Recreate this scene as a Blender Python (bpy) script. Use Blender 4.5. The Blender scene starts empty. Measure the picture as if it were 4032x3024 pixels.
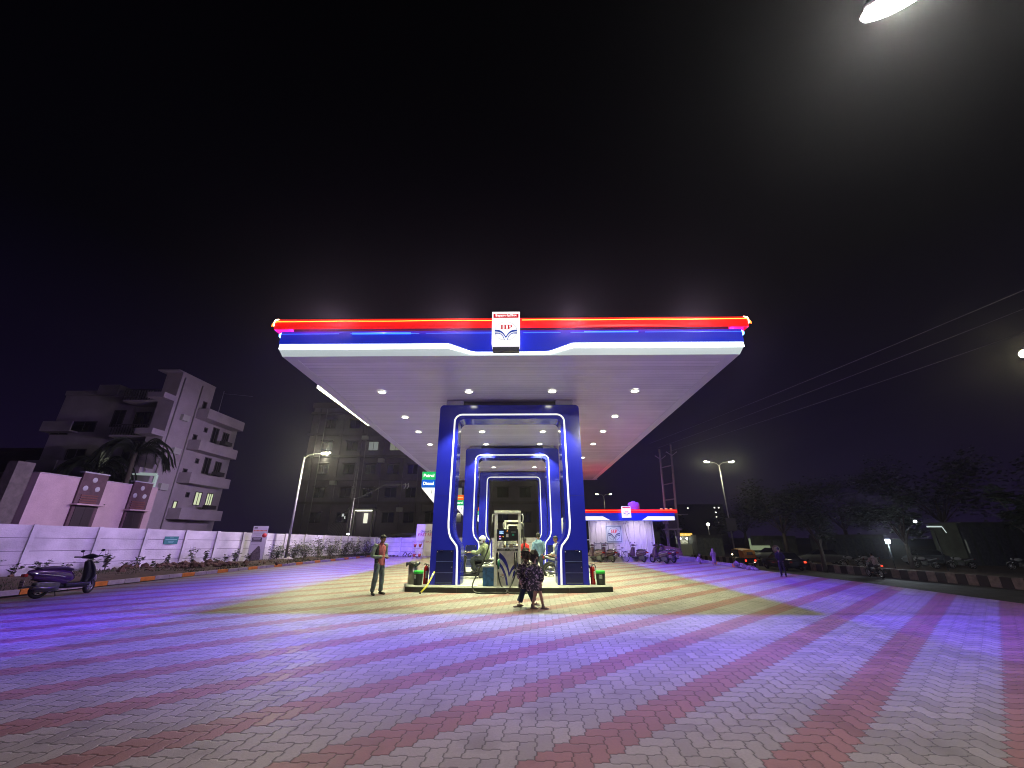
import bpy, bmesh, math, random
from mathutils import Vector, Matrix, Euler, noise
R = math.radians
SC = bpy.context.scene
COL = SC.collection
random.seed(7)
TS = bpy.data.scenes.new('workbench')   # scratch scene for evaluating modifiers, removed at the end

def ts_graph():
    with bpy.context.temp_override(scene=TS, view_layer=TS.view_layers[0]): g = bpy.context.evaluated_depsgraph_get(); g.update(); return g

# ---------------------------------------------------------------- materials
def nmat(name):
    m = bpy.data.materials.new(name); m.use_nodes = True
    nt = m.node_tree; b = nt.nodes['Principled BSDF']
    return m, nt, b

_mc = {}
def mat(name, col, rough=.6, metal=0., spec=.5, bump=0., bscale=30., var=0., vscale=4., coat=0., alpha=1.):
    """plain painted / dirty surface: base colour with a little noise variation and bump"""
    if name in _mc: return _mc[name]
    m, nt, b = nmat(name)
    b.inputs['Base Color'].default_value = (*col, 1)
    b.inputs['Roughness'].default_value = rough
    b.inputs['Metallic'].default_value = metal
    b.inputs['Specular IOR Level'].default_value = spec
    b.inputs['Coat Weight'].default_value = coat
    if var or bump:
        tc = nt.nodes.new('ShaderNodeTexCoord')
    if var:
        n = nt.nodes.new('ShaderNodeTexNoise'); n.inputs['Scale'].default_value = vscale
        n.inputs['Detail'].default_value = 6
        nt.links.new(tc.outputs['Object'], n.inputs['Vector'])
        r = nt.nodes.new('ShaderNodeValToRGB')
        r.color_ramp.elements[0].position = .3; r.color_ramp.elements[1].position = .7
        r.color_ramp.elements[0].color = (*[max(0, c*(1-var)) for c in col], 1)
        r.color_ramp.elements[1].color = (*[min(1, c*(1+var*.6)) for c in col], 1)
        nt.links.new(n.outputs['Fac'], r.inputs['Fac']); nt.links.new(r.outputs['Color'], b.inputs['Base Color'])
    if bump:
        n2 = nt.nodes.new('ShaderNodeTexNoise'); n2.inputs['Scale'].default_value = bscale
        n2.inputs['Detail'].default_value = 5
        nt.links.new(tc.outputs['Object'], n2.inputs['Vector'])
        bp = nt.nodes.new('ShaderNodeBump'); bp.inputs['Strength'].default_value = bump
        bp.inputs['Distance'].default_value = .02
        nt.links.new(n2.outputs['Fac'], bp.inputs['Height']); nt.links.new(bp.outputs['Normal'], b.inputs['Normal'])
    _mc[name] = m
    return m

def emit(name, col, strength, base=None):
    if base is None: base = tuple(min(.5, c*.35) for c in col)
    if name in _mc: return _mc[name]
    m, nt, b = nmat(name)
    b.inputs['Base Color'].default_value = (*base, 1)
    b.inputs['Roughness'].default_value = .4
    b.inputs['Emission Color'].default_value = (*col, 1)
    b.inputs['Emission Strength'].default_value = strength
    _mc[name] = m
    return m

def mnode(nt, op, a, b=None, c=None):
    n = nt.nodes.new('ShaderNodeMath'); n.operation = op
    for i, v in enumerate((a, b, c)):
        if v is None: continue
        if isinstance(v, (int, float)): n.inputs[i].default_value = v
        else: nt.links.new(v, n.inputs[i])
    return n.outputs[0]

# ---------------------------------------------------------------- mesh builder
class MB:
    def __init__(s): s.v = []; s.f = []; s.m = []; s.sm = []
    def add(s, vs, fs, mi=0, sm=False):
        o = len(s.v); s.v += [tuple(v) for v in vs]
        for f in fs: s.f.append([i+o for i in f]); s.m.append(mi); s.sm.append(sm)
        return s
    def bm_add(s, bm, mi=0, sm=False, M=None):
        if M is not None: bm.transform(M)
        bm.verts.index_update()
        s.add([v.co[:] for v in bm.verts], [[v.index for v in f.verts] for f in bm.faces], mi, sm); bm.free(); return s
    def box(s, x0, y0, z0, x1, y1, z1, mi=0, bev=0, M=None):
        bm = bmesh.new(); bmesh.ops.create_cube(bm, size=1)
        bm.transform(Matrix.Translation(((x0+x1)/2, (y0+y1)/2, (z0+z1)/2)) @ Matrix.Diagonal((abs(x1-x0), abs(y1-y0), abs(z1-z0), 1)))
        if bev: bmesh.ops.bevel(bm, geom=bm.edges[:], offset=bev, segments=2, affect='EDGES', profile=.5)
        return s.bm_add(bm, mi, False, M)
    def beam(s, p0, p1, w, h, mi=0, up=(0, 0, 1)):
        p0 = Vector(p0); p1 = Vector(p1); d = (p1-p0); L = d.length; d.normalize()
        u = Vector(up); 
        if abs(d.dot(u)) > .98: u = Vector((0, 1, 0))
        sx = d.cross(u).normalized(); uz = sx.cross(d)
        M = Matrix((( *sx, ), (*d,), (*uz,))).transposed().to_4x4(); M.translation = (p0+p1)/2
        return s.box(-w/2, -L/2, -h/2, w/2, L/2, h/2, mi, 0, M)
    def tube(s, pts, r, n=8, mi=0, sm=True, caps=True, ell=1., closed=False):
        """swept tube; r number or list; ell squashes the section along the frame's second axis"""
        pts = [Vector(p) for p in pts]; k = len(pts)
        rs = [r]*k if isinstance(r, (int, float)) else list(r)
        T = []
        for i in range(k):
            a = pts[(i-1) % k] if (closed or i > 0) else pts[i]
            b = pts[(i+1) % k] if (closed or i < k-1) else pts[i]
            t = b-a; T.append(t.normalized() if t.length > 1e-9 else Vector((0, 0, 1)))
        u = T[0].orthogonal().normalized()
        if abs(T[0].z) < .9:
            u = Vector((0, 0, 1)).cross(T[0]).normalized()
        else:
            u = (Vector((1, 0, 0)) - T[0]*T[0].x).normalized()
        vs = []
        for i in range(k):
            u = (u - T[i]*u.dot(T[i])).normalized(); w = T[i].cross(u)
            for j in range(n):
                a = 2*math.pi*j/n; e = ell[i] if isinstance(ell, (list, tuple)) else ell
                vs.append(pts[i] + u*math.cos(a)*rs[i] + w*math.sin(a)*rs[i]*e)
        fs = []
        for i in range(k if closed else k-1):
            for j in range(n):
                i2 = (i+1) % k
                fs.append((i*n+j, i*n+(j+1) % n, i2*n+(j+1) % n, i2*n+j))
        s.add(vs, fs, mi, sm)
        if caps and not closed:
            o = len(s.v)-k*n
            s.f.append([o+j for j in range(n)][::-1]); s.m.append(mi); s.sm.append(False)
            s.f.append([o+(k-1)*n+j for j in range(n)]); s.m.append(mi); s.sm.append(False)
        return s
    def cyl(s, p0, p1, r0, r1=None, n=16, mi=0, sm=True):
        return s.tube([p0, p1], [r0, r0 if r1 is None else r1], n, mi, sm)
    def ell(s, c, r, mi=0, n=12, M=None):
        bm = bmesh.new(); bmesh.ops.create_uvsphere(bm, u_segments=n*2, v_segments=n, radius=1)
        X = Matrix.Translation(c) @ (M.to_4x4() if M is not None else Matrix()) @ Matrix.Diagonal((*r, 1))
        return s.bm_add(bm, mi, True, X)
    def lathe(s, prof, c=(0, 0, 0), axis='Z', n=24, mi=0, sm=True, M=None):
        vs = []; fs = []
        for (r, h) in prof:
            for j in range(n):
                a = 2*math.pi*j/n
                p = (r*math.cos(a), r*math.sin(a), h)
                if axis == 'Y': p = (p[0], h, p[1])
                if axis == 'X': p = (h, p[0], p[1])
                q = Vector(p)
                if M is not None: q = M @ q
                vs.append(q+Vector(c))
        for i in range(len(prof)-1):
            for j in range(n): fs.append((i*n+j, i*n+(j+1) % n, (i+1)*n+(j+1) % n, (i+1)*n+j))
        return s.add(vs, fs, mi, sm)
    def prism(s, poly, plane, a, b, mi=0):
        """extrude 2-D polygon; plane 'XZ' extrudes along Y from a to b, 'YZ' along X, 'XY' along Z"""
        def P(p, t): return {'XZ': (p[0], t, p[1]), 'YZ': (t, p[0], p[1]), 'XY': (p[0], p[1], t)}[plane]
        n = len(poly); vs = [P(p, a) for p in poly]+[P(p, b) for p in poly]
        fs = [tuple(range(n)), tuple(range(2*n-1, n-1, -1))]+[(i, (i+1) % n, n+(i+1) % n, n+i) for i in range(n)]
        return s.add(vs, fs, mi)
    def strip(s, A, B, mi=0, thick=None, sm=False):
        """ribbon of quads between two point lists"""
        n = len(A); return s.add(list(A)+list(B), [(i, i+1, n+i+1, n+i) for i in range(n-1)], mi, sm)
    def xf(s, M):
        s.v = [tuple(M @ Vector(v)) for v in s.v]; return s
    def mesh(s, name, mats):
        me = bpy.data.meshes.new(name); me.from_pydata(s.v, [], s.f)
        for m in (mats if isinstance(mats, (list, tuple)) else [mats]): me.materials.append(m)
        me.polygons.foreach_set('material_index', s.m); me.polygons.foreach_set('use_smooth', s.sm)
        bm = bmesh.new(); bm.from_mesh(me); bmesh.ops.recalc_face_normals(bm, faces=bm.faces); bm.to_mesh(me); bm.free()
        me.update(); return me
    def build(s, name, mats, parent=None, loc=(0, 0, 0)):
        o = bpy.data.objects.new(name, s.mesh(name, mats)); COL.objects.link(o)
        o.location = loc
        if parent is not None: o.parent = parent
        return o

def soft(parts, name, mats, parent=None, voxel=.012, smooth=6, loc=(0, 0, 0), disp=0, dscale=9.):
    """fuse the shells of an MB into one continuous skin"""
    me = parts.mesh(name, mats); o = bpy.data.objects.new(name, me); TS.collection.objects.link(o)
    md = o.modifiers.new('r', 'REMESH'); md.mode = 'VOXEL'; md.voxel_size = voxel; md.use_smooth_shade = True
    if smooth:
        sm = o.modifiers.new('s', 'SMOOTH'); sm.iterations = smooth; sm.factor = .5
    dg = ts_graph(); ev = o.evaluated_get(dg)
    me2 = bpy.data.meshes.new_from_object(ev)
    o.modifiers.clear(); o.data = me2; bpy.data.meshes.remove(me)
    TS.collection.objects.unlink(o); COL.objects.link(o)
    me2.name = name
    if disp:
        for v in me2.vertices:
            p = v.co; k = noise.noise(Vector((p.x*dscale, p.y*dscale, p.z*dscale*.6)))
            v.co = p + v.normal*k*disp
    if not me2.materials:
        for m in (mats if isinstance(mats, (list, tuple)) else [mats]): me2.materials.append(m)
    for p in me2.polygons: p.use_smooth = True
    if parent is not None: o.parent = parent
    o.location = loc
    return o

def tag(o, label, cat, group=None, kind=None):
    if label: o['label'] = label
    if cat: o['category'] = cat
    if group: o['group'] = group
    if kind: o['kind'] = kind
    return o
def struct(o): o['kind'] = 'structure'; return o
def thing(name, label, cat, loc=(0, 0, 0), rz=0, group=None):
    o = bpy.data.objects.new(name, None); COL.objects.link(o); o.empty_display_size = .1
    o.location = loc; o.rotation_euler = (0, 0, rz); return tag(o, label, cat, group)
def dup(root, loc, rz=0, label=None, group=None, par=None, skip=()):
    r = root.copy(); COL.objects.link(r)
    if par is None: r.location = loc; r.rotation_euler = (0, 0, rz)
    else: r.parent = par
    if label: r['label'] = label
    if group: r['group'] = group
    for ch in [c for c in bpy.data.objects if c.parent == root]:
        if ch.name.split('.')[0] in skip: continue
        dup(ch, None, par=r)
    return r

# ---------------------------------------------------------------- lettering
FONTDIR = bpy.utils.resource_path('LOCAL')+'/datafiles/fonts/'
def textgeo(s, size, bold=0., shear=0., align='CENTER', space=1.):
    cu = bpy.data.curves.new('t', 'FONT'); cu.body = s; cu.size = size; cu.align_x = align; cu.align_y = 'CENTER'
    cu.offset = bold*size; cu.shear = shear; cu.space_character = space; cu.resolution_u = 3; cu.extrude = .0015
    o = bpy.data.objects.new('t', cu); TS.collection.objects.link(o); dg = ts_graph()
    me = bpy.data.meshes.new_from_object(o.evaluated_get(dg))
    vs = [v.co.copy() for v in me.vertices]; fs = [tuple(p.vertices) for p in me.polygons]
    bpy.data.objects.remove(o); bpy.data.curves.remove(cu); bpy.data.meshes.remove(me)
    return vs, fs
def put_text(mb, s, c, size, mi=0, M=None, fitw=None, **k):
    """write s centred at c on a face looking towards -Y (or M-rotated)"""
    vs, fs = textgeo(s, size, **k)
    if fitw:
        w = max(v.x for v in vs)-min(v.x for v in vs); q = fitw/w
        for v in vs: v.x *= q
    B = Matrix(((1, 0, 0), (0, 0, -1), (0, 1, 0))); c = Vector(c)
    X = (M or Matrix.Identity(3)) @ B
    mb.add([X @ v + c for v in vs], fs, mi)

def crv(pts, n=8):
    out = []
    P = [Vector(p) for p in pts]; P = [P[0]*2-P[1]]+P+[P[-1]*2-P[-2]]
    for i in range(1, len(P)-2):
        for k in range(n):
            t = k/n; a, b, c, d = P[i-1:i+3]
            out.append(.5*((2*b)+(c-a)*t+(2*a-5*b+4*c-d)*t*t+(3*b-a-3*c+d)*t**3))
    out.append(P[-2]); return out

def hp_logo(mb, c, r, iblue, ired, iring, M=None, y=-.004, ry=None):
    """round emblem: ring, two pairs of blue leaves, slab-serif letters; face looks to -Y"""
    ry = ry or r*.93; c = Vector(c); M = M or Matrix.Identity(3)
    def W(x, z, d=y): return c + M @ Vector((x*r, d, z*ry))
    def slab(A, B, mi):
        n = len(A)
        mb.strip([W(*p) for p in A], [W(*p) for p in B], mi)
    for sx in (-1, 1):
        S = lambda L: [(p.x*sx, p.y) for p in crv([(q[0], q[1], 0) for q in L])]
        slab(S([(-.985, .136), (-.58, .10), (-.25, -.15), (0, -.56)]), S([(-.99, -.05), (-.58, -.12), (-.28, -.32), (0, -.77)]), iblue)
        slab(S([(-.985, -.15), (-.58, -.2), (-.25, -.49), (-.08, -.985)]), S([(-.94, -.30), (-.58, -.3), (-.31, -.53), (-.13, -.985)]), iblue)
        arc = lambda a0, a1, q: [(sx*q*math.cos(R(a0+(a1-a0)*k/14)), q*math.sin(R(a0+(a1-a0)*k/14))) for k in range(15)]
        slab(arc(90, 173, 1), arc(90, 173, .962), iring)
        slab(arc(196, 263, 1), arc(196, 263, .962), iring)
        slab(arc(182.5, 189, 1), arc(182.5, 189, .962), iring)
    def bx(x0, z0, x1, z1): mb.add([W(x0, z0), W(x1, z0), W(x1, z1), W(x0, z1)], [(0, 1, 2, 3)], ired)
    z0, z1 = .19, .67
    for x in (-.36, -.06):                    # H
        bx(x-.065, z0, x+.065, z1); bx(x-.13, z0, x-.065, z0+.07); bx(x+.065, z0, x+.13, z0+.07)
        bx(x-.13, z1-.07, x-.065, z1); bx(x+.065, z1-.07, x+.13, z1)
    bx(-.295, .39, -.125, .46)
    x = .24; bx(x-.065, z0, x+.065, z1); bx(x-.13, z0, x-.065, z0+.07); bx(x+.065, z0, x+.13, z0+.07); bx(x-.13, z1-.07, x-.065, z1)
    bx(x+.065, z1-.075, x+.16, z1); bx(x+.065, .36, x+.16, .43)
    a = [(x+.16+.15*math.sin(R(t)), .515+.155*math.cos(R(t))) for t in range(0, 181, 15)]
    b = [(x+.16+.03*math.sin(R(t)), .515+.082*math.cos(R(t))) for t in range(0, 181, 15)]
    slab(a, b, ired)

PF = 1450; PS = 1850; DL = 1450; PW = 2900; PP = 440; ZL = 7.53
LB = 1050; HD = .0009

# ---------------------------------------------------------------- camera, render, sky
cam = bpy.data.cameras.new('camera'); co = bpy.data.objects.new('camera', cam); COL.objects.link(co)
cam.sensor_width = 36; cam.lens = 36*1560/4032; cam.clip_end = 2000; cam.clip_start = .05
co.location = (0, 0, 1.65); co.rotation_euler = (R(90+20.97), 0, R(.75)); SC.camera = co
SC.view_settings.view_transform = 'Standard'; SC.view_settings.look = 'None'
SC.view_settings.exposure = 0; SC.view_settings.gamma = 1
SC.cycles.pixel_filter_type = 'BLACKMAN_HARRIS'; SC.cycles.filter_width = 1.05
SC.cycles.max_bounces = 6; SC.cycles.diffuse_bounces = 4; SC.cycles.glossy_bounces = 3
SC.cycles.transmission_bounces = 4; SC.cycles.volume_bounces = 0; SC.cycles.use_denoising = True
SC.cycles.caustics_reflective = False; SC.cycles.caustics_refractive = False
SC.cycles.sample_clamp_indirect = 4; SC.cycles.sample_clamp_direct = 0; SC.cycles.blur_glossy = .5
w = bpy.data.worlds.new('World'); SC.world = w; w.use_nodes = True
nt = w.node_tree; bg = nt.nodes['Background']
sky = nt.nodes.new('ShaderNodeTexSky'); sky.sky_type = 'NISHITA'; sky.sun_disc = False
sky.sun_elevation = R(-8); sky.sun_rotation = R(200); 
# night sky: town glow close to the horizon, almost black overhead
tc = nt.nodes.new('ShaderNodeTexCoord'); sp = nt.nodes.new('ShaderNodeSeparateXYZ')
nt.links.new(tc.outputs['Generated'], sp.inputs[0])
rp = nt.nodes.new('ShaderNodeValToRGB'); nt.links.new(sp.outputs['Z'], rp.inputs['Fac'])
e = rp.color_ramp.elements
e[0].position = 0; e[0].color = (.0075, .0040, .019, 1)
e[1].position = .9; e[1].color = (.0003, .0003, .0007, 1)
x = e.new(.22); x.color = (.0032, .0018, .0095, 1)
x = e.new(.5); x.color = (.0006, .0005, .0018, 1)
mx = nt.nodes.new('ShaderNodeMixRGB'); mx.blend_type = 'ADD'; mx.inputs['Fac'].default_value = .02
nt.links.new(rp.outputs['Color'], mx.inputs['Color1']); nt.links.new(sky.outputs['Color'], mx.inputs['Color2'])
nt.links.new(mx.outputs['Color'], bg.inputs['Color']); bg.inputs['Strength'].default_value = 1.

# ---------------------------------------------------------------- paving: zig-zag interlocking blocks laid in herringbone
def paver_mat():
    m, nt, b = nmat('interlocking_pavers')
    U = .147; ang = R(-3.0)
    tc = nt.nodes.new('ShaderNodeTexCoord'); mp = nt.nodes.new('ShaderNodeMapping')
    nt.links.new(tc.outputs['Object'], mp.inputs['Vector'])
    mp.inputs['Rotation'].default_value = (0, 0, -ang); mp.inputs['Scale'].default_value = (1/U, 1/U, 1)
    mp.inputs['Location'].default_value = (PHX, PHY, 0)
    sp = nt.nodes.new('ShaderNodeSeparateXYZ'); nt.links.new(mp.outputs[0], sp.inputs[0])
    M = lambda *a: mnode(nt, *a)
    def zig(c):   # clipped triangle wave, one period per unit
        t = M('PINGPONG', M('ADD', c, .25), .5)       # 0..0.5
        t = M('SUBTRACT', t, .25)
        t = M('MULTIPLY', t, 4.2); t = M('MINIMUM', M('MAXIMUM', t, -.22), .22)
        return M('MULTIPLY', t, .26)
    X0, Y0 = sp.outputs[0], sp.outputs[1]
    X = M('ADD', X0, zig(Y0)); Y = M('ADD', Y0, zig(X0))
    i = M('FLOOR', X); j = M('FLOOR', Y); fx = M('SUBTRACT', X, i); fy = M('SUBTRACT', Y, j)
    k = M('FLOORED_MODULO', M('SUBTRACT', i, j), 4)
    is0 = M('COMPARE', k, 0, .1); is1 = M('COMPARE', k, 1, .1); is2 = M('COMPARE', k, 2, .1); is3 = M('COMPARE', k, 3, .1)
    BIG = 1.
    dl = M('ADD', fx, M('MULTIPLY', is1, BIG)); dr = M('ADD', M('SUBTRACT', 1, fx), M('MULTIPLY', is0, BIG))
    db = M('ADD', fy, M('MULTIPLY', is2, BIG)); dt = M('ADD', M('SUBTRACT', 1, fy), M('MULTIPLY', is3, BIG))
    d = M('MINIMUM', M('MINIMUM', dl, dr), M('MINIMUM', db, dt))
    bi = M('SUBTRACT', i, is1); bj = M('SUBTRACT', j, is2)
    s = M('FLOORED_MODULO', M('SUBTRACT', bi, bj), 12)
    red = M('LESS_THAN', s, 3.5)
    cb = nt.nodes.new('ShaderNodeCombineXYZ'); nt.links.new(bi, cb.inputs[0]); nt.links.new(bj, cb.inputs[1])
    wn = nt.nodes.new('ShaderNodeTexWhiteNoise'); wn.noise_dimensions = '2D'; nt.links.new(cb.outputs[0], wn.inputs['Vector'])
    # surface grain and stains
    n1 = nt.nodes.new('ShaderNodeTexNoise'); n1.inputs['Scale'].default_value = 45; n1.inputs['Detail'].default_value = 6
    nt.links.new(tc.outputs['Object'], n1.inputs['Vector'])
    n2 = nt.nodes.new('ShaderNodeTexNoise'); n2.inputs['Scale'].default_value = .35; n2.inputs['Detail'].default_value = 7
    n2.inputs['Roughness'].default_value = .62
    nt.links.new(tc.outputs['Object'], n2.inputs['Vector'])
    mixc = nt.nodes.new('ShaderNodeMixRGB'); nt.links.new(red, mixc.inputs[0])
    mixc.inputs[1].default_value = (.30, .285, .27, 1); mixc.inputs[2].default_value = (.275, .145, .138, 1)
    val = M('ADD', M('MULTIPLY', wn.outputs['Value'], .30), .78)
    val = M('MULTIPLY', val, M('ADD', M('MULTIPLY', n1.outputs['Fac'], .5), .75))
    val = M('MULTIPLY', val, M('ADD', M('MULTIPLY', n2.outputs['Fac'], .7), .65))
    vo = nt.nodes.new('ShaderNodeTexVoronoi'); vo.inputs['Scale'].default_value = .9; nt.links.new(tc.outputs['Object'], vo.inputs['Vector'])
    drip = M('MULTIPLY', M('LESS_THAN', M('ADD', vo.outputs['Distance'], M('MULTIPLY', n1.outputs['Fac'], .03)), .045), .55)
    n3 = nt.nodes.new('ShaderNodeTexNoise'); n3.inputs['Scale'].default_value = 1.6; n3.inputs['Detail'].default_value = 5; nt.links.new(tc.outputs['Object'], n3.inputs['Vector'])
    st_ = nt.nodes.new('ShaderNodeMapRange'); nt.links.new(n3.outputs['Fac'], st_.inputs[0]); st_.inputs[1].default_value = .56; st_.inputs[2].default_value = .72; st_.inputs[3].default_value = 1; st_.inputs[4].default_value = .72
    val = M('MULTIPLY', M('MULTIPLY', val, M('SUBTRACT', 1, drip)), st_.outputs[0])
    gro = nt.nodes.new('ShaderNodeMapRange'); nt.links.new(d, gro.inputs[0])
    gro.inputs[1].default_value = .02; gro.inputs[2].default_value = .06
    val = M('MULTIPLY', val, M('ADD', M('MULTIPLY', gro.outputs[0], .62), .38))
    mul = nt.nodes.new('ShaderNodeMixRGB'); mul.blend_type = 'MULTIPLY'; mul.inputs[0].default_value = 1
    nt.links.new(mixc.outputs[0], mul.inputs[1]); nt.links.new(val, mul.inputs[2])
    nt.links.new(mul.outputs[0], b.inputs['Base Color'])
    r = M('ADD', M('MULTIPLY', n1.outputs['Fac'], .25), M('ADD', .38, M('MULTIPLY', wn.outputs['Value'], .15)))
    nt.links.new(r, b.inputs['Roughness'])
    edge = nt.nodes.new('ShaderNodeMapRange'); nt.links.new(d, edge.inputs[0]); edge.interpolation_type = 'SMOOTHSTEP'
    edge.inputs[1].default_value = .0; edge.inputs[2].default_value = .13
    tilt = M('ADD', M('MULTIPLY', M('SUBTRACT', fx, .5), M('SUBTRACT', wn.outputs['Value'], .5)), M('MULTIPLY', wn.outputs['Value'], .4))
    h = M('ADD', M('ADD', edge.outputs[0], M('MULTIPLY', n1.outputs['Fac'], .22)), M('MULTIPLY', tilt, .35))
    bp = nt.nodes.new('ShaderNodeBump'); bp.inputs['Strength'].default_value = .8; bp.inputs['Distance'].default_value = .007
    nt.links.new(h, bp.inputs['Height']); nt.links.new(bp.outputs[0], b.inputs['Normal'])
    return m
PHX, PHY = 3.5, 0.
PAVE = paver_mat()
ASPH = mat('asphalt', (.045, .042, .04), .85, bump=.5, bscale=60, var=.35, vscale=1.5)
SOIL = mat('soil', (.07, .045, .03), .95, bump=.8, bscale=25, var=.5, vscale=3)

def sheet(name, poly, z, m):
    mb = MB(); mb.add([(x, y, z) for x, y in poly], [tuple(range(len(poly)))]); return struct(mb.build(name, m))
sheet('ground', [(-400, -60), (13.0, -60), (13.0, 40), (10, 80), (0, 600), (-400, 600)], -.12, mat('dry_earth', (.06, .05, .04), .95, bump=.6, bscale=6, var=.4, vscale=.5))
sheet('forecourt', [(-15.9, -12), (12.75, -12), (13.2, 10), (13.1, 17), (12.35, 24), (12.5, 37.2), (-12.35, 37.2), (-14.0, 22.8)], 0, PAVE)
sheet('road', [(14.5, -60), (400, -60), (400, 600), (0, 600), (14.5, 90)], -1.2, ASPH)
edge = [(12.75, -60), (12.75, -12), (13.2, 10), (13.1, 17), (12.35, 24), (12.5, 37.2), (10, 80), (0, 600)]
mb = MB(); mb.strip([(x, y, -.004) for x, y in edge], [(x+3.2, y, -1.21) for x, y in edge]); struct(mb.build('embankment', mat('embankment_soil', (.09, .07, .055), .95, bump=.7, bscale=9, var=.4, vscale=1.2)))

# ---------------------------------------------------------------- station canopy
WHITE = mat('canopy_white', (.72, .72, .74), .4, var=.05, vscale=1)
def plank_mat():
    m, nt, b = nmat('ceiling_planks')
    tc = nt.nodes.new('ShaderNodeTexCoord'); sp = nt.nodes.new('ShaderNodeSeparateXYZ'); nt.links.new(tc.outputs['Object'], sp.inputs[0])
    M = lambda *a: mnode(nt, *a)
    y = M('DIVIDE', sp.outputs[1], .22); fy = M('SUBTRACT', y, M('FLOOR', y))
    gap = M('LESS_THAN', fy, .08)
    wn = nt.nodes.new('ShaderNodeTexWhiteNoise'); wn.noise_dimensions = '1D'; nt.links.new(M('FLOOR', y), wn.inputs['W'])
    n = nt.nodes.new('ShaderNodeTexNoise'); n.inputs['Scale'].default_value = .8; n.inputs['Detail'].default_value = 6
    nt.links.new(tc.outputs['Object'], n.inputs['Vector'])
    v = M('MULTIPLY', M('SUBTRACT', 1, M('MULTIPLY', gap, .35)), M('ADD', .86, M('MULTIPLY', wn.outputs['Value'], .14)))
    v = M('MULTIPLY', v, M('ADD', .8, M('MULTIPLY', n.outputs['Fac'], .35)))
    cr = nt.nodes.new('ShaderNodeMixRGB'); cr.blend_type = 'MULTIPLY'; cr.inputs[0].default_value = 1
    cr.inputs[1].default_value = (.93, .91, .97, 1); nt.links.new(v, cr.inputs[2]); nt.links.new(cr.outputs[0], b.inputs['Base Color'])
    b.inputs['Roughness'].default_value = .27
    bp = nt.nodes.new('ShaderNodeBump'); bp.inputs['Strength'].default_value = .5; bp.inputs['Distance'].default_value = .01
    nt.links.new(M('ADD', M('MULTIPLY', M('PINGPONG', fy, .5), 1), M('MULTIPLY', gap, -.6)), bp.inputs['Height']); nt.links.new(bp.outputs[0], b.inputs['Normal'])
    return m
RED = emit('red_lightbox', (1, .002, 0), .80, (.5, .02, .02))
BLUE = emit('blue_lightbox', (.0, .018, .52), .68, (.01, .02, .35))
WLED = emit('white_led', (.93, 1, .97), 5., (.8, .8, .8))
WFACE = emit('white_sign_face', (1, 1, 1), .95, (.8, .8, .8))
RTUBE = emit('red_led_tube', (9, 1.6, .1), 1, (.8, .3, .2))
BTUBE = emit('blue_led_tube', (.05, .55, 3.2), .7, (.1, .3, .6))
HOT = emit('led_hot_end', (2.5, 2.2, 2.), 1)
FX0, FX1, BX0, BX1, FY, BY, FZ, BZ = -6.92, 6.5, -7.2, 7.02, 10.55, 36.6, 6.6, 6.37
cy = thing('station_canopy', 'huge flat white forecourt canopy with a red and blue lit fascia', 'canopy', (-.2, FY, 0))
ox, oy = -.2, FY
def L(x, y, z): return (x-ox, y-oy, z)
mb = MB(); mb.add([L(FX0+.32, FY+.2, FZ), L(FX1-.32, FY+.2, FZ), L(BX1-.3, BY-.2, BZ), L(BX0+.3, BY-.2, BZ)], [(0, 1, 2, 3)])
mb.build('ceiling', plank_mat(), cy)
# white border round the planks, white slanted skirt
mb = MB(); O = [L(FX0, FY, FZ-.012), L(FX1, FY, FZ-.012), L(BX1, BY, BZ-.012), L(BX0, BY, BZ-.012)]
I = [L(FX0+.34, FY+.22, FZ-.012), L(FX1-.34, FY+.22, FZ-.012), L(BX1-.32, BY-.22, BZ-.012), L(BX0+.32, BY-.22, BZ-.012)]
mb.add(O+I, [(i, (i+1) % 4, 4+(i+1) % 4, 4+i) for i in range(4)])
J = [(a, b, c+.03) for a, b, c in I]; mb.add(I+J, [(i, (i+1) % 4, 4+(i+1) % 4, 4+i) for i in range(4)])
T = [L(FX0-.12, FY-.05, 6.80), L(FX1+.12, FY-.05, 6.80), L(BX1+.12, BY+.05, 6.7), L(BX0-.12, BY+.05, 6.7)]
mb.add(O+T, [(i, (i+1) % 4, 4+(i+1) % 4, 4+i) for i in range(1, 4)])
mb.build('ceiling_border', WHITE, cy)
mb = MB(); mb.add([O[0], O[1], T[1], T[0]], [(0, 1, 2, 3)]); mb.build('glowing_skirt', emit('skirt_own_glow', (.80, .92, .92), .50), cy)  # skirt made to glow, standing in for light from the LED band above
mb = MB(); mb.prism([(FX0+.1-ox, .1), (FX1-.1-ox, .1), (BX1-.1-ox, BY-oy-.1), (BX0+.1-ox, BY-oy-.1)], 'XY', 6.95, 7.70)
mb.build('roof_slab', mat('dark_roof', (.05, .05, .06), .8), cy)
# front fascia: white dipping band, blue band, red band (all in the plane y = FY-.06 ...)
X0, X1 = -7.04, 6.64
def fr(x, z, d=0): return (x-ox, -.05-d, z)
def band(mb, xs, z0, z1, depth, mi=0, y0=-.05):
    """front band following z0(x), z1(x) profiles, with thickness"""
    A = [(x-ox, y0-depth, z) for x, z in z0]; B = [(x-ox, y0-depth, z) for x, z in z1]
    mb.strip(A, B, mi)
    A2 = [(p[0], .12, p[2]) for p in A]; B2 = [(p[0], .12, p[2]) for p in B]
    mb.strip(A2, A, mi); mb.strip(B, B2, mi)
    mb.add([A[0], B[0], B2[0], A2[0]], [(0, 1, 2, 3)], mi); mb.add([A[-1], B[-1], B2[-1], A2[-1]], [(0, 1, 2, 3)], mi)
zx = [X0, -2.02, -1.95, -1.35, -1.2, .85, 1.0, 1.6, 1.67, X1]
wtop = list(zip(zx, [6.95, 6.95, 6.93, 6.70, 6.67, 6.67, 6.70, 6.93, 6.95, 6.95]))
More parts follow.
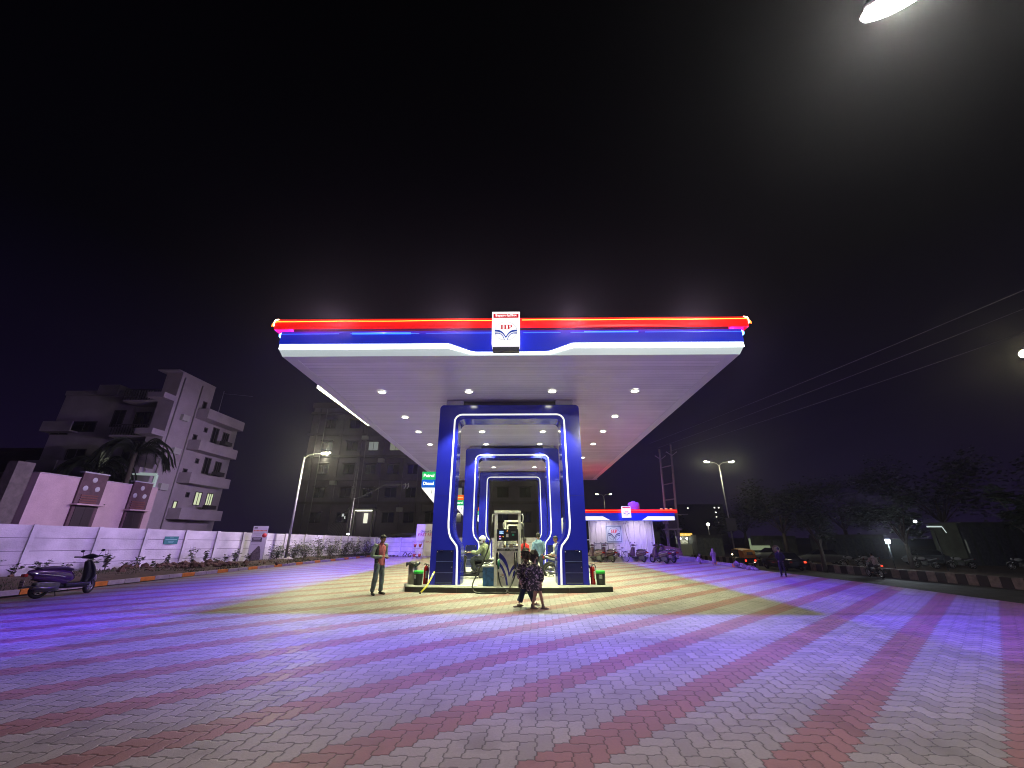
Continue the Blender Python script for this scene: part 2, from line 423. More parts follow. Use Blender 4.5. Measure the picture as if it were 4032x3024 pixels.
wbot = list(zip(zx, [6.81, 6.81, 6.79, 6.63, 6.62, 6.62, 6.63, 6.79, 6.81, 6.81]))
mb = MB(); band(mb, zx, wbot, wtop, .02); mb.build('white_light_band', WLED, cy)
bt = [(x, 7.362) for x, z in wtop]; bb = [(max(X0-.02, min(X1+.02, x)), z+.006) for x, z in wtop]
mb = MB(); band(mb, zx, bb, bt, .06); mb.build('blue_fascia', BLUE, cy)
# red band with rounded nose: loft
prof = [(-.245, 7.37), (-.26, 7.39), (-.27, 7.45), (-.27, 7.61), (-.25, 7.69), (-.20, 7.73), (-.12, 7.75), (.12, 7.75)]
mb = MB(); A = [(X0-.16-ox, y, z) for y, z in prof]; B = [(X1+.15-ox, y, z) for y, z in prof]; mb.strip(A, B, 0)
e1, e2 = [(p[0], .12, 7.37) for p in (A[0], B[0])]; mb.add(A+[e1], [tuple(range(len(A)+1))]); mb.add(B+[e2], [tuple(range(len(B)+1))]); mb.build('red_fascia', RED, cy)
mb = MB()
for a, b in ((X0-.10, -.72), (.16, X1+.10)):
    pts = []
    for k in range(25):
        t = k/24; x = a+(b-a)*t; pts.append((x-ox, -.282, 7.61+.006*math.sin(x*2.1)))
    if a < -2: pts = [(a-.12-ox, -.28, 7.45), (a-.115-ox, -.282, 7.52), (a-.07-ox, -.282, 7.57)]+pts
    else: pts = pts+[(b+.07-ox, -.282, 7.57), (b+.115-ox, -.282, 7.52), (b+.12-ox, -.28, 7.45)]
    mb.tube(pts, .010, 6)
mb.build('red_light_line', RTUBE, cy)
for s, xe in ((-1, X0-.16), (1, X1+.15)):
    mb = MB()
    P = [(xe-ox+s*q[0], q[1], q[2]) for q in ((-.1, -.27, 7.70), (.0, -.25, 7.67), (.03, -.23, 7.61), (.03, -.23, 7.52), (-.01, -.26, 7.43))]
    mb.tube(P, [.01, .028, .034, .028, .008], 8)
    mb.build('red_end_light', emit('red_led_end', (7, 3.2, 2.2), 1.2), cy)
for s, xe in ((-1, X0-.04), (1, X1+.04)):
    mb = MB()
    P = [(xe-ox+s*q[0], q[1], q[2]) for q in ((-.16, -.09, 7.34), (-.04, -.08, 7.33), (.03, -.06, 7.28), (.02, -.06, 7.22), (-.03, -.08, 7.16))]
    mb.tube(P, [.008, .02, .026, .02, .006], 8)
    mb.build('blue_end_light', emit('blue_led_end', (1.2, 4, 7), 1.2), cy)
mb = MB()
for a, b in ((X0+.0, -5.3), (-4.95, -2.9), (-2.7, -.72), (.2, 1.3), (1.6, 3.6), (3.8, X1)):
    mb.tube([(a-ox, -.113, 7.28), (b-ox, -.113, 7.28)], .006, 6)
mb.tube([(-4.9-ox, -.116, 7.28), (-3.15-ox, -.116, 7.28)], .028, 6)
mb.tube([(2.0-ox, -.116, 7.30), (3.6-ox, -.116, 7.30)], .012, 6)
mb.build('blue_light_line', BTUBE, cy)
# lightbox sign with emblem in the middle of the fascia
SX0, SX1 = -.71, .095
mb = MB(); mb.box(SX0-ox, -.46, 6.73, SX1-ox, -.13, 7.78, 0)
INK = mat('sign_blue', (.01, .04, .28), .5); RINK = mat('sign_red', (.45, .005, .01), .5)
EMB = emit('emblem_blue', (.012, .05, .33), .8, (.01, .04, .3)); EMR = emit('emblem_red', (.5, .0, .01), .8, (.5, .01, .02))
GREY = emit('emblem_grey', (.10, .14, .2), .8, (.1, .1, .12))
EDGE = emit('sign_edge_white', (1, 1, 1), 1.6)
sc_ = (SX0+SX1)/2-ox
hp_logo(mb, (sc_, -.46, 7.15), .325, 1, 2, 3, y=-.004)
mb.add([(sc_-.37, -.464, 7.58), (sc_+.37, -.464, 7.58), (sc_+.37, -.464, 7.72), (sc_-.37, -.464, 7.72)], [(0, 1, 2, 3)], 2)
put_text(mb, 'िहन्दुस्तान पेट्रोिलयम', (sc_, -.470, 7.65), .085, 4, fitw=.62, bold=.003)
for a in ((SX0-ox, 6.73, SX1-ox, 6.77), (SX0-ox, 7.74, SX1-ox, 7.78), (SX0-ox, 6.77, SX0-ox+.03, 7.74), (SX1-ox-.03, 6.77, SX1-ox, 7.74)):
    mb.box(a[0], -.467, a[1], a[2], -.462, a[3], 4)
mb.build('lightbox', [WFACE, EMB, EMR, GREY, EDGE], cy)
mb = MB(); mb.box(SX0-ox+.02, -.30, 6.60, SX1-ox-.02, -.10, 6.725); mb.build('lightbox_bracket', mat('dark_metal', (.02, .02, .03), .5), cy)
# side and rear fascias
def side(x0, x1, s, nm):
    mb = MB()
    def row(z, d): return [(x0+s*d-ox, -.03, z), (x1+s*d-ox, BY-FY+.03, z-.02)]
    for z0, z1, d, mi in ((6.81, 6.95, .10, 0), (6.956, 7.362, .12, 1), (7.37, 7.75, .28, 2)):
        A, B = row(z0, d), row(z1, d); mb.strip(A, B, mi)
        A0, B0 = row(z0, -.1), row(z1, -.1)
        if mi < 2: mb.strip(A0, A, mi)
        mb.strip(B, B0, mi)
    return mb.build(nm, [emit('side_white_band', (1, .8, .85), 1.5) , BLUE, RED], cy)
side(FX0, BX0, -1, 'side_fascia'); side(FX1, BX1, 1, 'side_fascia')
mb = MB()
for z0, z1, d, mi in ((6.6, 6.95, .1, 0), (6.956, 7.362, .2, 1), (7.37, 7.75, .3, 2)):
    mb.box(BX0-.2-ox, BY-oy, z0-.2, BX1+.2-ox, BY-oy+d, z1, mi)
mb.build('rear_fascia', [WHITE, BLUE, RED], cy)
mb = MB(); mb.box(-7.24-ox, 13.35-oy, 6.64, -7.17-ox, 18.6-oy, 6.74); mb.build('side_light_tube', emit('yellowish_tube', (1, 1, .62), 5), cy)
# blue-violet LEDs and added wash spots along the fascia, lighting what lies outside the canopy
def spot(name, loc, direction, power, color, angle=178, blend=.02, rad=.06, parent=None):
    l = bpy.data.lights.new(name, 'SPOT'); l.energy = power; l.color = color; l.spot_size = R(angle); l.spot_blend = blend
    l.shadow_soft_size = rad; o = bpy.data.objects.new(name, l); COL.objects.link(o); o.location = loc
    o.rotation_euler = Vector(direction).to_track_quat('-Z', 'Y').to_euler()
    if parent: o.parent = parent
    return o
for k in range(7):      # blue-violet LEDs tucked up behind the lip of the red band
    spot('cove_light', L(-6.0+k*1.94, FY-.145, ZL), (0, -1, 0), PF, (.12, .07, 1.0), rad=.03, parent=cy)
for k in range(9):
    y = 11.6+k*3.0; f = (y-FY)/(BY-FY)
    spot('cove_light', L(FX0-.16+(BX0-FX0)*f, y, ZL), (-1, 0, 0), PS, (.13, .03, 1.0), rad=.03, parent=cy)
    spot('cove_light', L(FX1+.15+(BX1-FX1)*f, y, ZL), (1, 0, 0), PS*.8, (.13, .03, 1.0), rad=.03, parent=cy)
for k in range(5):      # added pinkish violet spots washing the left wall, weaker ones to the right and front
    y = 12.5+k*5.2; f = (y-FY)/(BY-FY)
    spot('added_wash_spot', L(FX0-.36+(BX0-FX0)*f, y, 7.45), (-1, 0, -.24), PW, (.62, .42, 1.0), angle=84, blend=.7, rad=.05, parent=cy)
    spot('added_wash_spot', L(FX1+.36+(BX1-FX1)*f, y, 7.45), (1, 0, -.9), PW*.09, (.70, .40, 1.0), angle=100, blend=.8, rad=.05, parent=cy)
for k in range(4):
    spot('added_wash_spot', L(-5.2+k*3.4, FY-.33, 7.45), (0, -1, -1.0), PP, (1., .70, .98), angle=102, blend=.8, rad=.05, parent=cy)
# recessed downlights
LDISC = emit('downlight_disc', (1, 1, .8), 16, (.5, .5, .5)); TRIM = mat('downlight_trim', (.75, .75, .75), .4)
for yy in (13.55, 16.75, 19.3, 22.1, 26.1, 29.7, 33.2):
    for xx in (-4.93, -1.75, 1.28, 4.28):
        z = FZ+(BZ-FZ)*(yy-FY)/(BY-FY)
        mb = MB(); mb.lathe([(.13, -.03), (.165, -.035), (.175, -.001)], L(xx, yy, z), n=20)
        t = mb.build('downlight', TRIM, cy)
        mb = MB(); mb.add([L(xx+.13*math.cos(a*math.pi/8), yy+.13*math.sin(a*math.pi/8), z-.028) for a in range(16)], [tuple(range(16))]); mb.build('lamp_disc', LDISC, t)
        spot('downlight_beam', L(xx, yy, z-.05), (0, 0, -1), DL*(1.32 if abs(xx) < 3 else .62), (1, 1.04, .56), angle=(97 if abs(xx) < 3 and yy > 14 else 89), blend=.35, rad=.1, parent=cy)

# ---------------------------------------------------------------- portals
PBLUE = mat('portal_blue', (.014, .018, .42), .16, coat=.3)
PSTRIP = emit('portal_strip', (1, 1, 1), .92)
def arc(cx, cz, r, a0, a1, n=7): return [(cx+r*math.cos(R(a0+(a1-a0)*k/n)), cz+r*math.sin(R(a0+(a1-a0)*k/n))) for k in range(n+1)]
CX = -.29; OZ = 6.33; Z0 = .15
def half(L_):   # mirror a right-side profile to a full open path from lower left to lower right
    return [(-x, z) for x, z in L_]+[(x, z) for x, z in reversed(L_)]
opening = [(1.60, Z0), (1.62, 1.20)]+[(p.x, p.y) for p in crv([(1.62, 1.22, 0), (1.66, 1.36, 0), (1.80, 1.52, 0), (1.90, 1.72, 0), (1.95, 2.0, 0)], 4)][1:]+[(1.93, 3.2), (1.92, 4.4)]+arc(1.70, 5.56, .22, 0, 90)
outer = [(2.64, Z0), (2.64, 3.0), (2.64, 5.0)]+arc(2.49, OZ-.15, .15, 0, 90)
stripp = [(1.72, Z0), (1.745, 1.2)]+[(p.x, p.y) for p in crv([(1.75, 1.22, 0), (1.80, 1.38, 0), (1.96, 1.54, 0), (2.05, 1.74, 0), (2.09, 2.0, 0)], 4)][1:]+[(2.08, 3.2), (2.07, 4.4)]+arc(1.78, 5.67, .28, 0, 90)
def resample(P, n):
    d = [0]; 
    for a, b in zip(P, P[1:]): d.append(d[-1]+math.dist(a, b))
    out = []; j = 0
    for k in range(n):
        t = d[-1]*k/(n-1)
        while j < len(d)-2 and d[j+1] < t: j += 1
        s = (t-d[j])/max(1e-9, d[j+1]-d[j]); out.append((P[j][0]+(P[j+1][0]-P[j][0])*s, P[j][1]+(P[j+1][1]-P[j][1])*s))
    return out
def portal(x, y, w, th, label):
    p = thing('portal_frame', label, 'portal frame', (x, y, 0), group='blue portal frames over the pump island')
    N = 90
    # match outer and inner by splitting at the spring of the arches
    def full(Ps):
        seg1 = resample([q for q in Ps if True], N); return seg1
    def three(Ps):   # leg, corner, top
        c = len(Ps)-8; leg = resample(Ps[:c+1], 34); cor = Ps[c:]; return leg[:-1]+cor
    a, b = three(opening), three(outer)
    A = half(a); B = half(b); mb = MB(); n = len(A)
    for yy in (0, th): mb.strip([(q[0], yy, q[1]) for q in A], [(q[0], yy, q[1]) for q in B])
    mb.strip([(q[0], 0, q[1]) for q in A], [(q[0], th, q[1]) for q in A], sm=True)
    mb.strip([(q[0], 0, q[1]) for q in B], [(q[0], th, q[1]) for q in B], sm=True)
    mb.build('frame', PBLUE, p)
    s = three(stripp); C = half(s); h = w/2; D = []; E_ = []
    for k, q in enumerate(C):
        u = Vector(C[min(k+1, len(C)-1)])-Vector(C[max(k-1, 0)]); u.normalize(); nn = Vector((-u.y, u.x))
        D.append((q[0]+nn.x*h, -.012, q[1]+nn.y*h)); E_.append((q[0]-nn.x*h, -.012, q[1]-nn.y*h))
    mb = MB(); mb.strip(D, E_); D2 = [(q[0], .0, q[2]) for q in D]; E2 = [(q[0], .0, q[2]) for q in E_]
    mb.strip(D2, D); mb.strip(E_, E2); mb.build('light_strip', PSTRIP, p)
    # thin silver trim beads and service hatches
    # panel seams: dark hairlines over the corner joints
    mb = MB()
    for sx in (-1, 1):
        mb.box(sx*1.27-.003, -.004, 5.97, sx*1.27+.003, .001, OZ-.01)
        mb.box(sx*2.05 if sx > 0 else -2.63, -.004, 2.97, sx*2.05+.58 if sx > 0 else -2.13, .001, 2.976)
    mb.build('panel_seam', mat('seam', (.004, .004, .05), .5), p)
    for sx in (-1, 1):
        cx = sx*2.15
        mb = MB(); mb.box(cx-.29, -.006, .17, cx+.29, .01, 1.2, 0)
        for z in (.51, .855): mb.box(cx-.285, -.014, z-.006, cx+.285, -.005, z+.006, 1)
        mb.box(cx-.26, -.014, .20, cx+.26, -.005, .212, 1)
        for qx, qz in ((-.26, 1.15), (.25, .68), (.22, 1.16)): mb.lathe([(.0, -.03), (.018, -.028), (.02, -.006)], (cx+qx, 0, qz), 'Y', 10, 2)
        mb.box(cx+.12*sx-.05, -.02, 1.185, cx+.12*sx+.05, -.004, 1.2, 2)
        mb.build('service_hatch', [mat('hatch_glass', (.010, .013, .075), .12), mat('hatch_line', (.16, .2, .45), .3, .5), mat('chrome', (.8, .8, .82), .18, 1)], p)
    return p
ports = []
for (x, y, lab) in ((CX, 14.45, 'nearest tall blue portal frame with glowing white outline, standing on the black kerbed island'),
                    (CX, 22.5, 'middle blue portal frame with glowing outline, seen inside the nearest one'),
                    (CX, 31.6, 'farthest and smallest looking blue portal frame with glowing outline')):
    p = portal(x, y, .062, .85, lab); ports.append(p)
    mb = MB()
    zc = FZ+(BZ-FZ)*(y-FY)/(BY-FY)
    for sx in (-1, 1): mb.box(sx*2.1-.32, .1, OZ+.0015, sx*2.1+.32, .6, zc-.02, 0)
    mb.box(-1.78, .25, OZ+.05, 1.78, .45, zc-.03, 1)
    mb.build('ceiling_stub', [WHITE, mat('shadow_gap_metal', (.12, .12, .13), .6)], p)

# ---------------------------------------------------------------- street lamps
GALV = mat('galvanised_steel', (.42, .42, .43), .45, .6, var=.2, vscale=3)
def lamp_head(mb, c, d, tilt=.15, L_=.62, w=.26):
    d = Vector(d).normalized(); s = Vector((0, 0, 1)).cross(d).normalized()
    M = Matrix((s, d, Vector((0, 0, 1)))).transposed().to_4x4(); M = Matrix.Translation(c) @ M @ Matrix.Rotation(tilt, 4, 'X')
    mb.box(-w/2, -.12, -.03, w/2, L_, .05, 0, .025, M)
    return M
def street_lamp(name, label, base, H, arms, pole_r=(.09, .05), lumen=0, face=30, col=(1, .97, .8), fsize=1., head=(.62, .26), group=None):
    t = thing('street_lamp', label, 'street lamp', base, group=group)
    mb = MB(); mb.tube([(0, 0, 0), (0, 0, H)], list(pole_r), 12); mb.lathe([(.16, 0), (.16, .03), (.1, .05)], (0, 0, 0)); mb.build('pole', GALV, t)
    for d, reach, rise in arms:
        d = Vector(d).normalized(); end = Vector((d.x*reach, d.y*reach, H+rise))
        mb = MB(); mb.tube(crv([(0, 0, H-.12), (d.x*reach*.3, d.y*reach*.3, H+rise*.55), tuple(end)], 5), .03, 8); mb.build('arm', GALV, t)
        hb = MB(); M = lamp_head(hb, end, d, .12, *head); h = hb.build('lamp_head', GALV, t)
        fb = MB(); w = head[1]*.42*fsize; fb.add([M @ Vector(p) for p in ((-w, .02, -.034), (w, .02, -.034), (w, head[0]*.9, -.034), (-w, head[0]*.9, -.034))], [(0, 1, 2, 3)])
        for q in range(1): pass
        fb.ell(M @ Vector((0, head[0]*.46, -.035)), (head[1]*.58, head[0]*.60, .075), 0, 10, M.to_3x3())
        fb.build('lamp_glass', emit('lamp_glass_%d_%d' % (face, int(col[2]*100)), col, face), h)
        if lumen:
            l = bpy.data.lights.new('lamp_light', 'POINT'); l.energy = lumen; l.color = col; l.shadow_soft_size = .1
            o = bpy.data.objects.new('lamp_light', l); COL.objects.link(o); o.parent = h; o.location = M @ Vector((0, head[0]*.45, -.17)); o.rotation_euler = (0, 0, 0)
    return t
street_lamp('a', 'leaning grey street lamp with one lit head, behind the white wall shrubs', (-15.36, 28.4, 0), 6.98, [((1, 0, 0), 1.25, .27)], lumen=2200, face=60, col=(1, .95, .62), head=(.55, .28))
street_lamp('b', 'blazing white street lamp head overhead at the upper right edge of the picture', (8.12, .42, 0), 7.95, [((-.78, .63, 0), 3.86, .10)], lumen=LB, face=90, col=(1, .95, .88), head=(.62, .26))
street_lamp('c', 'street lamp at the right edge with one lit head over the road', (22.3, 16.2, -1.2), 9.5, [((-1, -.8, 0), 1.9, .25)], lumen=420, face=60, col=(1, .9, .5))
GR = 'twin headed street lamps along the road'
street_lamp('d', 'tall twin headed street lamp beyond the auto rickshaw with a box on its pole', (25.1, 50, -1.2), 11.1, [((-1, 0, 0), 1.2, .4), ((1, 0, 0), 1.4, .4)], lumen=700, face=50, col=(1, .95, .62), head=(.55, .34), group=GR)
street_lamp('e', 'far twin headed street lamp showing above the office roof', (18.9, 90, -1.2), 11.0, [((-1, 0, 0), 1.2, .4), ((1, 0, 0), 1.3, .4)], lumen=0, face=40, col=(1, .95, .62), head=(.5, .34), group=GR)
# lamp c lights, haze
HZ = bpy.data.materials.new('haze'); HZ.use_nodes = True; nt = HZ.node_tree
nt.nodes.remove(nt.nodes['Principled BSDF']); v = nt.nodes.new('ShaderNodeVolumePrincipled')
v.inputs['Color'].default_value = (.9, .9, .95, 1); v.inputs['Density'].default_value = HD; v.inputs['Anisotropy'].default_value = .8
nt.links.new(v.outputs[0], nt.nodes['Material Output'].inputs['Volume'])
if HD > 0:
    mb = MB(); mb.box(-70, -25, -2.4, 95, 175, 32); o = mb.build('haze', HZ); o['kind'] = 'stuff'

# ---------------------------------------------------------------- pump island
GRAN = mat('black_granite', (.03, .032, .032), .3, var=.3, vscale=8)
CONC = mat('island_top', (.30, .30, .29), .7, bump=.3, var=.2, vscale=3)
isl = thing('pump_island', 'long raised island with polished black kerb under the blue portal frames', 'island', (-.3, 14, 0))
poly = [(-3.28, .0), (-2.9, -.16), (-1.6, -.30), (1.9, -.30), (3.3, .02), (3.36, .9), (3.3, 19.2), (-3.3, 19.2), (-3.5, .7)]
mb = MB(); mb.prism(poly, 'XY', 0, .142); mb.build('kerb', GRAN, isl)
mb = MB(); mb.prism([(x*.985, .03+y*.995) for x, y in poly], 'XY', .143, .15); mb.build('island_top', CONC, isl)
mb = MB()
for k, (x, y) in enumerate(((-1.6, -.302), (-.4, -.302), (.8, -.302), (1.9, -.302))): mb.box(x-.004, y-.004, .002, x+.004, y, .14)
mb.build('kerb_joint', mat('joint', (.15, .15, .15), .8), isl)

# ---------------------------------------------------------------- fuel dispensers
CREAM = mat('pump_cream', (.78, .78, .70), .4, var=.25, vscale=5)
CREAMD = mat('pump_panel_stained', (.76, .75, .64), .4, var=.45, vscale=2.2)
STEEL = mat('brushed_steel', (.55, .55, .53), .3, .9)
BLACK = mat('black_plastic', (.012, .012, .014), .35)
RUB = mat('black_rubber', (.010, .010, .010), .5)
LOGB = mat('logo_blue', (.012, .016, .24), .4); LOGR = mat('logo_brown_red', (.25, .06, .03), .6); LOGG = mat('logo_grey_blue', (.12, .13, .18), .6)
GRN = mat('nozzle_green', (.01, .12, .07), .4)
def hose(name, pts, r, m, parent): mb = MB(); mb.tube(crv(pts, 6), r, 8); return mb.build(name, m, parent)
def dispenser(x, y, label, full):
    d = thing('fuel_dispenser', label, 'fuel pump', (x, y, .15), group='fuel dispensers on the island')
    W = .39
    mb = MB()
    for sx in (-1, 1): mb.box(sx*W-.045, 0, 0, sx*W+.045, .42, 2.2, 0, .008)
    mb.box(-W-.055, -.01, 2.2, W+.055, .43, 2.29, 0, .01)
    mb.box(-W+.046, .01, 1.115, W-.046, .4, 1.135, 0)
    mb.build('frame', CREAM, d)
    mb = MB(); mb.box(-W+.046, .03, 0, W-.046, .40, 1.04, 0); mb.build('cabinet', CREAMD, d)
    # blue leaf artwork on the door
    mb = MB(); yy = .026
    def S(L_): return [(p.x, yy, p.y) for p in crv([(q[0], q[1], 0) for q in L_], 8)]
    mb.strip(S([(-.26, 1.0), (-.10, .85), (.0, .66), (.07, .40)]), S([(-.27, .84), (-.14, .72), (-.02, .52), (.045, .26)]))
    mb.strip(S([(-.27, .72), (-.14, .56), (-.03, .30), (.02, .03)]), S([(-.27, .60), (-.19, .50), (-.09, .28), (-.035, .03)]))
    mb.strip(S([(.07, .40), (.12, .52), (.20, .62), (.335, .70)]), S([(.052, .27), (.12, .40), (.20, .50), (.335, .56)]))
    mb.strip(S([(.19, .42), (.25, .47), (.30, .50), (.335, .52)]), S([(.10, .03), (.14, .20), (.22, .32), (.335, .42)]))
    mb.build('leaf_artwork', LOGB, d)
    mb = MB(); hp_logo(mb, (-.145, .026, .29), .095, 0, 1, 2, y=-.003); mb.build('emblem', [LOGG, LOGR, LOGG], d)
    mb = MB(); mb.box(-W+.046, .0, 1.045, W-.046, .03, 1.112, 0)
    put_text(mb, 'Diesel', (-.17, -.003, 1.078), .072, 1, bold=.02); put_text(mb, 'Petrol', (.16, -.003, 1.078), .072, 1, bold=.02); mb.box(-.02, -.003, 1.075, .02, 0, 1.082, 1)
    mb.build('fuel_name_strip', [mat('olive_strip', (.03, .04, .035), .5), mat('strip_letter', (.5, .5, .48), .5)], d)
    h = MB(); h.box(-W+.046, -.03, 1.34, W-.046, .36, 1.71, 0, .01); head = h.build('display_head', BLACK, d)
    mb = MB(); mb.box(-.28, -.036, 1.55, -.12, -.03, 1.66, 0); mb.build('screen', emit('lcd_blue', (.05, .25, .95), .9), head)
    mb = MB()
    for k in range(3): mb.box(-.265, -.04, 1.565+k*.032, -.265+.13-(k % 2)*.03, -.036, 1.58+k*.032, 0)
    mb.build('screen_digits', emit('lcd_digits', (.6, .8, 1), 1.0), head)
    mb = MB(); mb.box(-.31, -.036, 1.36, -.08, -.031, 1.69, 0); 
    mb.build('control_panel', mat('panel_black', (.02, .02, .025), .15), head)
    for (a, b, c, e_, nm, cc) in ((-.28, 1.46, -.22, 1.50, 'key_pink', (.9, .3, .6)), (-.19, 1.47, -.165, 1.495, 'key_red', (.9, .05, .05)), (-.28, 1.39, -.21, 1.43, 'key_violet', (.5, .45, .9)), (-.15, 1.46, -.125, 1.49, 'key_yellow', (.7, .6, .05))):
        mb = MB(); mb.box(a, -.042, b, c, -.037, e_); mb.build('key_light', emit(nm, cc, .8), head)
    mb = MB(); mb.lathe([(.0, -.045), (.03, -.045), (.03, -.03)], (-.01, 0, 1.64), 'Y', 14); mb.build('round_badge', mat('orange_badge', (.6, .2, .03), .5), head)
    mb = MB(); mb.box(-.05, -.037, 1.46, .03, -.03, 1.56); mb.build('white_sticker', mat('sticker', (.6, .6, .6), .6), head)
    mb = MB(); mb.box(.15, -.037, 1.50, .22, -.03, 1.56, 0)
    for k in range(2): mb.box(.11, -.037, 1.60+k*.03, .27, -.03, 1.607+k*.03, 1)
    mb.build('green_label', [mat('green_lab', (.02, .3, .2), .6), mat('grey_line', (.25, .3, .28), .6)], head)
    for sx in (-1, 1):
        hb = MB(); hb.box(sx*.335-.05 if sx < 0 else .215, .0, .62, sx*.335+.07 if sx < 0 else .315, .028, 1.0, 0, .01); b = hb.build('nozzle_boot', BLACK, d)
        nx = -.285 if sx < 0 else .265
        mb = MB(); mb.tube([(nx, -.02, 1.0), (nx, -.03, .86), (nx+.004, -.05, .80)], [.012, .014, .02], 8, 0)
        mb.tube([(nx, -.05, .80), (nx, -.06, .62), (nx, -.055, .50)], [.035, .038, .026], 10, 1 if sx < 0 else 2, ell=.8)
        mb.tube([(nx-.03, -.07, .77), (nx-.045, -.10, .66), (nx-.02, -.08, .54)], .008, 6, 2)
        mb.cyl((nx, -.055, .50), (nx, -.055, .42), .018, .016, 10, 0); mb.build('nozzle', [STEEL, GRN, BLACK], d)
        if full:
            if sx < 0: pts = [(nx, -.055, .42), (nx+.02, -.06, .25), (nx+.10, -.10, .03), (nx+.24, -.30, -.06), (nx+.36, -.46, -.125), (nx+.62, -.55, -.13), (.60, -.50, -.13), (.62, -.38, -.02), (.60, -.2, .4), (.55, -.05, 1.2), (.50, .1, 1.9)]
            else: pts = [(nx, -.055, .42), (nx-.05, -.07, .25), (nx-.16, -.18, .03), (nx-.26, -.34, -.08), (-.05, -.48, -.13), (-.35, -.50, -.13), (-.80, -.52, -.13), (-1.02, -.45, -.08), (-1.07, -.32, .10), (-.95, -.12, .40), (-.62, .05, 1.15), (-.52, .12, 1.95)]
        else: pts = [(nx, -.055, .42), (nx+sx*.02, -.10, .2), (nx+sx*.12, -.15, .05), (nx+sx*.20, -.1, .3), (sx*.50, .05, 1.2), (sx*.50, .12, 1.9)]
        hose('hose', pts, .024, RUB, d)
        mb = MB(); mb.tube(crv([(sx*.43, .15, 2.17), (sx*.50, .13, 2.17), (sx*.52, .12, 2.05), (sx*.50, .12, 1.92)], 4), [.02]*12+[.028], 8, 0); mb.build('hose_swivel', mat('pale_plastic', (.5, .5, .48), .5), d)
    if full:
        hose('hose', [(.535, .2, 1.9), (.55, .15, 1.0), (.60, .1, .4), (.70, .05, .10)], .024, RUB, d)
    return d
d1 = dispenser(-.33, 14.0, 'nearest cream fuel pump with lit blue screen, hoses and diesel and petrol nozzles', True)
d2 = dispenser(-.27, 22.8, 'second fuel pump back, its pale top showing through the nearest pump frame', False)
d3 = dispenser(-.35, 31.9, 'third fuel pump, smallest and farthest, seen behind the other two', False)
# bottle, cups and papers on the pump shelf
def on_shelf(nm, lab, cat, fn, m, loc):
    mb = MB(); fn(mb); return tag(mb.build(nm, m, None, loc), lab, cat)
CLR = mat('clear_plastic', (.55, .6, .62), .15)
on_shelf('water_bottle', 'clear water bottle standing on the nearest pump shelf', 'bottle', lambda mb: (mb.lathe([(0, 0), (.033, 0), (.036, .02), (.034, .10), (.037, .13), (.032, .17), (.013, .21), (.013, .235), (0, .236)], n=14), mb.lathe([(.037, .08), (.038, .12)], n=14, mi=1)), [CLR, mat('bottle_label', (.15, .25, .4), .5)], (-.345, 14.1, 1.287))
on_shelf('paper_packet', 'folded white paper packet beside the bottle on the pump shelf', 'packet', lambda mb: mb.prism([(-.075, 0), (.05, 0), (.055, .15), (.02, .17)], 'XZ', -.03, .03), mat('white_paper', (.75, .75, .72), .7), (-.575, 14.1, 1.287))
on_shelf('glass_cup', 'amber glass cup on the pump shelf', 'cup', lambda mb: mb.lathe([(0, 0), (.028, 0), (.034, .09), (.031, .09), (.026, .006), (0, .006)], n=14), mat('amber_glass', (.4, .28, .1), .2), (-.42, 14.1, 1.287))
on_shelf('steel_box', 'small yellowish tin box on the pump shelf right of the bottle', 'box', lambda mb: (mb.box(-.07, -.05, 0, .07, .05, .05, 0, .005), mb.box(-.05, -.04, .051, .06, .04, .12, 0, .004)), mat('tin', (.45, .38, .2), .4, .3), (-.215, 14.12, 1.287))
on_shelf('cloth_rag', 'crumpled grey rag at the right end of the pump shelf', 'rag', lambda mb: mb.ell((0, 0, .035), (.075, .05, .035)), mat('rag', (.4, .4, .38), .9, bump=.8, bscale=40), (-.065, 14.12, 1.287))

# ---------------------------------------------------------------- hanging price signs on the portals
def price_sign(x, y, z, rows, num, label):
    s = thing('fuel_sign', label, 'sign', (x, y, z), group='lit fuel signs on the portals')
    w = .50; n = len(rows); h = .28
    mb = MB(); mb.prism([(0, 0), (-w, 0), (-w, -n*h), (0, -n*h-.55)], 'XZ', .0, .12); mb.build('sign_box', mat('sign_case', (.6, .62, .65), .4), s)
    mb = MB(); mb.add([(-.01, -.004, -n*h-.005), (-w+.01, -.004, -n*h-.005), (-.01, -.004, -n*h-.53)], [(0, 1, 2)], 0)
    put_text(mb, num, (-.11, -.008, -n*h-.15), .19, 1, bold=.01); mb.build('number_panel', [emit('sign_white', (1, 1, 1), 1.0), mat('sign_ink', (.1, .1, .12), .6)], s)
    for k, (txt, c) in enumerate(rows):
        mb = MB(); mb.box(-w+.008, -.006, -k*h-h+.006, -.008, -.001, -k*h-.006, 0)
        if txt == 'orange_band':      # worn lettering, only a pale yellow streak can be made out
            for q in range(6): mb.box(-.42+q*.06, -.009, -k*h-h/2-.03, -.375+q*.06, -.0065, -k*h-h/2+.022+.012*(q % 2), 1)
        else: put_text(mb, txt, (-.25, -.009, -k*h-h/2), .155, 1, bold=.03, fitw=.38)
        mb.build('name_panel', [emit('sgn_'+txt, c, .9), emit('sign_letters' if txt != 'orange_band' else 'sign_letters_y', (1, 1, .95) if txt != 'orange_band' else (1, .7, .2), 1)], s)
    mb = MB(); mb.box(-.06, .03, -.1, .26, .09, -.06); mb.build('bracket', mat('dark_metal', (.02, .02, .03), .5), s)
price_sign(-2.935, 14.5, 3.82, [('Petrol', (.0, .42, .12)), ('Diesel', (.0, .10, .62))], '1', 'lit green and blue fuel sign numbered 1 on the nearest portal')
price_sign(-2.935, 22.55, 3.76, [('orange_band', (.85, .12, .01)), ('Petrol', (.0, .42, .12))], '2', 'lit orange and green fuel sign numbered 2 on the middle portal')
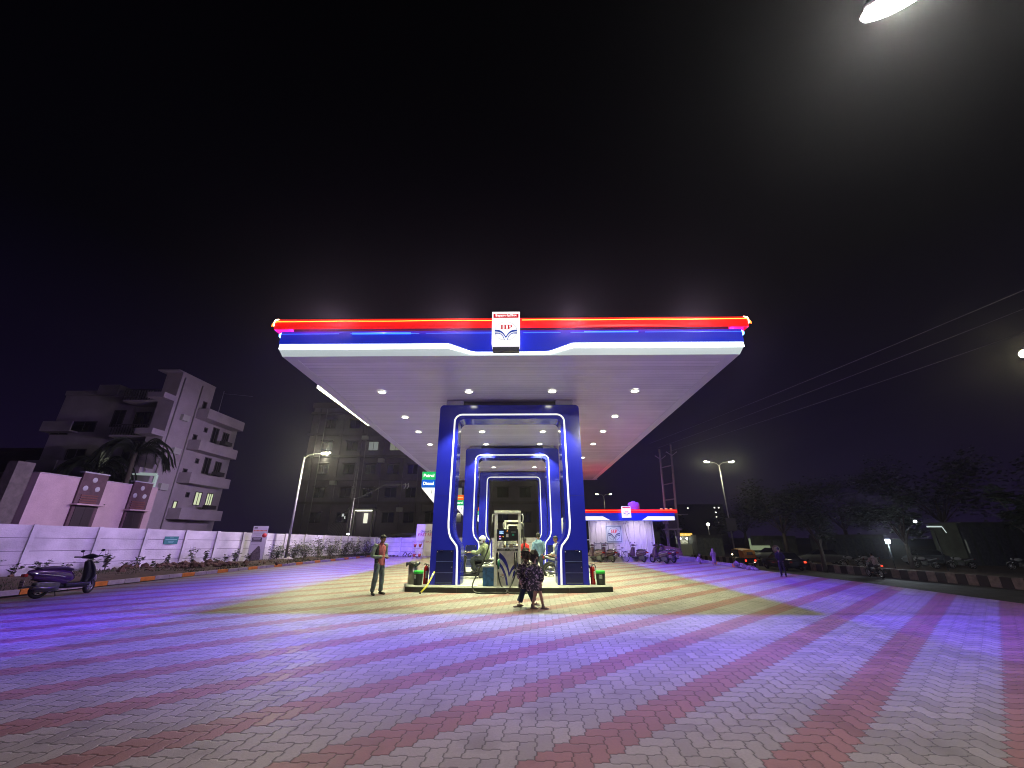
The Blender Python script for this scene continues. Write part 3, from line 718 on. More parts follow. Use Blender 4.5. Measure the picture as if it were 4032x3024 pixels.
price_sign(-2.935, 31.65, 3.7, [('orange_band', (.85, .12, .01)), ('Petrol', (.0, .42, .12))], '3', 'sliver of lit sign on the farthest portal, between the portal legs')

# ---------------------------------------------------------------- bins, buckets, extinguishers, drum
t = thing('steel_litter_bin', 'tall steel cylinder bin with a dark bin liner at the left end of the island', 'bin', (-3.58, 14.85, .15))
mb = MB(); mb.lathe([(0, 0), (.145, 0), (.145, .62), (.138, .62), (.135, .05)], n=28); mb.build('body', mat('dull_steel', (.5, .5, .44), .35, .8, var=.25, vscale=6), t)
mb = MB(); N = 40; random.seed(3)
rr = [.0, .13, .158, .20, .215, .20]; zz = [.635, .655, .66, .655, .60, .565]
vs = []
for i in range(6):
    for j in range(N):
        a = 2*math.pi*j/N; q = 1+.10*math.sin(a*7+i)*(i > 2)+.06*math.sin(a*13)*(i > 2); zo = (.05*math.sin(a*3+1)+.02*math.sin(a*9))*(i > 3)
        vs.append((rr[i]*q*math.cos(a)*1.05, rr[i]*q*math.sin(a), zz[i]+zo))
mb.add(vs, [(i*N+j, i*N+(j+1) % N, (i+1)*N+(j+1) % N, (i+1)*N+j) for i in range(5) for j in range(N)], 0, True)
mb.build('bin_liner', mat('bin_bag', (.05, .05, .055), .25), t)
def green_bin(loc, rz, label):
    t = thing('lidded_bucket', label, 'bucket', loc, rz, 'black buckets with green lids')
    mb = MB(); mb.lathe([(0, 0), (.135, 0), (.14, .02), (.152, .34), (.15, .35)], n=24); mb.build('bucket', mat('bucket_black', (.02, .022, .022), .45), t)
    mb = MB(); mb.lathe([(.15, .335), (.158, .34), (.158, .405), (.148, .425), (0, .425)], n=24); mb.lathe([(.13, .425), (.11, .432), (0, .43)], n=24); mb.build('lid', mat('lid_green', (.03, .50, .06), .4), t)
    mb = MB()
    for k in range(6):
        a0, a1 = R(215+k*6), R(221+k*6)
        mb.add([(.1485*math.cos(a0), .1485*math.sin(a0), .19), (.1485*math.cos(a1), .1485*math.sin(a1), .19), (.153*math.cos(a1), .153*math.sin(a1), .31), (.153*math.cos(a0), .153*math.sin(a0), .31)], [(0, 1, 2, 3)])
    mb.build('label_sticker', mat('bucket_label', (.35, .38, .36), .5, var=.7, vscale=60), t)
    return t
green_bin((-3.28, 14.45, .15), 0, 'black bucket with green lid in front of the steel bin')
green_bin((2.74, 14.55, .15), .5, 'black bucket with green lid at the right end of the island')
def extinguisher(loc, label, rz=0):
    t = thing('fire_extinguisher', label, 'fire extinguisher', loc, rz, 'red fire extinguishers beside the portal legs')
    REDP = mat('extinguisher_red', (.40, .008, .006), .25, coat=.3)
    mb = MB(); mb.lathe([(0, .0), (.075, .0), (.078, .03), (.078, .46), (.065, .52), (.03, .55), (0, .55)], n=22); mb.build('cylinder', REDP, t)
    mb = MB(); mb.cyl((0, 0, .54), (0, 0, .60), .022, .018, 10); mb.beam((0, 0, .61), (-.09, 0, .64), .02, .015); mb.beam((0, 0, .59), (-.09, 0, .59), .02, .012); mb.build('valve', BLACK, t)
    hose('hose', [(.01, -.01, .59), (.06, -.05, .60), (.10, -.06, .50), (.09, -.07, .30), (.08, -.085, .15)], .011, RUB, t)
    mb = MB()
    for k in range(6):
        a0, a1 = R(270+k*10), R(280+k*10)
        mb.add([(.0795*math.cos(a0), .0795*math.sin(a0), .18), (.0795*math.cos(a1), .0795*math.sin(a1), .18), (.0795*math.cos(a1), .0795*math.sin(a1), .40), (.0795*math.cos(a0), .0795*math.sin(a0), .40)], [(0, 1, 2, 3)])
    mb.build('paper_label', mat('ext_label', (.55, .5, .48), .6, var=.5, vscale=50), t)
extinguisher((-3.10, 14.75, .15), 'red fire extinguisher between the green lidded bucket and the left portal leg')
extinguisher((2.50, 14.65, .15), 'red fire extinguisher against the right portal leg', .3)
t = thing('blue_drum', 'square blue tub heaped with white cloths left of the nearest pump', 'tub', (-.93, 14.25, .15))
mb = MB(); mb.prism([(-.19, 0), (.19, 0), (.205, .55), (-.205, .55)], 'XZ', -.17, .17)
mb.build('tub', mat('drum_blue', (.03, .12, .30), .45, var=.6, vscale=9), t)
mb = MB(); mb.box(-.225, -.19, .55, .225, .19, .60, 0, .012); mb.tube(crv([(-.18, -.1, .62), (-.02, -.12, .63), (.20, -.02, .72)], 4), .02, 6); mb.tube(crv([(-.1, -.05, .62), (.05, 0, .66), (.21, .1, .74)], 4), .02, 6); mb.build('lid', mat('tub_lid', (.6, .62, .6), .5), t)
mb = MB(); mb.tube([(0, 0, .012), (.13, .28, .17), (.28, .6, .55)], .026, 12); mb.cyl((-.004, -.008, .008), (.006, .012, .022), .029, .029, 12, 1); mb.cyl((.22, .48, .40), (.26, .56, .50), .033, .033, 12, 2)
tag(mb.build('yellow_pipe', [mat('pipe_yellow', (.65, .58, .06), .4), BLACK, mat('pipe_white', (.7, .7, .7), .5)], None, (-2.97, 13.48, .012)), 'yellow plastic pipe leaning from the paving against the island kerb', 'pipe')
tag(soft(MB().ell((0, 0, .02), (.10, .06, .02)).ell((.15, .03, .02), (.09, .05, .02)).ell((.32, 0, .02), (.11, .07, .022)).ell((.5, .02, .02), (.09, .05, .018)).ell((.22, 0, .008), (.40, .06, .012)), 'white_sheeting', mat('white_sheet', (.7, .7, .7), .7), None, .015, 2, (-1.85, 14.05, .15)), 'crumpled white sheeting on the island floor beside the scooter rider', 'sheeting')

# ---------------------------------------------------------------- people
SKIN = mat('skin_brown', (.27, .145, .09), .5, var=.12, vscale=14)
HAIR = mat('black_hair', (.010, .008, .007), .55, bump=.9, bscale=60)
def hand(mb, wrist, fdir, up, s=1., curl=.5, mi=0, side=1):
    """palm plus five separate fingers; fdir = where the fingers point, up = back of the hand"""
    w = Vector(wrist); f = Vector(fdir).normalized(); u = Vector(up); u = (u-f*u.dot(f)).normalized(); a = f.cross(u)*side
    pc = w+f*.045*s
    M = Matrix((a, f, u)).transposed()
    mb.ell(pc, (.040*s, .050*s, .015*s), mi, 8, M)
    for k, (off, ln) in enumerate(((-.030, .072), (-.010, .082), (.010, .077), (.029, .060))):
        b = w+f*.082*s+a*off*s; d1 = (f-u*curl*.5).normalized(); d2 = (f-u*curl*1.5).normalized(); d3 = (f*.6-u*curl*2.4).normalized()
        p1 = b+d1*ln*.45*s; p2 = p1+d2*ln*.32*s; p3 = p2+d3*ln*.23*s
        mb.tube([b, p1, p2, p3], [.0095*s, .0088*s, .008*s, .006*s], 6, mi)
    b = w+f*.03*s-a*.032*s; d1 = (f*.6-a*.8-u*.2).normalized(); p1 = b+d1*.04*s; p2 = p1+(f*.9-a*.25-u*curl*.6).normalized()*.032*s
    mb.tube([b, p1, p2], [.013*s, .011*s, .008*s], 6, mi)
def headgeo(mb, c, face, s=1., tilt=0.):
    """skull, jaw, nose, ears, brow, lips, neck root; face = facing direction (xy)"""
    f = Vector((face[0], face[1], 0)).normalized(); l = Vector((0, 0, 1)).cross(f)
    M = Matrix((l, f, Vector((0, 0, 1)))).transposed() @ Matrix.Rotation(-tilt, 3, 'X')
    c = Vector(c)
    P = lambda x, y, z: c+M @ Vector((x*s, y*s, z*s))
    mb.ell(P(0, -.012, .025), (.074*s, .092*s, .095*s), 0, 10, M)
    mb.ell(P(0, .025, -.045), (.055*s, .060*s, .070*s), 0, 10, M)
    mb.ell(P(0, .055, -.088), (.028*s, .026*s, .024*s), 0, 8, M)
    mb.tube([P(0, .078, .02), P(0, .100, -.018), P(0, .086, -.030)], [.009*s, .014*s, .012*s], 8)
    mb.ell(P(0, .078, -.055), (.024*s, .012*s, .010*s), 0, 6, M)
    for sx in (-1, 1):
        mb.ell(P(sx*.076, -.005, -.008), (.010*s, .020*s, .030*s), 0, 6, M)
        mb.ell(P(sx*.030, .070, .030), (.020*s, .010*s, .007*s), 0, 6, M)
        mb.ell(P(sx*.038, .055, -.02), (.022*s, .02*s, .02*s), 0, 6, M)
    return P, M
def eyes(P, s, parent, o):
    mb = MB()
    for sx in (-1, 1): mb.ell(P(sx*.030, .074, .012)-Vector(o), (.011*s, .007*s, .006*s), 0, 6)
    mb.build('eyes', mat('eye_dark', (.03, .02, .02), .2), parent)
def hairgeo(P, M, s, parent, kind='short', mtl=None, nm='hair'):
    mb = MB()
    if kind == 'short':
        mb.ell(P(0, -.022, .052), (.082*s, .094*s, .080*s), 0, 10, M); mb.ell(P(0, -.06, .0), (.070*s, .05*s, .06*s), 0, 8, M)
        mb.ell(P(0.02, .045, .092), (.055*s, .040*s, .025*s), 0, 8, M)
    if kind == 'curly':
        rnd = random.Random(5)
        mb.ell(P(0, -.022, .045), (.086*s, .10*s, .085*s), 0, 10, M)
        for k in range(46):
            a = rnd.uniform(0, 6.28); e = rnd.uniform(-.7, 1.4)
            x, y, z = math.cos(a)*math.cos(e), math.sin(a)*math.cos(e), math.sin(e)
            if y > .45 and z < .5: continue
            q = rnd.uniform(.02, .034)*s; mb.ell(P(x*.095, -.025+y*.108, .03+z*.10), (q, q, q), 0, 5, M)
        for k in range(10): a = rnd.uniform(2.6, 6.8); mb.ell(P(math.cos(a)*.075, -.03+math.sin(a)*.08, rnd.uniform(-.12, -.05)), (.03*s, .03*s, .045*s), 0, 5, M)
    return soft(mb, nm, mtl or HAIR, parent, .010*s, 2, disp=.006*s, dscale=60)
def limb(mb, pts, rs, mi=0, ell=1., n=12): mb.tube(crv(pts, 4), _ri(rs, len(pts)), n, mi, ell=ell)
def _ri(rs, k):
    out = []
    for i in range(k-1):
        for q in range(4): out.append(rs[i]+(rs[i+1]-rs[i])*q/4)
    return out+[rs[-1]]
def shoe(mb, ank, toe, s=1., mi=0):
    a = Vector(ank); d = Vector((toe[0], toe[1], 0)).normalized()
    zf = a.z-.085*s
    g = Vector((a.x, a.y, zf))
    mb.tube([g-d*.05*s+Vector((0, 0, .035*s)), g+Vector((0, 0, .04*s)), g+d*.08*s+Vector((0, 0, .034*s)), g+d*.15*s+Vector((0, 0, .027*s)), g+d*.19*s+Vector((0, 0, .022*s))], [.030*s, .040*s, .044*s, .042*s, .022*s], 10, mi, ell=.8)
    mb.tube([g+Vector((0, 0, .02*s)), a+Vector((0, 0, .03*s))], [.036*s, .034*s], 10, mi)
def denim(name, c, v=.45): return mat(name, c, .85, bump=.5, bscale=90, var=v, vscale=7)

# --- man standing left in a pink shirt under a grey and black jacket, looking at his hands
ox, oy = -4.24, 13.28; s = 1.
man = thing('person', 'man in pink shirt, grey sleeved jacket and faded jeans standing looking at his hands', 'person', (ox, oy, 0))
F = Vector((.80, -.60, 0)).normalized(); Lf = Vector((0, 0, 1)).cross(F)   # facing right and towards the camera
def W(f, l, z): return tuple(F*f+Lf*l+Vector((0, 0, z)))
b = MB()
P, M = headgeo(b, W(.055, 0, 1.555), (F.x+.15, F.y), .98, .38)
b.tube([W(-.01, 0, 1.36), W(.0, 0, 1.42), W(.03, 0, 1.50)], [.065, .055, .05], 10)
b.tube([W(-.02, 0, .86), W(-.03, 0, 1.05), W(-.03, 0, 1.25), W(-.02, 0, 1.38)], [.12, .12, .15, .10], 12, ell=.65)
for sl, sp in ((1, .0), (-1, .0)):
    limb(b, [W(0, sl*.09, .90), W(.02, sl*.12, .50), W(-.02, sl*.14, .09)], [.075, .055, .036])
arms = {1: [W(-.03, .185, 1.37), W(-.06, .235, 1.08), W(.20, .10, 1.03)], -1: [W(-.03, -.185, 1.37), W(-.05, -.24, 1.08), W(.20, -.08, 1.05)]}
for k, a in arms.items():
    limb(b, a, [.045, .036, .024])
hand(b, W(.20, .10, 1.03), W(.9, -.45, .18), (0, 0, 1), .95, .55, side=1); hand(b, W(.20, -.08, 1.05), W(.85, .5, .25), (0, 0, 1), .95, .7, side=-1)
for sl in (1, -1):
    b.tube([W(-.06, sl*.14, .035), W(.05, sl*.15, .035), W(.15, sl*.16, .025)], [.03, .036, .025], 8, ell=.6)
soft(b, 'body', SKIN, man, .009, 3)
hairgeo(lambda x, y, z: P(x, y, z), M, .98, man, 'short'); eyes(P, .98, man, (0, 0, 0))
c = MB()   # shirt
c.tube([W(.02, 0, .80), W(.0, 0, .92), W(-.015, 0, 1.08), W(-.02, 0, 1.24), W(-.02, 0, 1.35), W(-.01, 0, 1.41)], [.148, .15, .152, .172, .15, .075], 16, ell=.66)
c.tube([W(0, 0, 1.39), W(.015, 0, 1.445)], [.07, .066], 12)
soft(c, 'shirt', mat('pink_shirt', (.62, .17, .20), .8, bump=.4, bscale=40, var=.25, vscale=9), man, .010, 3, disp=.012)
c = MB()   # jacket: open front, black body with grey sleeves
def shell(cen, pts, a0, a1, th, n=22, m=.66):
    vs = []; k = len(pts)
    for q in (0, 1):
        for (f0, z, r) in pts:
            for j in range(n):
                a = R(a0+(a1-a0)*j/(n-1)); rr_ = r-th*q
                vs.append(Vector(W(f0+math.cos(a)*rr_*m, math.sin(a)*rr_, z)))
    fs = []
    for q in (0, 1):
        o = q*k*n
        for i in range(k-1):
            for j in range(n-1): fs.append((o+i*n+j, o+i*n+j+1, o+(i+1)*n+j+1, o+(i+1)*n+j))
    o = k*n
    for i in range(k-1):
        for j in (0, n-1): fs.append((i*n+j, (i+1)*n+j, o+(i+1)*n+j, o+i*n+j))
    for j in range(n-1):
        for i in (0, k-1): fs.append((i*n+j, i*n+j+1, o+i*n+j+1, o+i*n+j))
    return vs, fs
vs, fs = shell(0, [(.0, .84, .175), (-.01, .95, .172), (-.02, 1.10, .172), (-.025, 1.25, .190), (-.03, 1.36, .175), (-.03, 1.42, .10)], 42, 318, .016)
c.add(vs, fs, 0, True); soft(c, 'jacket', mat('jacket_dark', (.035, .035, .035), .75, bump=.4, var=.3, vscale=12), man, .009, 2, disp=.008)
for k, a in arms.items():
    c = MB(); limb(c, a, [.072, .062, .040]); c.ell(a[0], (.07, .07, .06)); 
    soft(c, 'sleeve', mat('sleeve_grey', (.19, .23, .22), .8, bump=.5, bscale=45, var=.3, vscale=12), man, .010, 2, disp=.014, dscale=14)
c = MB(); vs, fs = shell(0, [(-.03, 1.34, .196), (-.03, 1.42, .125)], 60, 300, .02); c.add(vs, fs, 0, True); c.build('shoulder_yoke', mat('yoke_maroon', (.16, .02, .03), .8), man)
c = MB()
c.tube([W(0, 0, .80), W(0, 0, .93)], [.14, .138], 14, ell=.68)
for sl in (1, -1): limb(c, [W(0, sl*.075, .86), W(.025, sl*.115, .50), W(-.02, sl*.14, .10)], [.098, .074, .062])
soft(c, 'jeans', denim('faded_jeans', (.13, .17, .20)), man, .011, 2, disp=.016, dscale=11)
for sl in (1, -1):
    c = MB(); shoe(c, W(-.02, sl*.14, .09), F+Lf*sl*.25, 1.); soft(c, 'shoe', mat('dark_shoe', (.02, .02, .02), .5), man, .009, 2)
mb = MB(); mb.add([W(.27, -.03, 1.08), W(.33, -.02, 1.09), W(.34, .05, 1.10), W(.28, .04, 1.085)], [(0, 1, 2, 3)]); mb.box(-.004, -.004, -.002, .004, .004, .002, 0, 0, Matrix.Translation(W(.3, 0, 1.09)))
tag(mb.build('bank_note', mat('note', (.5, .45, .25), .7), None, (ox, oy, 0)), 'small pale slip held in the hands of the man in pink', 'paper slip')

# --- two girls walking past the island
FLOR = None
def floral():
    m, nt, b = nmat('floral_dress')
    tc = nt.nodes.new('ShaderNodeTexCoord'); v = nt.nodes.new('ShaderNodeTexVoronoi'); v.inputs['Scale'].default_value = 17
    n = nt.nodes.new('ShaderNodeTexNoise'); n.inputs['Scale'].default_value = 26; n.inputs['Detail'].default_value = 4
    mv = nt.nodes.new('ShaderNodeVectorMath'); mv.operation = 'MULTIPLY_ADD'
    nt.links.new(n.outputs['Color'], mv.inputs[0]); mv.inputs[1].default_value = (.12, .12, .12); nt.links.new(tc.outputs['Object'], mv.inputs[2])
    nt.links.new(mv.outputs[0], v.inputs['Vector'])
    r = nt.nodes.new('ShaderNodeValToRGB'); r.color_ramp.interpolation = 'LINEAR'
    e = r.color_ramp.elements; e[0].position = .30; e[0].color = (.62, .50, .58, 1); e[1].position = .40; e[1].color = (.022, .017, .030, 1)
    x = e.new(.10); x.color = (.40, .22, .26, 1)
    nt.links.new(v.outputs['Distance'], r.inputs['Fac']); nt.links.new(r.outputs['Color'], b.inputs['Base Color']); b.inputs['Roughness'].default_value = .75
    return m
FLOR = floral()
def girl(ox, oy, H, label, legs, jeans, hx, face, arm):
    s = H/1.28
    g = thing('person', label, 'person', (ox, oy, 0))
    S = lambda x, y, z: (x*s, y*s, z*s)
    b = MB(); P, M = headgeo(b, S(hx, 0, 1.15), face, s*1.02, .12)
    b.tube([S(0, 0, .97), S(hx*.6, 0, 1.06)], [.045*s, .038*s], 10)
    b.tube([S(0, 0, .55), S(0, 0, .75), S(0, 0, .92), S(0, 0, .98)], [.10*s, .09*s, .11*s, .07*s], 12, ell=.7)
    for L_ in legs: limb(b, [S(*L_[0]), S(*L_[1]), S(*L_[2])], [.065*s, .044*s, .028*s])
    for A in arm: limb(b, [S(*A[0]), S(*A[1]), S(*A[2])], [.034*s, .028*s, .019*s]); hand(b, S(*A[2]), Vector(A[2])-Vector(A[1]), (0, -1, 0), .72*s, .4)
    for L_ in legs: b.tube([Vector(S(*L_[2]))+Vector((-.04*s, 0, -.035*s)), Vector(S(*L_[2]))+Vector((.03*s, 0, -.04*s)), Vector(S(*L_[2]))+Vector((.11*s, 0, -.045*s))], [.024*s, .030*s, .02*s], 8, ell=.6)
    soft(b, 'body', mat('skin_girl', (.42, .24, .19), .5, var=.1, vscale=20), g, .008, 3)
    hairgeo(P, M, s*1.02, g, 'curly', mat('curly_hair', (.020, .012, .009), .6, bump=.9, bscale=70)); eyes(P, s, g, (0, 0, 0))
    c = MB(); c.tube([S(0, 0, .40), S(0, 0, .52), S(0, 0, .68), S(0, 0, .82), S(0, 0, .93), S(0, 0, .985)], [.205*s, .19*s, .145*s, .14*s, .15*s, .08*s], 16, ell=.72)
    for A in arm: limb(c, [S(*A[0]), S(*A[1]), tuple(Vector(S(*A[1])).lerp(Vector(S(*A[2])), .75))], [.062*s, .055*s, .042*s])
    soft(c, 'dress', FLOR, g, .011, 2, disp=.016, dscale=13)
    if jeans:
        for L_ in legs:
            c = MB(); limb(c, [S(*L_[0]), S(*L_[1]), tuple(Vector(S(*L_[1])).lerp(Vector(S(*L_[2])), .86))], [.085*s, .064*s, .072*s]); soft(c, 'trouser_leg', denim('dark_jeans', (.02, .035, .09), .4), g, .010, 2, disp=.01)
    for L_ in legs:
        a = Vector(S(*L_[2])); c = MB(); d = Vector((1 if L_[3] > 0 else -1, -.25, 0)).normalized(); g0 = Vector((a.x, a.y, a.z-.085*s+.02*s))
        c.tube([g0-d*.06*s, g0, g0+d*.09*s, g0+d*.15*s], [.030*s, .036*s, .040*s, .024*s], 10, ell=.40)
        c.tube(crv([g0+d*.03*s+Vector((.0, .035*s, .0)), g0+d*.05*s+Vector((0, 0, .05*s)), g0+d*.03*s-Vector((0, .035*s, 0))], 4), .012*s, 6)
        if not jeans: c.tube([a-Vector((0, 0, .04*s)), a+Vector((0, 0, .03*s))], [.036*s, .034*s], 8)
        soft(c, 'sandal', mat('sandal_mauve', (.16, .11, .14), .7), g, .008, 2)
    return g
girl(.40, 10.85, 1.30, 'girl with curly hair in dark floral dress, bare legs and mauve shoes, nearer the camera', [((.05, 0, .55), (.02, -.02, .32), (-.05, .02, .085), 1), ((.09, 0, .55), (.15, 0, .32), (.20, -.02, .085), 1)], False, .03, (.55, .75), [((.13, .0, .91), (.20, -.03, .72), (.16, -.12, .56)), ((-.13, 0, .91), (-.20, .05, .74), (-.12, .16, .66))])
girl(.22, 11.15, 1.34, 'girl in dark floral top and flared blue jeans, walking close behind the other girl', [((-.02, 0, .56), (-.09, -.02, .34), (-.18, .0, .085), -1), ((.04, 0, .56), (.08, .04, .32), (.19, .10, .10), 1)], True, -.03, (-.5, .8), [((-.13, .0, .92), (-.20, -.02, .74), (-.16, -.10, .58)), ((.13, 0, .92), (.18, .1, .74), (.14, .15, .6))])

# --- standing customers behind the nearest portal
def stander(ox, oy, H, label, shirt, pants, face, armb=.1, hair='short', lean=0., arms_fwd=0.):
    s = H/1.72; g = thing('person', label, 'person', (ox, oy, 0)); f = Vector((face[0], face[1], 0)).normalized(); l = Vector((0, 0, 1)).cross(f)
    def W(a, b_, z): return tuple((f*a+l*b_+Vector((0, 0, z)))*s)
    b = MB(); P, M = headgeo(b, W(.03+lean, 0, 1.58), face, s, .15+lean*1.5)
    b.tube([W(lean*.7, 0, 1.38), W(.01+lean, 0, 1.52)], [.06*s, .05*s], 10)
    b.tube([W(0, 0, .90), W(lean*.4, 0, 1.10), W(lean*.7, 0, 1.38)], [.12*s, .13*s, .12*s], 12, ell=.65)
    A = {}
    for q in (1, -1):
        limb(b, [W(0, q*.09, .92), W(.02, q*.11, .50), W(-.01, q*.12, .09)], [.075*s, .052*s, .035*s])
        A[q] = [W(lean*.7, q*.175, 1.37), W(-.04+lean*.5+arms_fwd*.2, q*.225, 1.10), W(.10+arms_fwd, q*.16, .92+arms_fwd*.4)]
        limb(b, A[q], [.045*s, .036*s, .025*s]); hand(b, A[q][2], Vector(A[q][2])-Vector(A[q][1]), l*q, .95*s, .5)
        b.tube([W(-.05, q*.12, .035), W(.06, q*.13, .035), W(.15, q*.14, .025)], [.03*s, .035*s, .024*s], 8, ell=.6)
    soft(b, 'body', SKIN, g, .011, 3); hairgeo(P, M, s, g, 'short'); eyes(P, s, g, (0, 0, 0))
    c = MB(); c.tube([W(0, 0, .84), W(.0, 0, .98), W(lean*.4, 0, 1.15), W(lean*.6, 0, 1.32), W(lean*.75, 0, 1.41), W(lean*.8, 0, 1.46)], [.155*s, .15*s, .16*s, .185*s, .15*s, .075*s], 16, ell=.66)
    for q in (1, -1): limb(c, [A[q][0], A[q][1], tuple(Vector(A[q][1]).lerp(Vector(A[q][2]), .85))], [.062*s, .055*s, .042*s])
    soft(c, 'shirt', shirt, g, .012, 2, disp=.014, dscale=12)
    c = MB(); c.tube([W(0, 0, .82), W(0, 0, .95)], [.14*s, .138*s], 12, ell=.68)
    for q in (1, -1): limb(c, [W(0, q*.075, .88), W(.02, q*.105, .50), W(-.01, q*.12, .09)], [.098*s, .074*s, .058*s])
    soft(c, 'trousers', pants, g, .012, 2, disp=.012, dscale=11)
    for q in (1, -1): c = MB(); shoe(c, W(-.01, q*.12, .09), f+l*q*.2, s); soft(c, 'shoe', mat('dark_shoe', (.02, .02, .02), .5), g, .010, 2)
    return g
DEN = denim('denim_shirt', (.14, .24, .36), .3)
stander(.86, 17.6, 1.78, 'man in light blue denim shirt with his back to the camera behind the girls', DEN, denim('navy_trousers', (.03, .035, .06)), (0.1, 1))
stander(.30, 18.4, 1.60, 'person in bright red shirt right of the nearest pump', mat('red_shirt', (.45, .01, .012), .8, bump=.4, var=.2, vscale=9), denim('dark_trousers', (.03, .03, .035)), (.5, .8))
stander(.03, 18.9, 1.55, 'person in cream shirt mostly hidden behind the nearest pump', mat('cream_shirt', (.5, .46, .38), .8, bump=.4, var=.2, vscale=9), denim('dark_trousers', (.03, .03, .035)), (-.3, .9))
stander(1.62, 16.9, 1.66, 'dark haired man in white shirt leaning in from behind the right portal leg', mat('white_shirt', (.6, .6, .62), .8, bump=.4, var=.15, vscale=9), denim('dark_trousers', (.03, .03, .035)), (-.9, -.45), lean=.12, arms_fwd=.2)
stander(11.5, 19.1, 1.18, 'silhouetted man in dark clothes standing at the right edge of the paving', mat('black_cloth', (.010, .010, .012), .9), mat('black_cloth2', (.012, .011, .012), .9), (.3, 1))
# crouching child and robed walker by the far kerb
g = thing('person', 'small crouching child in pale clothes at the far right kerb', 'person', (11.45, 27.5, 0))
b = MB(); P, M = headgeo(b, (.05, -.1, .62), (.8, -.5), .9, .4); b.tube([(-.08, 0, .22), (-.03, -.02, .38), (.02, -.07, .52)], [.13, .12, .07], 12)
for q in (1, -1): limb(b, [(-.08, q*.07, .2), (.16, q*.10, .34), (.08, q*.09, .06)], [.06, .045, .03]); limb(b, [(.0, q*.11, .48), (.14, q*.14, .34), (.26, q*.06, .30)], [.035, .028, .02]); hand(b, (.26, q*.06, .30), (1, 0, -.3), (0, 0, 1), .7, .5); b.tube([(.03, q*.09, .03), (.17, q*.09, .025)], [.03, .022], 8, ell=.6)
soft(b, 'body', SKIN, g, .011, 3); hairgeo(P, M, .9, g, 'short', mat('grey_hair', (.12, .10, .10), .8), 'hair')
c = MB(); c.tube([(-.1, 0, .14), (-.05, -.02, .34), (.0, -.06, .52)], [.17, .15, .09], 14)
for q in (1, -1): limb(c, [(-.08, q*.07, .2), (.17, q*.10, .35), (.09, q*.09, .10)], [.08, .06, .05])
soft(c, 'clothes', mat('pale_cloth', (.35, .30, .32), .9), g, .012, 2, disp=.012); g.scale = (.78,)*3
g = thing('person', 'small figure in long pale robe walking beside the orange and white kerb', 'person', (11.72, 26.0, 0))
b = MB(); P, M = headgeo(b, (.0, 0, 1.42), (.6, .7), .95, .2); b.tube([(0, 0, .8), (0, 0, 1.1), (0, 0, 1.3)], [.13, .14, .07], 12, ell=.7)
for q in (1, -1): limb(b, [(q*.07, 0, .85), (q*.09, 0, .45), (q*.11, 0, .09)], [.07, .05, .035]); A = [(q*.16, 0, 1.24), (q*.22, .02, 1.0), (q*.20, .08, .80)]; limb(b, A, [.04, .033, .022]); hand(b, A[2], (0, .2, -1), (q, 0, 0), .9, .4); b.tube([(q*.11, -.04, .03), (q*.12, .12, .025)], [.03, .022], 8, ell=.6)
soft(b, 'body', SKIN, g, .012, 3)
c = MB(); c.tube([(0, 0, .28), (0, 0, .6), (0, 0, .95), (0, 0, 1.2), (0, 0, 1.30)], [.21, .19, .17, .19, .09], 14, ell=.75); c.ell((0, -.01, 1.45), (.10, .12, .13)); c.tube([(0, 0, 1.25), (0, 0, 1.45)], [.12, .10], 10)
for q in (1, -1): limb(c, [(q*.16, 0, 1.24), (q*.23, .02, 1.0), (q*.21, .07, .84)], [.07, .07, .055]); limb(c, [(q*.07, 0, .4), (q*.09, 0, .3), (q*.11, 0, .1)], [.08, .075, .06])
soft(c, 'robe', mat('robe_mauve', (.30, .22, .26), .9), g, .014, 2, disp=.02, dscale=9); g.scale = (.60,)*3

# ---------------------------------------------------------------- boundary walls
T1 = Vector((-21.05, 17.6, 0)); T2 = Vector((-12.47, 37.32, 0)); WD = (T2-T1).normalized(); WN = Vector((WD.y, -WD.x, 0)); WL = (T2-T1).length
def wp(u, off=0, z=0): p = T1+WD*u+WN*off; return (p.x, p.y, z)
def wz(u): return 2.10+(1.54-2.10)*u/WL
WWALL = mat('whitewashed_concrete', (.58, .56, .60), .85, bump=.5, bscale=18, var=.30, vscale=1.1)
WGAP = mat('wall_joint_backing', (.16, .13, .17), .9)  # darker sheet behind the panel joints
bw = thing('boundary_wall', 'long whitewashed precast concrete wall along the left planting bed', 'wall', wp(0))
def loc(p): return tuple(Vector(p)-T1)
posts = [-8.2, -5.9, -3.6, -1.7, .41, 2.62, 4.53, 6.39, 8.07, 9.65, 11.17, 12.6, 14.2, 15.9, 17.6, 19.4, 21.4]
for a, b in zip(posts, posts[1:]):
    mb = MB(); n = 4; g = .012
    for k in range(n):
        za0, zb0 = wz(a)*k/n+g, wz(b)*k/n+g; za1, zb1 = wz(a)*(k+1)/n-g, wz(b)*(k+1)/n-g
        if k == n-1: za1 += g; zb1 += g
        V = []
        for (u, zz) in ((a, za0), (b, zb0), (b, zb1), (a, za1)): V += [loc(wp(u, 0, zz)), loc(wp(u, -.07, zz))]
        # bevelled lower lip catches light
        mb.add(V, [(0, 2, 4, 6), (1, 7, 5, 3), (0, 1, 3, 2), (4, 5, 7, 6), (0, 6, 7, 1), (2, 3, 5, 4)], 0)
    V = [loc(wp(a, -.03, .0)), loc(wp(b, -.03, .0)), loc(wp(b, -.03, wz(b)-.03)), loc(wp(a, -.03, wz(a)-.03))]; mb.add(V, [(0, 1, 2, 3)], 1)
    mb.build('wall_panel', [WWALL, WGAP], bw)
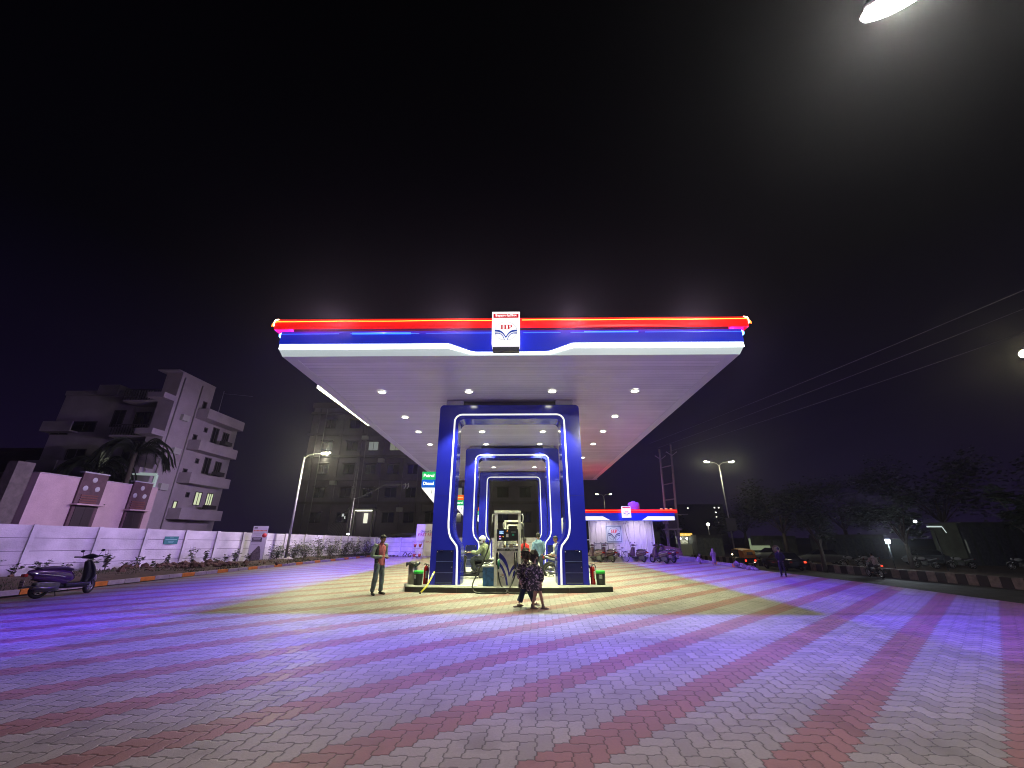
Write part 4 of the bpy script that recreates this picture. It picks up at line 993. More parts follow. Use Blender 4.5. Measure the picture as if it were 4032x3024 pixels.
for u in posts:
    mb = MB(); z = wz(u)+.02; V = []
    for (du, of) in ((-.075, .0), (-.075, .075), (.075, .075), (.075, .0)): V += [loc(wp(u+du, of+.002, 0)), loc(wp(u+du, of+.002, z))]
    mb.add(V, [(0, 1, 3, 2), (2, 3, 5, 4), (4, 5, 7, 6), (6, 7, 1, 0), (1, 7, 5, 3)]); mb.build('post', WWALL, bw)
fw = thing('boundary_wall', 'low white panel wall closing the far end of the forecourt behind the banner', 'wall', (-12.4, 37.42, 0))
xs = [0, 2.1, 4.2, 6.3, 8.4, 10.5, 12.6, 14.7]
for a, b in zip(xs, xs[1:]):
    mb = MB()
    for k in range(4): mb.box(a, 0, .375*k+.012, b, .07, .375*(k+1)-(.012 if k < 3 else 0), 0)
    mb.box(a, .02, 0, b, .04, 1.46, 1); mb.build('wall_panel', [WWALL, WGAP], fw)
for a in xs: mb = MB(); mb.box(a-.07, -.075, 0, a+.07, -.003, 1.53); mb.build('post', WWALL, fw)
ws = thing('wall_sign', 'small teal green notice fixed on the white wall panel', 'sign', wp(5.37, .012, 0))
A = Matrix((WD, -WN, Vector((0, 0, 1)))).transposed()
A = Matrix((WD, Vector((-WN.x, -WN.y, 0)), Vector((0, 0, 1)))).transposed()   # local x along wall, -y towards forecourt
mb = MB(); mb.box(0, -.02, 1.23, .66, .0, 1.62, 0, 0, A.to_4x4()); mb.build('plate', mat('teal_plate', (.01, .16, .16), .6), ws)
mb = MB()
for z, w0, w1 in ((1.55, .24, .42), (1.455, .05, .60), (1.38, .2, .46), (1.33, .22, .44)): mb.box(w0, -.024, z-.012, w1, -.021, z+(.018 if w1 > .5 else .005), 0, 0, A.to_4x4())
mb.build('print_lines', mat('plate_print', (.25, .5, .5), .6), ws)

# ---------------------------------------------------------------- planting bed, kerb stones
bed = [(-15.45, 11.3), (-14.95, 14.6), (-14.72, 17.6), (-14.35, 20.8), (-13.75, 24.4), (-12.95, 30.5), (-12.35, 37.3)]
mb = MB(); n = len(bed); rnd = random.Random(2); rows = []
bedp = [Vector((x, y, 0)) for x, y in [(-16.9, 5.0), (-16.1, 8.0)]+bed]
cols = 14; P_ = []
pp = crv([tuple(p) for p in bedp], 8)
for p in pp:
    u = (p-T1).dot(WD); q = T1+WD*u
    for k in range(cols):
        t = k/(cols-1); r_ = p.lerp(q, t); h = .10+.16*math.sin(math.pi*min(1, t*1.1))**.8+.10*noise.noise(Vector((r_.x*.9, r_.y*.9, 0)))+.05*noise.noise(Vector((r_.x*4, r_.y*4, 1)))
        P_.append((r_.x, r_.y, max(.03, h if k else .10)))
m = len(pp); mb.add(P_, [(i*cols+j, (i+1)*cols+j, (i+1)*cols+j+1, i*cols+j+1) for i in range(m-1) for j in range(cols-1)], 0, True)
struct(mb.build('planting_bed', SOIL))
kb = thing('kerb', 'low kerb of pale stones with orange painted ones along the left planting bed', 'kerb', (-14.7, 17.6, 0))
KW = mat('kerb_pale', (.40, .36, .38), .85, bump=.4, var=.25, vscale=5); KO = mat('kerb_orange', (.70, .24, .03), .7, bump=.3, var=.25, vscale=6)
L_ = 0; pts = pp; acc = [0]
for a, b in zip(pts, pts[1:]): acc.append(acc[-1]+(b-a).length)
def along(s):
    for i in range(len(pts)-1):
        if acc[i+1] >= s: t = (s-acc[i])/(acc[i+1]-acc[i]); return pts[i].lerp(pts[i+1], t)
    return pts[-1]
s = .4; k = 0
orange_every = 3
while s+.62 < acc[-1]:
    a, b = along(s), along(s+.60); mb = MB(); o_ = Vector((-14.7, 17.6, 0))
    mb.beam(a-o_+Vector((0, 0, .06)), b-o_+Vector((0, 0, .06)), .15, .14)
    mb.build('kerb_stone', KO if k % orange_every == 1 else KW, kb); s += .62; k += 1

# ---------------------------------------------------------------- plants
LEAF = mat('leaf_green', (.035, .060, .022), .6, var=.5, vscale=6); LEAF2 = mat('leaf_dark', (.022, .038, .018), .6, var=.5, vscale=6)
TWIG = mat('twig', (.12, .09, .06), .8); LEAFP = mat('leaf_pale', (.22, .20, .20), .6, var=.4, vscale=8)
def leaf(mb, p, d, s, mi=0, w=.42):
    d = Vector(d).normalized(); side = d.cross(Vector((rnd.uniform(-.4, .4), rnd.uniform(-.4, .4), 1))).normalized()*s*w; up = side.cross(d).normalized()*s*.12
    p = Vector(p); mb.add([p, p+d*s*.45+side+up, p+d*s, p+d*s*.45-side+up], [(0, 1, 2, 3)], mi)
def sapling(loc_, h, nb, spread, label, seed, dens=9, ls=.09, grp='young plants in the left planting bed', pale=0.):
    global rnd; rnd = random.Random(seed)
    t = thing('sapling', label, 'plant', loc_, 0, grp); mb = MB(); lf = MB()
    for b_ in range(nb):
        a = rnd.uniform(0, 6.28); tip = Vector((math.cos(a)*spread*rnd.uniform(.3, 1), math.sin(a)*spread*rnd.uniform(.3, 1), h*rnd.uniform(.65, 1)))
        mid = Vector((tip.x*.35, tip.y*.35, tip.z*.55)); C_ = crv([(0, 0, 0), tuple(mid), tuple(tip)], 4)
        mb.tube(C_, [.011-.0009*i for i in range(len(C_))], 5)
        for q in range(dens):
            tt = rnd.uniform(.3, 1.0); p = C_[min(len(C_)-1, int(tt*(len(C_)-1)))]+Vector((rnd.uniform(-.03, .03),)*3)
            th = rnd.uniform(0, 6.28); leaf(lf, p, (math.cos(th), math.sin(th), rnd.uniform(-.5, .6)), ls*rnd.uniform(.7, 1.3), 1 if rnd.random() < pale else 0)
    mb.build('stem', TWIG, t); lf.build('foliage', [LEAF if seed % 2 else LEAF2, LEAFP], t); return t
def shrub(loc_, h, rad, label, seed):
    global rnd; rnd = random.Random(seed); t = thing('shrub', label, 'shrub', loc_, 0, 'shrubs in the far left bed'); mb = MB(); lf = MB(); tips = []
    for k in range(14):
        a = rnd.uniform(0, 6.28); r = rnd.uniform(.2, 1)*rad; tip = Vector((math.cos(a)*r, math.sin(a)*r, h*rnd.uniform(.45, 1.05))); mb.tube(crv([(0, 0, 0), (tip.x*.5, tip.y*.5, tip.z*.65), tuple(tip)], 3), .010, 4); tips += [tip, tip*.75, tip*.5]
    mb.build('stem', TWIG, t)
    for k in range(520):
        c_ = rnd.choice(tips); d = Vector((rnd.gauss(0, .13), rnd.gauss(0, .13), rnd.gauss(0, .11))); th = rnd.uniform(0, 6.28)
        leaf(lf, c_+d, (math.cos(th), math.sin(th), rnd.uniform(-.6, .6)), rnd.uniform(.07, .13), 1 if rnd.random() < .25 else 0, .5)
    lf.build('foliage', [LEAF if seed % 2 else LEAF2, LEAFP], t)
pl = [(-.51, .95, 6, .4, 'leafy plant at the far left edge, before the white wall'), (.1, .55, 4, .35, 'low straggly plant behind the parked scooter seat'), (.9, .65, 5, .4, 'bushy little plant above the rear of the parked scooter'),
      (1.6, .5, 4, .35, 'small plant between the scooter seat and its handlebar'), (2.4, .75, 5, .4, 'twiggy plant just right of the parked scooter handlebar'), (3.04, .95, 9, .34, 'rounded leafy sapling right of the parked scooter'),
      (3.9, .45, 4, .4, 'low bent plant left of the second wall post after the scooter'), (4.27, .72, 3, .25, 'thin sapling against the wall post left of the teal notice'), (4.97, .42, 3, .18, 'tiny plant below and left of the teal notice'),
      (5.5, .68, 5, .17, 'small upright sapling directly below the teal notice'), (6.7, 1.1, 6, .28, 'tallest slender sapling, one panel right of the teal notice'), (7.4, .85, 6, .2, 'compact upright sapling right of the tallest one'),
      (7.95, .45, 4, .22, 'tiny seedling at the foot of a wall post'), (8.5, .55, 4, .3, 'pale thin plant left of the poster stand'), (9.05, .80, 7, .25, 'dark full sapling left of the poster stand'), (9.9, .6, 5, .3, 'low plant touching the poster stand on its left')]
for i, (u, h, nb, sp_, lab) in enumerate(pl):
    sapling(wp(u, .55, .12), h, nb, sp_, lab, 11+i, 14 if h > .6 else 10, .13)
for i, (u, of, h, lab) in enumerate(((11.6, .8, 1.0, 'leafy shrub just right of the poster stand'), (12.6, 1.1, 1.15, 'dense pale edged shrub left of the leaning lamp post'), (13.6, 1.0, 1.05, 'dense shrub around the foot of the leaning lamp post'), (14.7, 1.0, 1.35, 'large shrub right of the leaning lamp post'),
      (15.7, 1.0, 1.2, 'big spreading shrub in the middle of the far bed'), (17.0, 1.0, 1.0, 'lower shrub before the thin flood lamp pole'), (18.1, 1.1, 1.15, 'dark shrub below the flood lamp'), (19.3, 1.1, 1.1, 'thick dark shrub beside the thin pole'), (20.5, 1.0, .95, 'last shrub in the corner of the two white walls'))):
    shrub(wp(u, of, .08), h, .62, lab, 41+i)
# grass and ground cover of the bed
rnd = random.Random(9); mb = MB()
for k in range(9000):
    i = rnd.uniform(0, 1)**1.2; s_ = 6+i*(acc[-1]-6.5); p = along(s_); u = (p-T1).dot(WD); q = T1+WD*u; t = rnd.uniform(0.03, .75)**1.1; r_ = p.lerp(q, t)
    if noise.noise(Vector((r_.x*.35, r_.y*.25, 5))) < -.05 and s_ < 20: continue
    h = .05+.11*rnd.random(); a = rnd.uniform(0, 6.28); z0 = .10+.10*math.sin(math.pi*t); d = Vector((math.cos(a), math.sin(a), 0))*.02
    mb.add([(r_.x-d.x, r_.y-d.y, z0), (r_.x+d.x, r_.y+d.y, z0), (r_.x+rnd.uniform(-.06, .06), r_.y+rnd.uniform(-.06, .06), z0+h)], [(0, 1, 2)])
o = mb.build('grass', mat('grass_blades', (.045, .060, .022), .8, var=.5, vscale=3)); tag(o, 'short rough grass growing in the left planting bed', 'grass', kind='stuff')
rnd = random.Random(4); mb = MB()
for k in range(260):
    u = rnd.gauss(5.5, 2.2); q = Vector(wp(u, rnd.uniform(1.0, 4.2), 0)); r = rnd.uniform(.03, .12)*(1 if rnd.random() < .85 else 1.6); bm = bmesh.new(); bmesh.ops.create_icosphere(bm, subdivisions=1, radius=r)
    for v in bm.verts: v.co *= rnd.uniform(.7, 1.25)
    mb.bm_add(bm, 0, False, Matrix.Translation((q.x, q.y, .14+r*.4+.12*math.exp(-((u-5.5)/2)**2))))
tag(mb.build('soil_clods', mat('dug_soil', (.10, .055, .035), .95, bump=.8, bscale=30, var=.5)), 'heap of dug brown soil clods in the left planting bed', 'soil', kind='stuff')
# poster stand
ps = thing('poster_stand', 'tall narrow printed poster board standing in the bed before the white wall', 'poster', wp(10.15, .75, .06), R(32))
mb = MB(); mb.box(-.42, 0, 0, .42, .05, 2.18); mb.build('board', mat('poster_edge', (.05, .05, .05), .7), ps)
mb = MB(); mb.box(-.41, -.006, .01, .41, -.001, 2.17, 0)
mb.box(-.36, -.010, 2.02, -.18, -.007, 2.10, 1); mb.box(-.38, -.010, 1.86, .36, -.007, 1.93, 2)
for k in range(10): mb.box(-.36+k*.072, -.012, 1.855, -.345+k*.072, -.009, 1.935, 0)
for z, a, b in ((1.76, -.34, .2), (1.72, -.36, .22), (1.68, -.3, .1), (1.60, -.2, .1), (1.10, -.36, .1), (1.06, -.36, .0)): mb.box(a, -.010, z, b, -.007, z+.014, 4)
mb.box(-.37, -.010, 1.22, .18, -.007, 1.50, 1)
for z, a, b in ((1.43, -.3, .1), (1.38, -.28, .08), (1.27, -.33, .12)): mb.box(a, -.014, z, b, -.011, z+.02, 0)
mb.lathe([(0, -.012), (.13, -.012), (.13, -.007)], (.27, 0, 1.62), 'Y', 20, 3)
mb.prism([(-.28, .06), (.26, .06), (.27, .35), (.22, .72), (.13, .98), (.04, 1.0), (-.05, .86), (-.20, .66), (-.32, .36)], 'XZ', -.012, -.008, 5)
mb.build('printed_face', [mat('poster_white', (.55, .55, .55), .6), mat('poster_black', (.06, .05, .06), .6), mat('poster_orange', (.6, .15, .03), .6), mat('poster_red', (.55, .03, .04), .6), mat('poster_grey', (.3, .3, .3), .6), mat('poster_figure', (.12, .10, .10), .6, var=.5, vscale=12)], ps)
tag(soft(MB().ell((0, 0, .1), (.5, .28, .09)).ell((.35, .1, .16), (.35, .2, .08)).ell((-.4, -.1, .08), (.25, .2, .06)), 'crumpled_sheet', mat('pale_sheet', (.45, .38, .45), .8), None, .03, 1, wp(11.3, 1.7, .12), .03, 5), 'crumpled pale sheet lying in the bed right of the poster stand', 'sheet')
# thin pole with white flood lamp and cable fan
t = thing('flood_lamp_pole', 'thin pole behind the shrubs carrying a small bright white flood lamp', 'lamp pole', (-13.3, 33.2, 0))
mb = MB(); mb.cyl((0, 0, 0), (.05, 0, 4.5), .035, .03, 8); mb.build('pole', GALV, t)
mb = MB(); mb.box(-.1, -.1, 1.72, .08, -.03, 1.84); mb.build('lamp_box', BLACK, t); mb = MB(); mb.box(-.085, -.108, 1.735, .065, -.101, 1.825); mb.build('lamp_glass', emit('flood_white', (.85, .93, 1), 40), t)
t = thing('utility_pole', 'dim lattice utility pole with a long side arm before the dark apartment block', 'utility pole', (-16.5, 41, 0))
LM = mat('lattice_metal', (.16, .15, .17), .7)
mb = MB()
for sx in (-.22, .22): mb.beam((sx, 0, 0), (sx*.5, 0, 8.5), .06, .06)
z = .5
while z < 8.2: w_ = .22-.11*z/8.5; mb.beam((-w_, 0, z), (w_, 0, z+.45), .03, .03); mb.beam((w_, 0, z), (-w_, 0, z+.45), .03, .03); z += .5
mb.build('mast', LM, t)
mb = MB(); mb.tube(crv([(0, 0, 5.0), (1.2, 0, 5.5), (2.2, 0, 6.0), (3.3, 0, 6.5), (5.0, 0, 6.45)], 4), .05, 6); mb.build('side_arm', LM, t)
for dx in (4.95, 5.25): mb = MB(); mb.tube([(dx, 0, 6.45), (dx+.2, 0, 6.6), (dx+.22, 0, 6.3), (dx+.1, 0, 6.1)], .05, 6); mb.build('insulator', mat('porcelain', (.5, .5, .52), .4), t)
for k in range(9): mb = MB(); mb.tube(crv([(-.1+k*.03, 0, 5.2-.1*k), (-.3-.12*k, -.3, 3.2), (-.5-.25*k+.1*k*k*.1, -.8, 1.2)], 5), .014, 5); mb.build('cable', BLACK, t)

# ---------------------------------------------------------------- buildings
def window(par, mats, c, w, h, axis='X', lit=None, mull=1, depth=.05):
    """framed window on a wall; axis X: wall faces -Y; axis Y: wall faces +X"""
    fr, pn = MB(), MB(); d = depth
    def B(m_, a0, z0, a1, z1, d0, d1):
        if axis == 'X': m_.box(c[0]+a0, c[1]-d1, c[2]+z0, c[0]+a1, c[1]-d0, c[2]+z1)
        else: m_.box(c[0]+d0, c[1]+a0, c[2]+z0, c[0]+d1, c[1]+a1, c[2]+z1)
    t = .07
    B(fr, -w/2-t, -h/2-t, -w/2, h/2+t, .002, d); B(fr, w/2, -h/2-t, w/2+t, h/2+t, .002, d); B(fr, -w/2, h/2, w/2, h/2+t, .002, d); B(fr, -w/2, -h/2-t, w/2, -h/2, .002, d)
    for k in range(mull): x = -w/2+w*(k+1)/(mull+1); B(fr, x-.025, -h/2, x+.025, h/2, .012, d-.005)
    f = fr.build('window', mats[0], par); B(pn, -w/2, -h/2, w/2, h/2, .002, .01); pn.build('pane', lit or mats[1], f); return f
PLAST = mat('apartment_plaster', (.42, .36, .43), .9, bump=.3, var=.15, vscale=.7); PLASTD = mat('apartment_plaster_shade', (.40, .36, .40), .9, bump=.3, var=.2, vscale=.6)
WFR = mat('window_frame_dark', (.06, .05, .06), .6); WGL = mat('window_glass_dark', (.012, .012, .016), .12)
LITW = emit('lit_window', (.9, 1, .62), .62); LITC = emit('lit_window_cool', (.8, .9, .85), .22); LITD = emit('dim_window', (.9, .95, .7), .18)
ox_, oy_ = -31.34, 34.0
ap = thing('apartment_building', 'pale stepped apartment block with balconies at the left, one window column lit', 'building', (ox_, oy_, 0))
mb = MB(); mb.box(-1.5, 0, 0, 0, 4.25, 16.0); mb.build('stair_tower', PLAST, ap)
mb = MB(); mb.box(-12.2, 1.6, 0, -1.5, 11, 14.3, 0); mb.build('wall', PLASTD, ap)
mb = MB(); mb.box(-1.5, 4.253, 0, -.05, 8.15, 13.3, 0); mb.build('rear_wing', PLAST, ap)
mb = MB(); mb.box(-2.0, -.5, 16.0, .0, 4.3, 16.12); mb.build('roof', PLAST, ap)
mb = MB(); mb.box(-12.2, 1.45, 14.3, -3.7, 1.6, 14.75); mb.box(-9.0, 1.3, 14.3, -7.0, 4, 15.3); mb.build('parapet', PLASTD, ap)
for z0 in (12.37, 9.27, 6.2, 3.05):
    mb = MB(); mb.box(-.05, 2.8, z0, 1.2, 8.15, z0+.12); mb.box(1.08, 2.8, z0+.12, 1.2, 8.15, z0+.95); mb.box(-.05, 2.8, z0+.12, 1.08, 2.92, z0+.95); mb.box(-.05, 8.03, z0+.12, 1.08, 8.15, z0+.95)
    mb.build('balcony', PLAST, ap)
for (y, z) in ((3.45, 13.54), (3.4, 10.17), (3.4, 6.88)): window(ap, (WFR, WGL), (0, y, z), .36, 1.25, 'Y', None, 0, .06)
window(ap, (WFR, WGL), (0, 3.34, 3.95), .36, 1.25, 'Y', LITW, 0, .06)
for k, z in enumerate((11.35, 8.25, 5.05)):
    window(ap, (WFR, WGL), (-.05, 5.9, z), .75, 1.5 if k < 2 else 1.15, 'Y', LITW if k == 2 else None, 1, .05)
    window(ap, (WFR, WGL), (-.05, 7.45, z+.05), .80, 1.1, 'Y', LITW if k == 2 else None, 2, .05)
    window(ap, (WFR, WGL), (-.05, 4.55, z+.25), .3, .35, 'Y', None, 0, .05)
    mb = MB(); mb.box(.9, 5.6, z-.98, 1.45, 6.7, z-.62); mb.build('washing_line', mat('dark_cloth', (.03, .025, .03), .9), ap)
for y, z in ((1.2, 8.6), (1.0, 5.4), (1.1, 11.7)):
    mb = MB(); mb.box(.004, y, z, .32, y+.8, z+.55, 0, .02); mb.build('air_conditioner', mat('ac_white', (.5, .5, .5), .6), ap)
for y in (.35, 2.55): mb = MB(); mb.cyl((.06, y, .1), (.06, y, 15.6), .05); mb.build('drain_pipe', mat('pipe_grey', (.22, .2, .22), .6), ap)
# front balconies with railings
for z0, xa, xb in ((13.15, -4.8, -.0), (9.85, -4.8, -.0), (6.5, -4.8, -.0)):
    if z0 > 6: mb = MB(); mb.box(xa, -.1 if z0 < 13 else .05, z0, xb-1.5, 1.6, z0+.16); mb.box(-1.5, -1.2, z0, 0, -.003, z0+.5); mb.build('balcony', PLAST, ap)
    mb = MB()
    for k in range(14): x = xa+(-1.6-xa)*k/13; mb.box(x-.02, -.08, z0+.16, x+.02, -.04, z0+1.1)
    mb.box(xa, -.09, z0+1.08, -1.55, -.03, z0+1.14); mb.build('railing', WFR, ap)
    window(ap, (WFR, WGL), (-2.2, 1.6, z0-1.3), .9, 2.0, 'X', None, 0); window(ap, (WFR, WGL), (-4.0, 1.6, z0-1.3), 1.3, 1.4, 'X', None, 1)
for (x, z, w_, h_) in ((-6.3, 12.0, 1.0, 1.5), (-9.3, 11.2, 2.2, .9), (-11.4, 11.0, 1.6, 1.0), (-6.2, 8.0, .9, 2.2), (-9.0, 8.6, 1.6, .9), (-10.5, 4.8, 2, 1.2)):
    window(ap, (WFR, WGL), (x, 1.6, z), w_, h_, 'X', LITD if (x, z) == (-6.2, 8.0) else None, 1)
for z0 in (10.6, 7.0): mb = MB(); mb.box(-12.4, .8, z0, -9.6, 1.6, z0+.12); mb.box(-12.4, .8, z0+.12, -9.6, .9, z0+.95); mb.build('balcony', PLASTD, ap)
mb = MB(); mb.cyl((-.8, 6.5, 13.3), (-.8, 6.5, 16.5), .03); mb.cyl((-.8, 6.5, 16.2), (2.2, 6.9, 16.0), .012); mb.build('roof_aerial', GALV, ap)

# single storey pink building with two ornate entrances
pk = thing('pink_annex', 'single storey pink plastered building with two brown patterned entrance bays', 'building', (-27.2, 22.4, 0))
PINK = mat('pink_plaster', (.50, .36, .42), .9, bump=.35, bscale=12, var=.12, vscale=1.2); BRN = mat('brown_cladding', (.10, .05, .07), .7, bump=.3, var=.3, vscale=4)
mb = MB(); mb.box(-5, .15, 0, 0, 8.1, 5.0); mb.build('wall', PINK, pk)
mb = MB(); mb.box(-5.03, .12, 5.003, .04, 8.13, 5.06); mb.build('coping', mat('coping', (.4, .34, .42), .8), pk)
MED = mat('medallion', (.42, .42, .48), .7); 
for y0, y1, zt in ((2.42, 4.0, 5.36), (5.95, 7.45, 5.24)):
    mb = MB(); mb.box(.003, y0, 0, .12, y1, zt, 0); mb.box(-.2, y0-.03, zt+.002, .16, y1+.03, zt+.07, 1); bay = mb.build('entrance_bay', [BRN, MED], pk)
    c = (y0+y1)/2
    for dy, dz in ((.0, -.38), (-.42, -.92), (.34, -.92)):
        mb = MB(); mb.lathe([(.0, .03), (.11, .03), (.16, .0)], (.121, c+dy, zt+dz), 'X', 18); mb.build('medallion', MED, bay)
    mb = MB()
    for k in range(4): mb.box(.121, c-.55, zt-1.38-k*.14, .17, c+.5, zt-1.31-k*.14, 0)
    mb.build('louvre', mat('louvre_brown', (.16, .05, .045), .5), bay)
    mb = MB(); mb.box(.121, y0-.12, zt-1.95, .5, y1+.12, zt-1.86); mb.build('canopy_slab', PINK, bay)
    mb = MB(); mb.box(.121, c-.60, 0, .15, c+.55, zt-2.0, 0); mb.box(.151, c-.03, 0, .165, c-.01, zt-2.0, 0); mb.build('door', mat('door_dark', (.03, .02, .025), .4), bay)
mb = MB(); mb.ell((.01, 4.45, 3.55), (.03, .05, .05)); mb.build('wall_fitting', BLACK, pk)
pr = thing('lit_porch', 'white lit roof frame showing behind the pink building', 'porch', (-32.2, 33, 0))
mb = MB(); mb.beam((0, 0, 6.5), (2.3, 0, 6.4), .12, .22); mb.beam((2.3, 0, 0), (2.3, 0, 6.35), .18, .18); mb.beam((.1, 0, 0), (.1, 0, 6.4), .1, .1); mb.beam((0, 0, 5.3), (2.2, 0, 5.25), .1, .08)
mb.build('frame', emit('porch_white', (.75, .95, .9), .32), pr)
lo = thing('low_building', 'dark low building left of the pink one with a concrete pillar', 'building', (-28.5, 12, 0))
mb = MB(); mb.box(-12, 0, 0, 0, 9.4, 5.3); mb.build('wall', mat('dark_brick', (.05, .035, .04), .9, var=.4), lo)
mb = MB(); mb.box(.6, 9.45, 0, 1.15, 10.3, 5.5); mb.build('pillar', mat('raw_concrete', (.13, .11, .11), .9, bump=.4, var=.3), lo)
mb = MB(); mb.box(.003, 4.2, 2.95, .05, 7.4, 3.02, 0); mb.box(.003, 7.0, 2.9, .08, 7.4, 3.07, 1); mb.build('window_bar', [mat('bar_grey', (.2, .2, .2), .6), emit('small_lit', (1, .9, .95), .6)], lo)
rb = thing('rear_building', 'dark reddish building behind the palm on the far left', 'building', (-52, 38, 0))
mb = MB(); mb.box(0, 0, 0, 12, 8, 9.4); mb.build('wall', mat('dark_red_plaster', (.07, .045, .055), .9, var=.3), rb); mb = MB(); mb.box(-.1, -.15, 9.4, 12.1, 8, 9.7); mb.build('parapet', mat('dark_red_plaster2', (.08, .05, .06), .9), rb)

# large dark block in the middle distance
bg_ = thing('apartment_building', 'big dim grey apartment block behind the station, its entrance lit at the bottom', 'building', (-13, 62, 0))
BW = mat('block_grey', (.18, .15, .20), .9, bump=.3, var=.2, vscale=.5); BW2 = mat('block_brown', (.12, .10, .12), .9, var=.2, vscale=.6)
mb = MB(); mb.box(-20.3, 0, 0, 20, 12, 21.3, 0); mb.build('wall', BW, bg_)
mb = MB(); mb.box(-20.6, -.15, 21.3, 20.2, 12.1, 22.2, 0); mb.build('parapet', BW2, bg_)
for x in (-19.3, -15.2, -11.9, -8.35, -4.9, -1.6, 1.8, 5.6, 9.0, 12.5, 16.0):
    mb = MB(); mb.box(x-.22, -.28, 0, x+.22, -.003, 21.2); mb.build('pilaster', BW, bg_)
for k, z in enumerate((6.1, 9.55, 13.1, 16.7, 20.2)):
    mb = MB(); mb.box(-20.5, -.42, z, 20.1, -.003, z+.35); mb.build('floor_band', BW if k % 2 else BW2, bg_)
cols_ = [(-17.2, 1.5), (-13.2, 1.6), (-9.8, 1.5), (-6.3, 1.7), (-3.2, 1.5), (.0, 1.4), (3.7, 1.8), (7.3, 1.6), (10.8, 1.6), (14.2, 1.6), (17.8, 1.6)]
rw = random.Random(8)
for ci, (x, w_) in enumerate(cols_):
    for k, z in enumerate((4.2, 7.8, 11.3, 14.95, 18.6)):
        lit = None
        if (ci, k) in ((2, 3),): lit = LITC
        elif (ci, k) in ((6, 1), (3, 3), (8, 2)): lit = LITD
        if (ci, k) == (2, 0):
            continue
        window(bg_, (WFR, WGL), (x, 0, z), w_, 1.35, 'X', lit, 1, .08)
        mb = MB(); mb.box(x-w_/2-.25, -.6, z+.85, x+w_/2+.25, -.003, z+.93); mb.build('sunshade', BW, bg_)
for x, z in ((-15.6, 8.9), (-8.6, 12.3), (-5.0, 5.0), (-11.6, 15.9), (4.6, 8.6)):
    mb = MB(); mb.box(x, -.75, z, x+.85, -.004, z+.6, 0, .02); mb.build('air_conditioner', mat('ac_white', (.5, .5, .5), .6), bg_)
for x in (-17.9, -10.9, -2.3): mb = MB(); mb.cyl((x, -.46, .1), (x, -.46, 21), .07); mb.build('drain_pipe', mat('pipe_grey', (.22, .2, .22), .6), bg_)
# lit ground floor entrance
mb = MB(); mb.box(-11.0, -1.6, 5.2, -8.0, -.003, 5.42); mb.box(-11.0, -1.6, 0, -10.8, -1.4, 5.2); mb.box(-8.2, -1.6, 0, -8.0, -1.4, 5.2); po = mb.build('entrance_porch', mat('porch_wall', (.5, .5, .46), .8), bg_)
mb = MB(); mb.box(-10.7, -1.55, 5.05, -8.3, -.8, 5.18); mb.build('porch_light', emit('porch_lamp', (1, 1, .8), 2.2), po)
mb = MB(); mb.box(-9.9, -.12, 3.4, -9.3, -.06, 4.8); mb.build('lit_door', emit('lit_door', (1, 1, .8), .9), po)
mb = MB(); mb.box(-13.2, -.12, 4.35, -12.9, -.09, 4.75, 0); mb.box(-12.8, -.12, 4.0, -12.65, -.09, 4.4, 0); mb.build('small_lamp', emit('tiny_lit', (.9, .95, .9), .9), bg_)
# low sheds beyond the far wall
sh = thing('shed', 'low pale shed with hoardings beyond the far white wall', 'shed', (-11.3, 45, 0)); mb = MB(); mb.box(0, 0, 0, 2.0, 2, 1.75); mb.box(2.3, 0, 0, 3.2, 2, 1.72); mb.build('wall', mat('shed_wall', (.30, .28, .24), .8, var=.6, vscale=1.5), sh)
mb = MB(); mb.box(-2.2, -.2, 1.78, 4.5, 2.2, 1.9); mb.build('roof', mat('shed_roof', (.08, .08, .08), .8), sh)

# palm in front of the apartments
def palm(loc_, h, label):
    rp_ = random.Random(21); t = thing('palm_tree', label, 'palm tree', loc_)
    mb = MB(); mb.tube(crv([(0, 0, 0), (.1, 0, h*.5), (0, 0, h)], 6), .16, 10); mb.build('trunk', mat('palm_trunk', (.06, .05, .04), .9, bump=.6), t)
    mb = MB()
    for k in range(26):
        a = k*2.4+rp_.uniform(-.2, .2); L = rp_.uniform(2.2, 3.1); up = rp_.uniform(-.1, 1.3)
        d = Vector((math.cos(a), math.sin(a), 0)); C_ = crv([(0, 0, h), tuple(d*L*.4+Vector((0, 0, h+up*.9))), tuple(d*L*.8+Vector((0, 0, h+up*.75-.35))), tuple(d*L+Vector((0, 0, h+up*.4-1.2)))], 8)
        mb.tube(C_, .02, 4); side = Vector((-d.y, d.x, 0))
        for i, p in enumerate(C_[2:]):
            for sg in (-1, 1):
                for q in (0, .5):
                    pp_ = p+(C_[min(i+3, len(C_)-1)]-p)*q; e = pp_+side*sg*.42*(1-.5*i/len(C_))+d*.22+Vector((0, 0, -.40)); w_ = d*.03
                    mb.add([pp_-w_, pp_+w_, e], [(0, 1, 2)])
    mb.build('fronds', mat('palm_leaf', (.018, .028, .014), .7), t)
palm((-30.2, 30.8, 0), 7.9, 'dark palm in front of the stepped apartment block')
palm((-33.6, 31.5, 0), 6.6, 'second dark palm further left behind the pink building')

